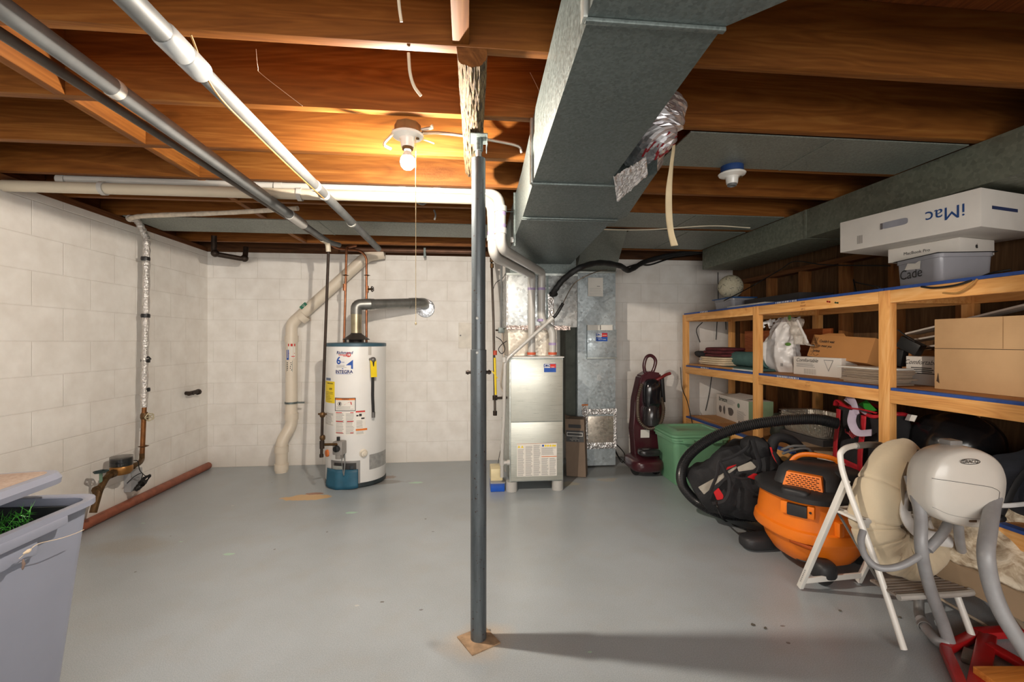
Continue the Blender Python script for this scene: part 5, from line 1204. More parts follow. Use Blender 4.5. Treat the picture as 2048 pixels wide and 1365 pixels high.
carton('brown_box_behind_post', 'dark brown box tilted behind the third shelf post on the middle shelf', (2.64, 2.50), (2.64, 2.12), .08, zb, zb+.19, CARDD)
bk_ = thing('black_bracket', 'black plastic bracket on the middle shelf left of the large cardboard box', 'bracket', (2.50, 2.33, zb+.1))
q = P(1822, 692, X=2.53); B().obox(q, (.05, .12, .07), rz=.1, rx=.5, bev=.008).obox(q+Vector((0,.06,-.07)), (.04,.05,.10), rx=.2, bev=.006).out('bracket', BLACKP, bk_)
flex('black_cable', [P(1796, 660, X=2.5), P(1812, 672, X=2.5), P(1830, 684, X=2.5)], .004, 'black cable beside the black bracket on the middle shelf', WIREB, ridge=False)
for k, (y_, lab) in enumerate(((.0, 'lowest long white board leaning behind the large cardboard box'), (.04, 'middle long white board leaning behind the large cardboard box'), (.075, 'uppermost long white board leaning behind the large cardboard box'))):
    a, c = P(1815+k*5, 700-k*16, X=2.66), P(1900, 690-k*20, X=2.66); tag(B().bar(a, c+(c-a)*2.2, .10, .010, up=(0,0,1), bev=.001).out('white_board', M('white_board', (206,196,186), .6)), lab, 'board', 'white boards behind the cardboard box')
w2, face, fmap, L, r, n = carton('white_printed_box', 'white printed box on the middle shelf beside the stack of tiles', P(1812, 740, X=2.50), P(1880, 740, X=2.50), .12, zb, zb+.158, WBX)
text('Comfortable', .036, fmap(L*.45, .125, .0015), 'box_title', INK, w2, shear=.4)
rects(lines(.03, .17, .06, .10, 4, .5, 3, .3), lambda u, v: face(u, v, .0015), 'box_print', INK, w2)
# stack of tiles around the third post
r_ = random.Random(9); TL = M('floor_tile', (158,140,122), .55, 0, .2, 9); TLW = M('floor_tile_white', (226,222,214), .45, 0, .08)
ords_ = ['lowest', 'second', 'third', 'fourth', 'fifth', 'sixth', 'seventh', 'eighth', 'ninth', 'tenth']
for k in range(10):
    z0 = zb+k*.0092; dx, dy = r_.uniform(-.012, .012), r_.uniform(-.02, .02); last = k == 9
    B_ = B().box(2.285+dx, 2.43+dx, 2.235+dy-(.02 if last else 0), 2.54+dy+(.03 if last else 0), z0, z0+.0085, .001)
    tag(B_.out('floor_tile', TLW if last else TL), 'white tile on top of the tile stack behind the third shelf post' if last else ords_[k]+' grey tile from the bottom of the stack behind the third shelf post', 'tile', 'tiles stacked on the middle shelf')
# plank, rolls, fabrics
pk = B().obox((2.70, 3.62, zb+.17), (.018, 1.05, .34), bev=.002).out('brown_plank', wood('red_plank', (120,58,24), (152,80,38), (176,104,56), 1, .6)); tag(pk, 'wide reddish brown plank standing along the back of the middle shelf', 'plank')
TEAL = M('teal_foam', (76,110,106), .8, 0, .15, 20, .3, 120)
tr_ = thing('teal_foam_roll', 'rolled teal foam mat lying on the middle shelf behind the second post', 'foam roll', (2.42, 3.45, zb))
B().lathe([(0, -.24), (.045, -.24), (.064, -.23), (.066, 0), (.064, .23), (.045, .24), (0, .24)], (2.44, 3.66, zb+.085), (0,1,0), 28).out('roll', TEAL, tr_)
B().obox((2.38, 3.60, zb+.010), (.24, .50, .018), bev=.007).out('flat_end', TEAL, tr_)
def folded(name, lab, c, size, n, mat, seed, amp=.010, cat='cloth', grp=None):
    t = thing(name, lab, cat, c, 0, grp); r_ = random.Random(seed); h = size[2]/n
    for k in range(n):
        B().blob((c[0]+r_.uniform(-.008,.008), c[1]+r_.uniform(-.012,.012), c[2]+h*(k+.5)), (size[0]*r_.uniform(.92,1.03), size[1]*r_.uniform(.92,1.03), h*1.12), 40, 14, .35, amp, 9, seed+k).out('fold', mat, t)
    return t
folded('cream_cloth', 'folded cream cloths at the far end of the middle shelf under the maroon cloth', (2.43, 4.07, zb+.018), (.30, .44, .075), 4, M('cream_cloth', (222,202,170), .9, 0, .12, 12, .4, 90), 4)
folded('maroon_cloth', 'rumpled maroon cloth on top of the folded cream cloths', (2.43, 4.05, zb+.096), (.27, .36, .085), 3, M('maroon_cloth', (92,34,38), .9, 0, .35, 16, .6, 60), 9, .018)
tag(B().blob((2.34, 4.30, zb+.115), (.13, .14, .06), 24, 14, .7, .012, 10, 3).out('black_cloth', M('black_cloth', (40,38,40), .9, 0, .3, 16, .5, 60)), 'black cloth bundle at the far left end of the middle shelf', 'cloth')
tag(B().obox((2.42, 3.98, zb+.009), (.40, .68, .016), rz=.03, bev=.002).out('brown_board', M('tan_board', (176,124,74), .7, 0, .2, 8)), 'brown board lying flat under the folded cloths', 'board')
tag(B().obox((2.28, 3.50, zb+.006), (.07, .30, .010), rz=-.03, bev=.002).out('white_strip', PAPER), 'white strips lying on the edge of the middle shelf left of the second post', 'strip')
# white shopping bag
sbg = thing('white_plastic_bag', 'crumpled white plastic bag with green print standing on the middle shelf', 'bag', P(1568, 752, Z=zb))
cb_ = Vector((2.52, 3.36, zb))
BAGM = M('white_bag_plastic', (232,230,228), .32, 0, .05, 8, coat=.3)
def bag(u, v):
    th = 2*PI*u; prof = [.11,.145,.155,.15,.14,.125,.115,.11,.095,.08]; j = v*(len(prof)-1); k = min(int(j), len(prof)-2); rr = prof[k]+(prof[k+1]-prof[k])*(j-k)
    nz = noise.noise(Vector((math.cos(th)*2.2, math.sin(th)*2.2, v*3.5))); n2 = abs(noise.noise(Vector((math.cos(th)*5, math.sin(th)*5, v*9))))
    rr *= 1 + .22*nz + .22*n2*(.3+v)
    lean = Vector((-.03*math.sin(v*3), -.02*v + .03*math.sin(v*5), 0))
    return cb_ + lean + Vector((math.cos(th)*rr*.75, math.sin(th)*rr*1.02, v*.43 + .02*nz*v))
B().grid(bag, 64, 48).out('bag_body', BAGM, sbg)
hd = cb_+Vector((-.03, -.01, .43))
B().grid(lambda u, v: hd + Vector((-.05+.015*math.sin(v*9), .03 + .06*u - .0 + .05*v, -.05 + .05*u - .012*math.sin(u*8) - .03*v)), 14, 14).out('handle_left', BAGM, sbg, solid=.001)
B().tube(curve([hd+Vector((-.02,.05,-.02)), hd+Vector((-.06,.11,-.035)), hd+Vector((-.075,.14,-.05)), hd+Vector((-.06,.125,-.075))], 6), [.012]*19, 8, prof=(1,.3)).out('left_ear', BAGM, sbg)
pt_ = [P(1594, 640, X=2.42), P(1604, 662, X=2.41), P(1616, 687, X=2.40)]
B().tube(curve(pt_, 6), .012, 8, prof=(1,.25)).out('strap', BAGM, sbg)
B().grid(lambda u, v: P(1572+26*u+(4+16*v)*v, 634+56*v+4*u, X=2.43) + Vector((.03*u + .012*math.sin(u*9+v*4), .012*math.sin(v*14+u*3), .006*math.sin(v*20))), 24, 24).out('grey_printed_panel', M('grey_print_plastic', (196,188,178), .4, 0, .25, 60), sbg, solid=.001)
GRP = M('green_print', (96,140,66), .5)
for px, py, w_, h_ in ((1576, 689, .065, .026), (1579, 636, .035, .040)):
    q = P(px, py, X=2.385); B().blob(q, (.006, w_, h_), 16, 8).out('green_print', GRP, sbg)
q = P(1561, 730, X=2.395); rects([(i*.006, i*.006+.003, -.012, .012) for i in range(5)], plane(q, (0,-1,0), (0,0,1)), 'black_print', INK, sbg)
# ---- bottom shelf
zc = ZS[0]+.001
p0_, p1_ = P(1433, 832, Z=zc), P(1497, 855, Z=zc)
bz, face, fmap, L, r, n = carton('appliance_box', 'white printed appliance box with green ends on the bottom shelf', (p0_.x, p0_.y), (p1_.x, p1_.y), .22, zc, zc+.225, WBX)
text('breeze', .062, fmap(L*.23, .185, .0015), 'box_title', M('dark_green_ink', (50,66,50), .7), bz, bold=.001)
ends = lambda u, v, l: Vector((p1_.x, p1_.y, 0)) + n*u + r*l + Vector((0,0,zc+v))
quad(ends, .001, .219, .001, .224, 'green_end', M('pale_green', (150,176,140), .6), bz, .001)
rects(lines(L*.36, L*.62, .15, .20, 5, .3, 2), lambda u, v: face(u, v, .0015), 'box_print', GREYINK, bz)
rects(lines(L*.68, L*.93, .03, .12, 9, .35, 5), lambda u, v: face(u, v, .0015), 'box_print', GREYINK, bz)
for u_, w_, h_ in ((.14, .05, .07), (.27, .03, .085), (.48, .085, .09)):
    q = face(L*u_, .085, .0012); b = B(); r_ = random.Random(int(u_*100)); b.hull([face(L*u_+math.cos(t_*PI/5)*w_*r_.uniform(.5,.8), .085+math.sin(t_*PI/5)*h_*r_.uniform(.4,.6), .0015) for t_ in range(10)], [tuple(range(10))]); b.out('product_picture', M('picture_grey', (110,104,100), .6, 0, .5, 90), bz, smooth=False)
b = B(); q = face(L*.72, .165, .001); b.lathe([(0,0), (.022,0), (.022,.0006), (0,.0006)], q, -n, 20); b.out('green_seal', M('seal_green', (96,130,110), .6), bz)
for u_ in (.72, .79): quad(face, L*u_, L*u_+.02, .012, .026, 'red_photo', REDI if u_ > .75 else INK, bz, .0015)
b = B(); b.hull([face(L*.3,.226,-.02), face(L*.8,.226,-.02), face(L*.95,.262,-.14), face(L*.35,.256,-.13)], [(0,1,2,3)]); b.out('lifted_flap', WBX, bz, smooth=False, solid=.002)
tag(B().obox((2.45, 4.15, zc+.002), (.34, .42, .004), rz=.1).obox((2.33, 4.16, zc+.006), (.05, .26, .004), rz=.2, rx=.02).out('cardboard_sheet', CARD), 'flat cardboard sheet at the far end of the bottom shelf', 'cardboard')
flex('black_cable', [P(1361, 735, X=2.19), P(1364, 775, X=2.185), P(1375, 805, X=2.185), P(1384, 845, X=2.185), P(1388, 862, X=2.185)], .004, 'black cable hanging down the front of the far shelf post', WIREB, ridge=False)
for k, pts in enumerate(([(1452,560),(1450,600),(1452,660)], [(1436,545),(1436,610),(1432,680)], [(1405,645),(1393,660),(1400,685)], [(1424,750),(1418,790),(1411,822)])):
    flex('black_cable', [P(x, y, Y=4.59) for x, y in pts], .004, ['dangling black cable against the back wall right of the ball', 'dangling black cable against the back wall left of the ball', 'short black cable end showing behind the top left bay', 'thin black cable hanging behind the bottom left bay'][k], WIREB, ridge=False)
# foil roasting pans
PANM = foil('pan_foil', (206,200,190), 50, .5)
for k in range(3):
    t = thing('foil_roasting_pan', ['bottom', 'middle', 'top'][k]+' foil roasting pan nested on the bottom shelf behind the black hose', 'pan', (2.48, 3.0, zc+.10+k*.02), 0, 'nested foil roasting pans')
    L_, W_ = .46, .33
    def pf_(u, v, k=k):
        th = 2*PI*u; e_ = .35; cx = math.copysign(abs(math.cos(th))**e_, math.cos(th)); cy = math.copysign(abs(math.sin(th))**e_, math.sin(th))
        prof = [(0,0), (.86,0), (.88,.01), (.97,.095), (1.0,.10), (1.05,.102)]; j = v*5; m = min(int(j), 4); s_ = prof[m][0]+(prof[m+1][0]-prof[m][0])*(j-m); z_ = prof[m][1]+(prof[m+1][1]-prof[m][1])*(j-m)
        w_ = 1 + (.014*math.sin(th*52) if .4 < v < .97 else 0)
        return Vector((2.50+cx*s_*W_/2*w_, 2.98+cy*s_*L_/2*w_, zc+.10+.02*k+z_))
    B().grid(pf_, 156, 10).out('pan', PANM, t, smooth=False)
tag(B().obox((2.50, 2.98, zc+.049), (.30, .42, .095), bev=.004).out('dark_box', M('dark_grey_case', (62,58,58), .6)), 'dark box under the foil roasting pans on the bottom shelf', 'box')
tag(B().blob((2.40, 3.24, zc+.11), (.15, .12, .20), 26, 18, .8, .02, 12, 8).out('dark_bag', M('dark_green_bag', (50,54,46), .6, 0, .4, 20, .4)), 'rumpled dark bag between the second post and the foil pans', 'bag')
r_ = random.Random(12)
for k in range(5):
    tag(B().obox((2.37+r_.uniform(-.02,.02), 2.76+r_.uniform(-.03,.03), zc+.006+k*.0105), (.25, .34, .010), rz=r_.uniform(-.15,.15), bev=.001).out('cardboard_pad', M('grey_cardboard', (168,140,112), .85, 0, .15)), ords_[k]+' cardboard pad from the bottom of the pile right of the second post', 'cardboard', 'pile of cardboard pads')
for k in range(5):
    t = B().obox((2.32+r_.uniform(-.02,.02), 2.53+k*.008, zc+.004+k*.006), (.20, .26, .005), rz=.5+r_.uniform(-.2,.2), rx=.0).out('newspaper', M('newsprint', (206,198,188), .8, 0, .25, 60))
    tag(t, ords_[k]+' newspaper from the bottom of the pile in front of the black and red bag', 'newspaper', 'newspapers on the bottom shelf')
# black and red tote bag
tbg = thing('black_red_tote_bag', 'black tote bag with wide red straps standing on the bottom shelf beside the third post', 'bag', (2.40, 2.36, zc))
CLB = M('black_canvas', (38,36,38), .85, 0, .3, 12, .3, 160); CLR = M('red_strap', (186,26,40), .6, 0, .2, 20)
cbg = Vector((2.345, 2.40, zc+.0))
mB = Matrix.Translation(cbg) @ Matrix.Rotation(math.radians(-14), 4, 'Z')
def tbag(u, v):
    th = 2*PI*u; e_ = .45; sx = .20*(1-.10*v); sy = .40*(1-.03*v)+.03*math.sin(v*3)
    cx = math.copysign(abs(math.cos(th))**e_, math.cos(th)); cy = math.copysign(abs(math.sin(th))**e_, math.sin(th))
    nz = noise.noise(Vector((cx*1.6, cy*1.6, v*3+2)))*.03
    return mB @ Vector((cx*(sx/2+nz), cy*(sy/2+nz), v*.36 + .012*math.sin(th*3)*v))
B().grid(tbag, 60, 24).out('body', CLB, tbg)
B().tube([tbag(k/48, .985) for k in range(48)], .011, 8, closed=True).out('red_rim', CLR, tbg)
def fbag(y, z, l=.008): return mB @ Vector((-.10*(1-.1*z/.36) - l - .012, y, z))
for y_ in (.135, -.11):
    b = B(); b.grid(lambda u, v: fbag(y_-.022+.044*u, .0+.34*v, .012+.006*math.sin(v*5)) , 3, 20); b.out('strap', CLR, tbg, solid=.004)
b = B(); b.grid(lambda u, v: fbag(-.185+.37*u, .005+.05*v, .012), 12, 3); b.out('red_base_band', CLR, tbg, solid=.003)
for k in range(7):
    a = k/6; B().tube(curve([fbag(.045-.09*a, .235-.015*math.sin(k), .014), fbag(.045-.09*a-.01, .215, .016), fbag(.04-.09*a-.02, .205+.012*math.cos(k), .014)], 4), .003, 5).out('red_embroidery', M('red_thread', (150,40,46), .6), tbg)
tp0 = [tbag(.55, 1), fbag(.09, .40, -.02), fbag(.05, .43, .0), fbag(-.04, .40, .02), fbag(-.09, .34, .03)]
B().tube(curve(tp0, 8), .020, 8, prof=(.2,1)).out('lilac_handle', M('lilac_strap', (178,166,184), .6), tbg)
B().tube(curve([fbag(-.06, .36, .03), fbag(-.10, .30, .06), fbag(-.14, .25, .05), fbag(-.19, .26, .01)], 8), .020, 8, prof=(.2,1)).out('lilac_handle', M('lilac_strap', (178,166,184), .6), tbg)
B().tube(curve([fbag(.16, .36, .01), fbag(.12, .395, .02), fbag(0, .37, .03), fbag(-.12, .375, .02), fbag(-.2, .37, .0)], 8), .014, 8, prof=(.35,1)).out('red_zip_edge', CLR, tbg)
b = B(); b.hull([fbag(.02,.385,-.04), fbag(-.12,.36,-.02), fbag(-.16,.38,-.03), fbag(-.02,.415,-.06)], [(0,1,2,3)]); b.out('green_item', M('bright_green', (50,150,50), .6), tbg, smooth=False, solid=.006)
B().tube(curve([fbag(.12, .0, .02), fbag(.08, -.05, .06), fbag(0, -.06, .10), fbag(-.06, -.03, .08), fbag(-.085, .02, .02)], 8), .016, 8, prof=(1,.3)).out('hanging_strap', CLR, tbg)
# shiny black bag behind the third post
tag(B().blob((2.50, 2.08, zc+.20), (.36, .36, .40), 34, 24, .9, .025, 6, 5, flat=-.197).out('black_trash_bag', M('shiny_black_plastic', (20,20,22), .22, 0, .2, coat=.4)), 'shiny black plastic bag on the bottom shelf just right of the third post', 'bag')
q = P(1818, 838, X=2.32); tag(B().obox(q+Vector((.012,0,.004)), (.003, .05, .035), ry=.5).out('white_tag', PAPER), 'small white tag on the shiny black bag', 'tag')
b = B().blob((2.50, 1.55, zc+.15), (.40, .62, .30), 40, 24, .8, .05, 5, 15, flat=-.148); tag(b.out('dark_clothes_pile', M('dark_navy_cloth', (36,40,50), .9, 0, .4, 9, .5, 60)), 'pile of dark clothes on the bottom shelf behind the baby swing', 'clothes')
tag(B().blob((2.30, 1.86, zc+.12), (.24, .28, .24), 34, 22, .8, .03, 8, 21, flat=-.119).out('black_backpack', M('black_nylon', (44,44,46), .75, 0, .3, 12, .3, 80)), 'black fabric backpack on the bottom shelf above the beige cushion', 'backpack')
# ------------------------------------------------------------ grey tote at front left
gt = thing('grey_storage_tote', 'large grey plastic tote at the front left filled with green tinsel, its lid ajar', 'tote', (-1.56, 1.32, 0))
LAV = M('lavender_grey_plastic', (142,147,164), .38, 0, .05, 5, coat=.15)
gc_ = Vector((-1.575, 1.315, 0))
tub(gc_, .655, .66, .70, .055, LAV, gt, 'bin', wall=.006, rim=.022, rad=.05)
b = B(); b.box(gc_.x+.322, gc_.x+.352, gc_.y-.33, gc_.y+.20, .655, .684, .006); b.out('rim_skirt', LAV, gt)
b = B(); b.box(gc_.x+.312, gc_.x+.338, gc_.y-.20, gc_.y+.12, .600, .652, .01); b.out('handle_recess_lip', LAV, gt)
B().box(gc_.x-.30, gc_.x+.30, gc_.y-.30, gc_.y+.30, .50, .505).out('dark_inner_sheet', M('dark_inner_grey', (40,44,46), .8), gt)  # dark sheets inside the bin: flat below, upright at far and right
B().box(gc_.x-.29, gc_.x+.295, gc_.y+.300, gc_.y+.306, .50, .675).out('dark_inner_sheet', M('dark_inner_grey', (40,44,46), .8), gt)
B().box(gc_.x+.297, gc_.x+.302, gc_.y-.28, gc_.y+.29, .50, .675).out('dark_inner_sheet', M('dark_inner_grey', (40,44,46), .8), gt)
q = P(52, 1103, X=gc_.x+.345)
lt = thing('loose_white_thread', 'loose white thread and lint stuck on the side of the grey tote', 'thread', q)
B().tube(curve([P(38, 1118, X=-1.215), P(60, 1100, X=-1.21), P(78, 1088, X=-1.212), P(120, 1078, X=-1.212), P(150, 1068, X=-1.215), P(168, 1060, X=-1.215)], 6), .0010, 5).out('thread', COB, lt)
B().blob(P(54, 1104, X=-1.212), (.006, .024, .010), 12, 8, amp=.004, nsc=80).out('lint', COB, lt)
B().blob(P(46, 1130, X=-1.217), (.005, .009, .030), 12, 8, amp=.003, nsc=80).out('brown_lint', M('brown_lint', (130,110,100), .9), lt)
ld = thing('grey_tote_lid', 'grey dusty lid resting crooked on top of the large grey tote', 'lid', (-1.70, 1.35, .72))
mL = Matrix.Translation(Vector((-1.68, 1.30, .752))) @ Matrix.Rotation(math.radians(1.5), 4, 'Z') @ Matrix.Rotation(math.radians(1.0), 4, 'X') @ Matrix.Rotation(math.radians(-2.5), 4, 'Y')
def rr_ring(l, w_, z, rr):
    pts = []
    for cx, cy, a0 in ((l/2-rr, w_/2-rr, 0), (-l/2+rr, w_/2-rr, PI/2), (-l/2+rr, -w_/2+rr, PI), (l/2-rr, -w_/2+rr, 3*PI/2)):
        for k in range(7): a = a0+PI/2*k/6; pts.append(mL @ Vector((cx+rr*math.cos(a), cy+rr*math.sin(a), z)))
    return pts
DUST = NT('dusty_lid'); v = DUST.coord((1,1,1)); n_ = DUST.noise(v, 90, 5, .7); n2 = DUST.noise(v, 3, 4)
DUST.l(DUST.ramp(DUST.math('ADD', DUST.math('MULTIPLY', n_, .6), DUST.math('MULTIPLY', n2, .4)), [(.4, lin((166,144,128))), (.62, lin((190,172,158)))]), DUST.b.inputs['Base Color']); DUST.b.inputs['Roughness'].default_value = .85
LR, LW, ZL = .70, .72, 0
R = [rr_ring(.665, .685, -.010, .05), rr_ring(LR, LW, -.022, .06), rr_ring(LR+.008, LW+.008, -.004, .065), rr_ring(LR-.01, LW-.01, .014, .06), rr_ring(LR-.05, LW-.05, .016, .05)]
b = B(); V = [[b.bm.verts.new(p) for p in r_] for r_ in R]; n = len(V[0])
for A, C in zip(V, V[1:]):
    for k in range(n): b.bm.faces.new((A[k], A[(k+1)%n], C[(k+1)%n], C[k]))
b.bm.faces.new(V[0][::-1]); b.out('rim', LAV, ld)
R = [rr_ring(LR-.05, LW-.05, .0162, .05), rr_ring(LR-.09, LW-.09, .018, .05), rr_ring(LR-.22, LW-.22, .0185, .05), rr_ring(LR-.24, LW-.24, .006, .05)]
b = B(); V = [[b.bm.verts.new(p) for p in r_] for r_ in R]
for A, C in zip(V, V[1:]):
    for k in range(n): b.bm.faces.new((A[k], A[(k+1)%n], C[(k+1)%n], C[k]))
b.bm.faces.new(V[-1]); b.out('dusty_top', DUST.m, ld)
# tinsel
r_ = random.Random(4); b = B()
for s in range(75):
    c0 = Vector((gc_.x + r_.uniform(-.26,.24), gc_.y + r_.uniform(-.30,.26), .55 + r_.uniform(0,.10)))
    dr_ = Vector((r_.uniform(-1,1), r_.uniform(-1,1), r_.uniform(-.2,.5))).normalized()
    for k in range(70):
        p = c0 + dr_*(k*.0022); q = p + Vector((r_.gauss(0,1), r_.gauss(0,1), r_.gauss(.2,1))).normalized()*r_.uniform(.022,.045); sd = (q-p).orthogonal().normalized()*.0011
        b.hull([p-sd, p+sd, q], [(0,1,2)])
t = b.out('green_tinsel', M('green_tinsel', (70,150,56), .35, .1, .6, 200), smooth=False)
tag(t, 'bunch of shiny green tinsel garland inside the grey tote', 'tinsel', kind='stuff')

# ------------------------------------------------------------ upright carpet cleaner
cc = thing('upright_carpet_cleaner', 'dark maroon upright carpet cleaner against the back wall beside the green tote', 'carpet cleaner', (1.62, 4.10, 0))
MAR = M('maroon_plastic', (74,32,40), .28, 0, .2, 8, coat=.4); DKG = M('smoky_plastic', (46,44,46), .2, 0, .2, coat=.3)
YC = 4.12
def cp(px, py, dy=0): return P(px, py, Y=YC+dy)
B().blob(P(1287, 925, Y=4.02)+Vector((0,.0,.0)), (.30, .36, .13), 36, 20, .55).out('foot_housing', MAR, cc)
b = B(); outl = [(1268,930),(1264,860),(1267,800),(1278,752),(1294,742),(1318,746),(1322,800),(1316,870),(1318,925)]
pts = [cp(*o) for o in outl]; A = [b.bm.verts.new(p+Vector((0,-.05,0))) for p in pts]; C = [b.bm.verts.new(p+Vector((0,.09,0))) for p in pts]; m_ = len(A)
for k in range(m_): b.bm.faces.new((A[k], A[(k+1)%m_], C[(k+1)%m_], C[k]))
b.bm.faces.new(A); b.bm.faces.new(C[::-1]); bmesh.ops.bevel(b.bm, geom=list(b.bm.edges), offset=.014, segments=2, affect='EDGES'); b.out('body', MAR, cc)
B().tube(curve([cp(1291, 750), cp(1288, 732), cp(1293, 715), cp(1303, 712), cp(1311, 722), cp(1307, 740), cp(1300, 752)], 8), .016, 12).out('loop_handle', MAR, cc)
B().lathe([(0,0), (.075,0), (.08,.03), (.075,.15), (.05,.19), (0,.19)], cp(1302, 850, -.07), (0,0,1), 28).out('lower_tank', DKG, cc)
B().blob(cp(1303, 790, -.06), (.17, .14, .30), 30, 20, .7).out('upper_tank', M('black_gloss', (24,24,28), .15, 0, .1, coat=.5), cc)
c = curve([cp(1284, 768, -.10), cp(1276, 800, -.12), cp(1278, 840, -.12), cp(1298, 858, -.13), cp(1320, 848, -.12), cp(1327, 820, -.1), cp(1322, 795, -.08)], 16)
B().tube(c, [.017 if i % 2 else .013 for i in range(len(c))], 10).out('suction_hose', M('bronze_hose', (92,78,66), .4, .2, .3), cc)
B().tube(curve([cp(1310, 762, -.06), cp(1322, 756, -.07), cp(1332, 750, -.06), cp(1341, 747, -.06)], 6), .015, 10).out('spray_tool', M('tool_red', (120,40,40), .35), cc)
B().bar(cp(1324, 755, -.06), cp(1327, 805, -.06), .03, .03, bev=.006).out('tool_wand', BLACKP, cc)
for px in (1272, 1312): B().lathe([(0,-.02), (.06,-.02), (.068,-.01), (.068,.01), (.06,.02), (0,.02)], Vector((P(px, 930, Y=3.95).x, 3.97, .069)), (1,.15,0), 26).out('wheel', BLACKP, cc)
B().obox(cp(1290, 868, -.068)+Vector((0,-.0,0)), (.085, .003, .075), rx=.05).out('paper_label', PAPER, cc)
B().blob(P(1298, 905, Y=3.90), (.20, .12, .07), 26, 14, .6).out('brush_window', DKG, cc)
B().tube(curve([Vector((1.55, 4.22, .01)), Vector((1.50, 4.38, .07)), Vector((1.50, 4.50, .17)), Vector((1.58, 4.42, .08)), Vector((1.52, 4.32, .02)), Vector((1.49, 4.46, .11))], 8), .005, 6).out('power_cord', WIREB, cc)

# ------------------------------------------------------------ green tote
gr = thing('green_storage_tote', 'pale green lidded storage tote on the floor between the carpet cleaner and the shelves', 'tote', (2.05, 3.82, 0))
GREEN = M('pale_green_plastic', (122,176,138), .42, 0, .05, 5)
rz_g = math.radians(-2); gC = Vector((1.955, 3.80, .002))
mg = Matrix.Translation(gC) @ Matrix.Rotation(rz_g, 4, 'Z')
tub(gC, .46, .42, .385, .03, GREEN, gr, 'bin', wall=.005, rim=.014, rz=rz_g, rad=.045)
def lidring(l, w_, z, rr):
    return [mg @ Vector((cx+rr*math.cos(a0+PI/2*k/5), cy+rr*math.sin(a0+PI/2*k/5), z)) for cx, cy, a0 in ((l/2-rr, w_/2-rr, 0), (-l/2+rr, w_/2-rr, PI/2), (-l/2+rr, -w_/2+rr, PI), (l/2-rr, -w_/2+rr, 3*PI/2)) for k in range(6)]
for z0_, nm_ in ((.387, 'lid_lower'), (.412, 'lid_upper')):
    b = B(); R = [lidring(.47, .43, z0_, .05), lidring(.505, .465, z0_+.001, .05), lidring(.505, .465, z0_+.018, .05), lidring(.48, .44, z0_+.024, .05)]
    V = [[b.bm.verts.new(p) for p in r__] for r__ in R]; n = len(V[0])
    for A, C in zip(V, V[1:]):
        for k in range(n): b.bm.faces.new((A[k], A[(k+1)%n], C[(k+1)%n], C[k]))
    b.bm.faces.new(V[0][::-1]); b.bm.faces.new(V[-1]); b.out(nm_, GREEN, gr)
b = B(); R = [lidring(.48, .44, .437, .05), lidring(.42, .38, .455, .05), lidring(.34, .28, .457, .04), lidring(.32, .26, .447, .04)]
V = [[b.bm.verts.new(p) for p in r__] for r__ in R]; n = len(V[0])
for A, C in zip(V, V[1:]):
    for k in range(n): b.bm.faces.new((A[k], A[(k+1)%n], C[(k+1)%n], C[k]))
b.bm.faces.new(V[-1]); b.out('lid_top', GREEN, gr)
for sx in (-1, 1):
    b = B(); b.box(sx*.12-.045, sx*.12+.045, -.245, -.222, .365, .40, .006, mg); b.out('latch', GREEN, gr)
# ------------------------------------------------------------ long black vacuum hose
hz_ = thing('black_vacuum_hose', 'long ribbed black hose looping from the shelf over the green tote to the floor', 'hose', P(1440, 1030, Z=0))
hp = [P(1560, 1035, d=2.95), P(1500, 1040, d=3.02), P(1440, 1030, d=3.08), P(1395, 1005, d=3.12), P(1366, 972, d=3.1), P(1364, 938, d=3.05), P(1383, 906, d=3.0), P(1430, 874, d=2.92), P(1490, 853, d=2.85), P(1560, 842, d=2.78), P(1630, 839, d=2.7), P(1676, 848, d=2.66)]
for q in hp[:4]: q.z = max(q.z, .04)
c = curve(hp, 34); L = len(c)
B().tube(c, [.0345 if i % 2 else .0300 for i in range(L)], 16).out('hose', M('hose_black', (30,30,32), .35, 0, .15, coat=.2), hz_)
# ------------------------------------------------------------ black sports bag
bg = thing('black_sports_bag', 'black sports bag with white and red panels lying behind the orange vacuum', 'bag', P(1470, 1030, Z=0))
NY = M('bag_nylon', (34,34,37), .75, 0, .35, 14, .35, 90); GP = M('bag_grey_panel', (184,178,164), .8, 0, .12, 12, .3, 60); RP = M('bag_red', (206,32,38), .5)
D_ = 2.95
ax0, ax1 = P(1395, 990, d=3.05), P(1560, 905, d=2.92)
def bodyf(u, v):
    p = ax0.lerp(ax1, u); p.z = p.z*.55 + .5*(.13+.23*u); th = 2*PI*v; prof = (.10 + .085*math.sin(PI*min(1, u*1.05))**.5 + .05*u)
    if u <= .001 or u >= .999: prof *= .25
    nz = noise.noise(Vector((u*4, math.cos(th)*1.3, math.sin(th)*1.3)))*.05 + noise.noise(Vector((u*12, math.cos(th)*4, math.sin(th)*4)))*.014
    t_ = (ax1-ax0).normalized(); a = Vector((0,0,1)); a = (a-t_*a.dot(t_)).normalized(); bq = t_.cross(a)
    q = p + (a*math.cos(th)*1.05 + bq*math.sin(th)*1.0)*(prof+nz); q.z = max(q.z, .006); return q
B().grid(bodyf, 48, 40).out('main_body', NY, bg)
tocam = Vector((-.62, -.78, .1)).normalized()
def onbag(px, py, dd=0): return P(px, py, d=dd)
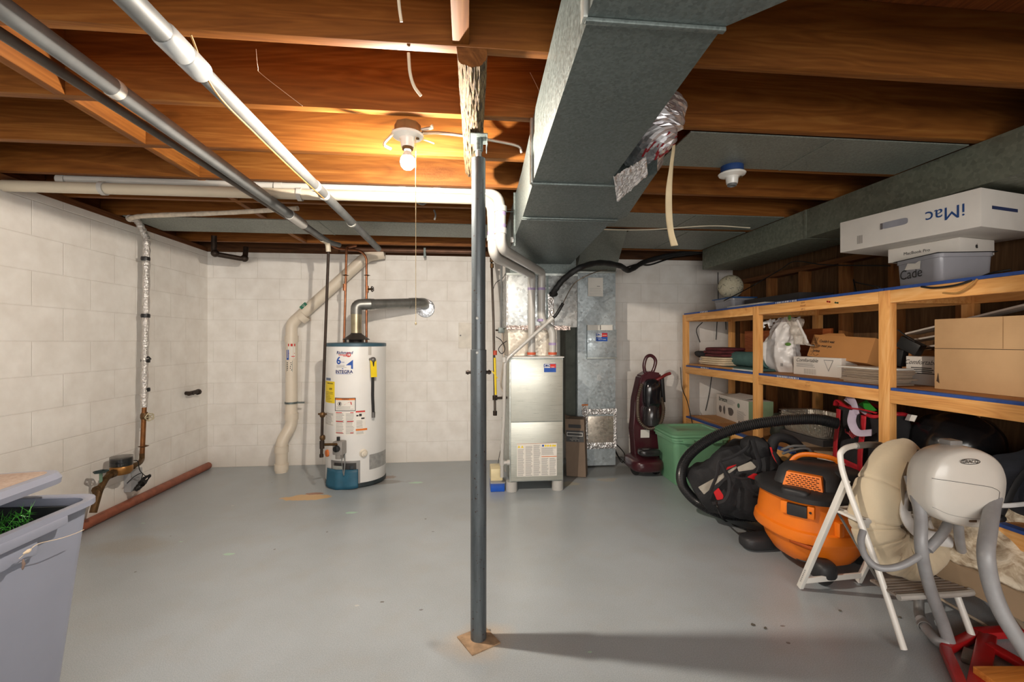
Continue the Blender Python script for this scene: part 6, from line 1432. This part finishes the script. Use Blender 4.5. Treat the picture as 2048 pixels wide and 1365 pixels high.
def strip(poly, d, name, mat, th=.01):
    pts = [P(x, y, d=d) for x, y in poly]; n_ = (Vector((0,0,CAM_Z))-pts[0]).normalized(); b = B()
    A = [b.bm.verts.new(p) for p in pts]; C = [b.bm.verts.new(p - n_*th) for p in pts]; m_ = len(A)
    for k in range(m_): b.bm.faces.new((A[k], A[(k+1)%m_], C[(k+1)%m_], C[k]))
    b.bm.faces.new(A); b.bm.faces.new(C[::-1]); bmesh.ops.bevel(b.bm, geom=list(b.bm.edges), offset=min(.003, th*.3), segments=2, affect='EDGES')
    return b.out(name, mat, bg)
B().blob(P(1492, 1000, d=2.86)+Vector((.06,.06,-.0)), (.34, .30, .30), 34, 22, .8, .02, 7, 6, flat=-.12).out('front_pocket', NY, bg)
B().blob(P(1518, 965, d=2.80)+Vector((.04,.04,0)), (.22, .20, .22), 30, 20, .85, .015, 8, 9).out('side_pocket', NY, bg)
strip([(1396,975),(1445,948),(1440,962),(1408,990)], 2.80, 'grey_panel', GP, .02)
strip([(1434,958),(1447,946),(1449,955),(1434,968)], 2.78, 'grey_panel', GP, .02)
strip([(1455,943),(1473,932),(1474,937),(1458,948)], 2.77, 'grey_panel', GP, .02)
strip([(1474,935),(1502,923),(1513,935),(1506,940),(1477,944)], 2.72, 'grey_panel', GP, .02)
strip([(1454,935),(1474,929),(1470,933),(1452,941)], 2.765, 'red_trim', RP, .01)
strip([(1427,985),(1437,976),(1447,992),(1446,999),(1434,1001)], 2.74, 'red_patch', RP, .02)
strip([(1494,955),(1508,947),(1520,950),(1519,958),(1512,961)], 2.66, 'red_patch', RP, .02)
for pts, rr, d in (([(1420,985),(1434,950),(1438,925),(1450,945),(1458,960),(1457,985),(1446,1003),(1425,1008)], .011, 2.74), ([(1442,922),(1470,912),(1495,895),(1500,880)], .010, 2.78), ([(1505,880),(1512,905),(1520,930),(1516,945)], .014, 2.72), ([(1465,953),(1490,958),(1520,952)], .008, 2.70), ([(1548,905),(1560,930),(1572,950)], .012, 2.62)):
    B().tube(curve([P(x, y, d=d) for x, y in pts], 6), rr, 8, prof=(1,.5)).out('strap', NY, bg)
B().blob(P(1512, 895, d=2.84), (.17,.16,.13), 24, 16, .9, .03, 10, 31).out('bunched_top', NY, bg)
hp2 = [(1540,940),(1545,890),(1556,876),(1580,880),(1602,900),(1600,925),(1575,935)]
B().tube(curve([P(x, y, d=2.80) for x, y in hp2], 6, True), .030, 10, closed=True).out('padded_strap', NY, bg)
B().tube(curve([P(1541,895,d=2.76), P(1548,915,d=2.74), P(1562,935,d=2.72)], 6), .006, 6).out('red_piping', RP, bg)
flex('black_cable', [P(1433, 1003, d=2.72), P(1436, 1020, d=2.70), Vector(P(1450, 1042, Z=.01)), Vector(P(1480, 1056, Z=.006)), Vector(P(1520, 1066, Z=.006))], .005, 'thin black cord on the floor in front of the sports bag', WIREB, ridge=False)
# metal clubs behind the vacuum
for k, pts in enumerate(([(1565,908),(1590,900),(1615,898),(1628,912)], [(1563,900),(1585,893),(1610,893)])):
    tag(B().tube(curve([P(x, y, d=2.66) for x, y in pts], 6), .008, 8).out('bent_metal_rod', STEEL), ['longer bent chrome rod behind the orange handle of the vacuum', 'shorter chrome rod behind the orange handle of the vacuum'][k], 'rod', 'chrome rods behind the vacuum')
# ------------------------------------------------------------ orange shop vacuum
sv = thing('orange_shop_vacuum', 'orange wet and dry vacuum with a black lid standing behind the step stool', 'vacuum cleaner', (1.86, 2.30, 0))
ORA = M('vac_orange', (250,130,26), .38, 0, .05, 6, .1, 150, coat=.1); VB = M('vac_black', (44,44,46), .5, 0, .15, 12, .15, 150)
vc = Vector((1.885, 2.30, 0))
def ell(z, rx, ry, n=48, e=.82): 
    res = []
    for k in range(n):
        th = 2*PI*k/n; res.append(vc + Vector((math.copysign(abs(math.cos(th))**e, math.cos(th))*rx, math.copysign(abs(math.sin(th))**e, math.sin(th))*ry, z)))
    return res
def loft(rings, cap0=True, cap1=True):
    b = B(); V = [[b.bm.verts.new(p) for p in r__] for r__ in rings]; n = len(V[0])
    for A, C in zip(V, V[1:]):
        for k in range(n): b.bm.faces.new((A[k], A[(k+1)%n], C[(k+1)%n], C[k]))
    if cap0: b.bm.faces.new(V[0][::-1])
    if cap1: b.bm.faces.new(V[-1])
    return b
loft([ell(.055,.15,.15), ell(.07,.175,.175), ell(.13,.212,.212), ell(.195,.232,.232), ell(.20,.262,.262), ell(.215,.268,.268), ell(.25,.262,.262), ell(.258,.250,.250), ell(.29,.248,.248), ell(.385,.236,.236), ell(.395,.240,.240)]).out('drum', ORA, sv)
loft([ell(.396,.250,.250), ell(.401,.262,.262), ell(.424,.262,.262), ell(.436,.250,.250), ell(.449,.20,.20)]).out('lid_rim', VB, sv)
# motor housing
ah = math.atan2(-vc.x, vc.y); fd_ = Vector((-.80,-.60,0)); sd2 = Vector((.60,-.80,0))
def hh_(u, v, z): return vc + sd2*u + fd_*v + Vector((0,0,z-.070))
def hring(z, hu, hv, ov=0, n=40, e=.42): return [hh_(math.copysign(abs(math.cos(2*PI*k/n))**e, math.cos(2*PI*k/n))*hu, ov+math.copysign(abs(math.sin(2*PI*k/n))**e, math.sin(2*PI*k/n))*hv, z) for k in range(n)]
loft([hring(.49,.165,.175,.0), hring(.53,.160,.165,-.01), hring(.585,.148,.145,-.02), hring(.612,.125,.115,-.03), hring(.622,.09,.08,-.03)]).out('motor_housing', VB, sv)
# orange grille on front face of housing
def gf(u, v, l=0.0): return hh_(u, .180 - .028*v*1.0 + l - .0, .50 + .088*v)
b = B(); g_ = [(-.095,0),(.095,0),(.078,1),(-.078,1)]
A = [b.bm.verts.new(gf(x, y, .006)) for x, y in g_]; C = [b.bm.verts.new(gf(x, y, -.03)) for x, y in g_]
for k in range(4): b.bm.faces.new((A[k], A[(k+1)%4], C[(k+1)%4], C[k]))
b.bm.faces.new(A); b.bm.faces.new(C[::-1]); gr_ = b.out('grille', ORA, sv, smooth=False)
b = B()
for i in range(8):
    for j in range(9):
        u = -.080 + .0195*j + (.00975 if i % 2 else 0); v = .08+i*.112
        if abs(u) > .084-.016*v: continue
        b.hull([gf(u-.007, v, .0068), gf(u+.007, v, .0068), gf(u+.0055, v+.055, .0068), gf(u-.0085, v+.055, .0068)], [(0,1,2,3)])
b.out('grille_slots', M('slot_dark', (96,46,10), .8), sv, smooth=False)
B().blob(hh_(-.015, .225, .505), (.13,.09,.05), 26, 16, .55, M4=Matrix.Rotation(math.atan2(sd2.y, sd2.x), 4, 'Z')).out('front_latch', VB, sv)
m__ = math.atan2(sd2.y, sd2.x)
b = B().obox(hh_(-.0, .262, .425), (.09, .026, .06), rz=m__, bev=.006); b.out('latch_plate', VB, sv)
for s in (-.06, .06): B().obox(hh_(s, .255, .428), (.032, .026, .062), rz=m__, bev=.006).out('latch_bracket', ORA, sv)
B().lathe([(0,0), (.006,0), (.006,.003), (0,.003)], hh_(.06, .27, .43), fd_, 10).out('bracket_screw', VB, sv)
B().obox(hh_(.165, .20, .36), (.03, .03, .07), rz=m__-.5, bev=.005).out('side_rib', ORA, sv)
B().tube(curve([hh_(-.10, .02, .60), hh_(-.08, .0, .635), hh_(-.04, -.02, .655), hh_(.03, -.05, .655), hh_(.09, -.08, .64), hh_(.12, -.10, .60)], 8), .012, 10, prof=(1.2,.8)).out('orange_handle', ORA, sv)
B().blob(hh_(.12, -.02, .57), (.20,.18,.10), 28, 16, .7, .006, 20, 3).out('rear_housing', VB, sv)
B().obox(hh_(.215, .06, .52), (.085,.004,.05), rz=m__-.6).out('grey_plate', M('plate_grey', (120,114,104), .5), sv)
B().obox(hh_(.235, .075, .4935), (.05,.03,.003), rz=m__-.5).out('yellow_warning_sticker', YEL, sv)
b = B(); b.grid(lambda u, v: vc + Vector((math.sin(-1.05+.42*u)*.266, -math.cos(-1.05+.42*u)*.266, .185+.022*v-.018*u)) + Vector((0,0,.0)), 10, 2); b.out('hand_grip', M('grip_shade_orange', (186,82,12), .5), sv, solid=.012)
def caster(px, py, lab=None):
    p = P(px, py, Z=.0); 
    B().blob(Vector((p.x, p.y+.02, .075)), (.11,.13,.10), 24, 14, .7).out('caster_housing', VB, sv)
    B().lathe([(0,-.02), (.038,-.02), (.042,-.012), (.042,.012), (.038,.02), (0,.02)], Vector((p.x, p.y+.01, .0425)), (1,.5,0), 22).out('caster_wheel', BLACKR, sv)
caster(1650, 1172); caster(1720, 1130)
B().blob(Vector((P(1508, 1098, Z=.0).x, P(1508, 1098, Z=0).y, .045))+Vector((.03,0,0)), (.22,.12,.085), 26, 14, .6).out('caster_housing', VB, sv)
B().blob(vc+Vector((.0,.0,.075)), (.34,.34,.03), 30, 12, .6).out('base_tray', VB, sv)

# ------------------------------------------------------------ white step stool
st_ = thing('white_step_stool', 'white folding metal step stool with a curved handle in front of the orange vacuum', 'step stool', (1.83, 1.85, 0))
WST = M('stool_white', (232,229,222), .35, 0, .04, coat=.3)
lf, lb = P(1600, 1180, Z=.0), P(1808, 1306, Z=.0); hg = P(1693, 960, d=1.99); DX = Vector((.33, .02, 0))
def leg(a, c, name='leg', w_=.020, d=.026): B().bar(a, c, d, w_, up=(1,0,0), bev=.003).out(name, WST, st_)
leg(lf+Vector((0,0,.012)), hg); leg(lf+DX+Vector((0,0,.012)), hg+DX)
hoop = [lb+Vector((0,0,.012)), lb.lerp(hg, .5)+Vector((0,-.008,0)), hg+Vector((-.012,-.012,-.01)), P(1681, 918, d=2.0), P(1684, 903, d=2.01), P(1700, 894, d=2.05), P(1735, 890, d=2.12)]
h2 = [p+DX for p in hoop[:4]]; h2[3] = P(1790, 912, d=2.27); h2[3].z = hoop[3].z+.01
pth = curve(hoop + [P(1765, 891, d=2.2), P(1783, 900, d=2.26), h2[3], h2[2], h2[1], h2[0]], 8)
B().tube(pth, .0125, 12, prof=(1,.9)).out('handle_frame', WST, st_)
B().tube([P(1712, 892.5, d=2.065), P(1735, 890, d=2.12), P(1760, 890.5, d=2.185)], .0150, 12).out('grey_grip', M('grip_grey', (120,116,110), .6), st_)
B().lathe([(0,-.003), (.006,-.003), (.006,.003), (0,.003)], hg+Vector((-.016,0,0)), (1,0,0), 12).out('hinge_rivet', STEEL, st_)
a = lf.lerp(hg, .09); B().bar(a+Vector((0,.0,0)), a+DX, .012, .026, up=(0,0,1), bev=.002).out('rear_cross_bar', WST, st_)
tz = .455
f0 = lb.lerp(hg, .74); 
top_ = B(); sy0, sy1 = f0.y+.0, f0.y+.15
top_.box(hg.x-.005, hg.x+.335, sy0, sy1, tz-.012, tz, .004); top_.out('top_step', WST, st_)
B().box(hg.x-.005, hg.x+.335, sy0-.012, sy0-.001, tz-.035, tz+.001, .003).out('step_front_lip', M('step_grey', (176,172,166), .5), st_)
f1_ = lb.lerp(hg, .38)
b = B(); b.box(f1_.x-.0, f1_.x+.33, f1_.y-.07, f1_.y+.05, .205, .215, .003)
for k in range(6): b.box(f1_.x+.005, f1_.x+.325, f1_.y-.066+k*.019, f1_.y-.058+k*.019, .215, .219)
b.out('lower_step', M('step_brown_grey', (140,128,118), .6, 0, .05), st_)
B().tube(curve([f1_+Vector((.0,-.078,-.02)), f1_+Vector((.30,-.078,-.02)), f1_+Vector((.33,-.06,-.02))], 4), .012, 8).out('step_front_lip', M('step_grey', (176,172,166), .5), st_)
B().bar(Vector((hg.x+.02, sy1-.02, tz-.02)), lb.lerp(hg, .30)+Vector((.02,.02,0)), .012, .003, bev=.001).out('brace_link', STEEL, st_)
lm = plane(lf.lerp(hg, .06)+Vector((-.0115,0,.012)), (hg-lf), (0,-.8,.35)); rects([(k*.011, k*.011+.006, -.004, .004) for k in range(7)], lm, 'leg_marking', GREYINK, st_)
np_ = B().obox((hg.x+.16, (sy0+sy1)/2+.0, tz+.0035), (.28, .14, .005), rz=.1).out('newspaper', M('newsprint', (206,198,188), .8, 0, .25, 60)); tag(np_, 'printed paper lying on the top step of the white step stool', 'paper')

# ------------------------------------------------------------ baby swing
sw = thing('baby_swing', 'grey and white baby swing with a rounded motor housing and bent tube legs', 'baby swing', (1.88, 1.50, 0))
GT = M('swing_grey_tube', (160,160,162), .45, .1, .1, 20); SW = M('swing_white_plastic', (224,219,210), .3, 0, .04, 6, coat=.25)
DW = 1.68
# housing: rounded shield, built in its own frame facing the viewer
hc = P(1917, 975, d=DW+.06); fw = Vector((-.75,-.66,.0)).normalized(); rt = Vector((.66,-.75,0)).normalized(); upv = Vector((0,0,1))
# rotate so that face looks to viewer
rt = (P(2005, 975, d=DW)-P(1828, 975, d=DW)).normalized(); rt.z = 0; rt.normalize(); fw = Vector((rt.y, -rt.x, 0)); 
if fw.dot(-hc) < 0: fw = -fw
k_ = (DW)/F_PX*.89
shape = [(-88,-5),(-84,-40),(-70,-68),(-48,-84),(-15,-93),(20,-93),(52,-82),(76,-60),(87,-30),(86,0),(80,30),(68,55),(48,78),(35,86),(-10,84),(-55,70),(-78,50),(-87,25)]
sm = curve([Vector((x*k_, -y*k_, 0)) for x, y in shape], 3, True)
def hpnt(x, y, f): return hc + rt*x + upv*y + fw*f
rings = []
for s, f in ((.90,-.08), (1.0,-.06), (1.02,-.03), (1.01,.015), (.975,.038), (.92,.047), (.6,.060), (.3,.064)):
    rings.append([hpnt(p.x*s, p.y*s, f) for p in sm])
b = loft(rings); b.out('motor_housing', SW, sw)
def sfd(x, y):
    # surface depth by radial interpolation
    ang = math.atan2(y, x); best = min(sm, key=lambda p: abs(math.atan2(p.y, p.x)-ang)); s = math.hypot(x, y)/best.length
    S_ = [(0,.064),(.3,.064),(.6,.060),(.92,.047),(.975,.038),(1.01,.015),(1.05,-.02)]
    for (a, fa), (c, fc) in zip(S_, S_[1:]):
        if s <= c: return fa+(fc-fa)*(s-a)/(c-a)
    return -.02
def seam(pts, name, mat, r__=.0008):
    c = curve([Vector((x*k_, -y*k_, 0)) for x, y in pts], 8); B().tube([hpnt(p.x, p.y, sfd(p.x, p.y)+.0005) for p in c], r__, 5).out(name, mat, sw)
seam([(-84,-28),(-50,-25),(0,-18),(35,-12),(55,-3),(58,5),(52,40),(44,58)], 'battery_door_seam', INK, .0009)
seam([(-82,38),(-50,52),(0,60),(44,60)], 'lower_seam', GREYINK, .0007)
q = hpnt(-22*k_*.0, -66*k_, sfd(0, -66*k_)+.001); B().obox(q, (.026,.004,.008), rz=math.atan2(rt.y, rt.x)).out('door_catch', M('catch_brown', (110,90,70), .6), sw)
ox, oy = -8*k_, 70*k_*.98
el = [hpnt(ox+math.cos(2*PI*k/30)*.036, oy+math.sin(2*PI*k/30)*.010, sfd(ox, oy)+.004 + (.0)) for k in range(30)]
B().tube(el, .0011, 5, closed=True).out('logo_oval', INK, sw)
text('GRACO', .017, lambda u, v: hpnt(ox+u, oy+v, sfd(ox, oy)+.004), 'logo_text', INK, sw, bold=.0003)
B().obox(hpnt(5*k_, 97*k_, -.04), (.05,.05,.03), rz=math.atan2(rt.y, rt.x), bev=.006).out('top_button', M('button_grey', (140,138,136), .45), sw)
def tb_(pts, r0, name, mat=GT, r1=None, prof=None): 
    c = curve(pts, 10); n = len(c); r1 = r1 or r0; B().tube(c, [r0+(r1-r0)*i/(n-1) for i in range(n)], 14, prof=prof).out(name, mat, sw)
tb_([hpnt(-.12,.02,-.075), P(1840, 1025, d=1.76), P(1842, 1090, d=1.72), P(1850, 1140, d=1.74), P(1866, 1195, d=1.76), P(1885, 1245, d=1.775), P(1898, 1285, Z=.03)], .021, 'front_left_leg')
tb_([P(1898, 1287, Z=.03), P(1878, 1285, Z=.022), P(1856, 1262, Z=.024), P(1842, 1240, Z=.03)], .020, 'foot_tube')
tb_([P(1842, 1240, Z=.03), P(1838, 1222, d=1.98), P(1840, 1190, d=2.0), P(1858, 1150, d=2.0), P(1878, 1120, d=1.98)], .019, 'rear_foot_bend', M('swing_dark_tube', (110,108,106), .5, .1))
q = P(1848, 1252, Z=.027); B().lathe([(.021,-.008), (.0235,-.008), (.0235,.008), (.021,.008)], q, (P(1856, 1262, Z=.024)-P(1842, 1240, Z=.03)), 14).out('joint_ring', GREYINK, sw)
tb_([hpnt(.10,.09,-.07), P(1988, 968, d=1.745), P(1985, 1010, d=1.69), P(1977, 1060, d=1.60), P(1972, 1110, d=1.55), P(1982, 1170, d=1.54), P(2003, 1225, d=1.52), P(2030, 1270, d=1.50), P(2062, 1318, d=1.48)], .024, 'front_right_leg')
tb_([P(1916, 1045, d=1.80), P(1920, 1085, d=1.84), P(1930, 1130, d=1.90), P(1950, 1175, d=1.95), P(1980, 1210, d=2.0)], .017, 'rear_leg', r1=.014)
tb_([P(1726, 1062, d=1.82), P(1722, 1085, d=1.80), P(1732, 1115, d=1.77), P(1758, 1136, d=1.74), P(1800, 1133, d=1.72), P(1845, 1108, d=1.72), P(1878, 1078, d=1.74), P(1895, 1050, d=1.78)], .0125, 'seat_hoop')
tb_([P(1895, 1050, d=1.76), P(1882, 1072, d=1.72), P(1856, 1100, d=1.71)], .017, 'seat_hoop_joint')
# seat cushion
CU = M('beige_cushion_fabric', (206,190,162), .9, 0, .06, 6, .25, 90, sheen=.3)
cs = thing('beige_swing_cushion', 'puffy beige seat cushion hanging in the baby swing next to the step stool', 'cushion', P(1780, 1100, d=1.95))
cen = P(1812, 1010, d=2.02)
def cush(u, v):
    # crescent from top to bottom, u along, v around
    path = curve([P(1826, 905, d=2.02), P(1795, 920, d=2.00), P(1768, 965, d=1.98), P(1752, 1010, d=1.97), P(1752, 1055, d=1.95), P(1775, 1095, d=1.93), P(1810, 1110, d=1.92), P(1850, 1100, d=1.92), P(1880, 1085, d=1.95)], 8)
    i = u*(len(path)-1); k = min(int(i), len(path)-2); p = path[k].lerp(path[k+1], i-k); t_ = (path[k+1]-path[k]).normalized()
    tocam_ = (Vector((0,0,CAM_Z))-p).normalized(); a = (tocam_-t_*tocam_.dot(t_)).normalized(); bq = t_.cross(a); th = 2*PI*v
    seams = .86 + .14*abs(math.sin(u*PI*2.0))**.3
    w_ = (.066 + .020*math.sin(u*PI))*seams*(1 - .10*sum(math.exp(-((u-q_-.012*math.sin(v*6+q_*20))/.006)**2) for q_ in (.27,.47,.58,.66,.73,.82))); wr = noise.noise(Vector((u*7, math.cos(th)*1.0, math.sin(th)*1.0)))*.016 + noise.noise(Vector((u*30, math.cos(th)*1.2, math.sin(th)*1.2)))*.005*min(1, max(0, (u-.4)*4))
    if u < .001 or u > .999: w_ *= .3
    return p + a*math.cos(th)*(w_*.75+wr) + bq*math.sin(th)*(w_*1.15+wr) 
B().grid(cush, 200, 40).out('padded_rim', CU, cs)
def inner(u, v):
    th = 2*PI*u; r__ = v; p = P(1850, 1010, d=2.08) + (P(1900, 1010, d=2.06)-P(1850, 1010, d=2.06))*(math.cos(th)*r__*1.7) + Vector((0,0,1))*math.sin(th)*r__*.19
    dirr = P(1850, 1010, d=1)-Vector((0,0,CAM_Z)); return p + dirr*(.08*(1-r__**2)) + Vector((0,0,.01*math.sin(th*5)*r__))
B().grid(inner, 48, 12).out('seat_lining', M('lining_white', (220,214,204), .85, 0, .08, 20), cs)
B().tube(curve([P(1840, 903, d=1.87), P(1830, 945, d=1.85), P(1824, 990, d=1.84), P(1822, 1020, d=1.85)], 8), .016, 10, prof=(1.2,.5)).out('dark_edge_strap', M('dark_brown_strap', (66,58,52), .7), cs)
B().tube(curve([P(1818, 930, d=1.93), P(1806, 965, d=1.90), P(1808, 1000, d=1.89), P(1818, 1030, d=1.88)], 6), .020, 8, prof=(1.1,.25)).out('lower_fold', CU, cs)
# white curved plastic side of seat
b = B().tube(curve([P(1824, 985, d=1.90), P(1812, 1010, d=1.89), P(1812, 1035, d=1.88), P(1830, 1060, d=1.88), P(1860, 1075, d=1.88), P(1900, 1082, d=1.88)], 8), .028, 12, prof=(1,.5)); b.out('white_shell_side', M('shell_white', (224,222,220), .35), cs)
# patterned infant lounger behind
CAMO = NT('lace_camouflage'); v = CAMO.coord((1,1,1)); n1_ = CAMO.noise(v, 14, 5, .6, 1.5); n2_ = CAMO.noise(v, 3.2, 2, .5, .6)
cc_ = CAMO.ramp(n1_, [(.36, lin((150,128,104))), (.5, lin((196,180,154))), (.62, lin((222,210,188)))])
cc_ = CAMO.mix(CAMO.ramp(n2_, [(.60, (0,0,0,1)), (.64, (1,1,1,1))]), cc_, lin((112,128,100)))
CAMO.l(cc_, CAMO.b.inputs['Base Color']); CAMO.b.inputs['Roughness'].default_value = .9; CAMO.bump(n1_, .5, .006)
pp = thing('baby_bouncer', 'camouflage patterned baby bouncer with a stiff tan base behind the swing legs', 'baby bouncer', (2.25, 1.62, .3))
a, c, d2, e2 = P(1812, 1078, d=1.99), P(2075, 1198, d=1.66), P(2150, 972, d=1.95), P(1900, 942, d=2.25)
TANB = M('tan_board_base', (160,136,108), .75, 0, .08, 6)
def top(u, v): 
    p = (a.lerp(c, u)).lerp(e2.lerp(d2, u), v); return p + Vector((0,0,.045*math.sin(PI*v)*math.sin(PI*min(1,u*1.1+.05)) + .022*noise.noise(Vector((u*6, v*6, 2)))))
B().grid(top, 50, 30).out('padded_cover', CAMO.m, pp, solid=.02)
lo = Vector((.0,.03,-.10))
b = B(); vv = [a, c, d2, e2, a+lo*.8, c+lo, d2+lo*.3, e2+lo*.3]; b.hull([p-Vector((0,0,.012)) for p in vv], [(0,1,2,3), (4,7,6,5), (0,4,5,1), (1,5,6,2), (2,6,7,3), (3,7,4,0)]); b.out('tan_base', TANB, pp, smooth=False)
B().blob(P(2040, 1065, d=1.95), (.20,.16,.13), 26, 18, .85, .012, 9, 44).out('cover_roll', CAMO.m, pp)
B().tube(curve([P(2065, 930, d=1.90), P(2035, 965, d=1.88), P(2012, 1010, d=1.86), P(2000, 1035, d=1.86)], 8), .017, 10, prof=(1.1,.4)).out('black_harness_strap', BLACKR, pp)
B().blob(P(1997, 1037, d=1.85), (.05,.04,.03), 16, 10, .8).out('harness_buckle', BLACKP, pp)
B().tube(curve([P(1990, 1008, d=1.84), P(2010, 1012, d=1.84), P(2060, 1008, d=1.86)], 8), .010, 10, prof=(1,.6)).out('white_cord_edge', M('shell_white', (224,222,220), .35), pp)
# supports under the bouncer (lean rods)
for k, (p, q) in ((1, ((1858,1185,2.1), (1990,1262,None))),):
    A_ = P(p[0], p[1], d=p[2]); C_ = P(q[0], q[1], Z=.012)
    B().bar(A_, C_, .020 if k == 0 else .008, .010, bev=.002).out('support_leg', M('support_tan', (176,158,136), .6), pp)
B().bar(P(2010, 1210, d=1.95), P(2075, 1290, Z=.012), .02, .012, bev=.002).out('support_leg', M('support_tan', (176,158,136), .6), pp)
# red frame on floor and wood plank
rf = thing('red_metal_frame', 'red painted metal frame lying on the floor at the bottom right corner', 'frame', P(1950, 1320, Z=0))
RED = M('red_frame_paint', (176,24,28), .4, 0, .15, coat=.3)
b = B().bar(P(1890, 1300, Z=.02), P(1955, 1268, Z=.02), .035, .03, bev=.006).bar(P(1955, 1268, Z=.022), P(2060, 1262, Z=.022), .045, .03, bev=.006).bar(P(1890, 1298, Z=.02), P(1935, 1400, Z=.02), .035, .03, bev=.006)
b.out('outer_bars', RED, rf)
b = B().bar(P(1950, 1400, Z=.024), P(1975, 1272, Z=.024), .055, .024, bev=.006).bar(P(1975, 1290, Z=.026), P(2070, 1345, Z=.026), .04, .024, bev=.006); b.out('inner_bars', RED, rf)
B().obox(P(1950, 1318, Z=.012), (.09,.07,.02), rz=.6, bev=.004).out('grey_bracket', M('plate_grey', (120,114,104), .5), rf)
pq = B().bar(P(1975, 1362, Z=.045), P(2110, 1362, Z=.045), .10, .03, bev=.003); tag(pq.out('wooden_plank', wood('orange_plank', (190,110,44), (220,140,62), (236,164,86), 0, .5)), 'orange stained wooden plank at the very bottom right corner on the red frame', 'plank')
# debris flakes on the floor
for k, (px, py, s) in enumerate(((1506,1250,.014), (1531,1257,.011), (1680,1222,.009), (1800,1235,.010))):
    q = P(px, py, Z=.004); tag(B().blob(q, (s*1.4, s, .007), 10, 7, 1, s*.3, 120, k+3).out('debris_crumb', M('crumb_grey', (90,84,74), .9)), ['larger grey crumb on the floor left of the step stool', 'smaller crumb right beside the larger grey crumb', 'dark leaf flake on the floor under the step stool', 'dark flake on the floor below the swing'][k], 'crumb')
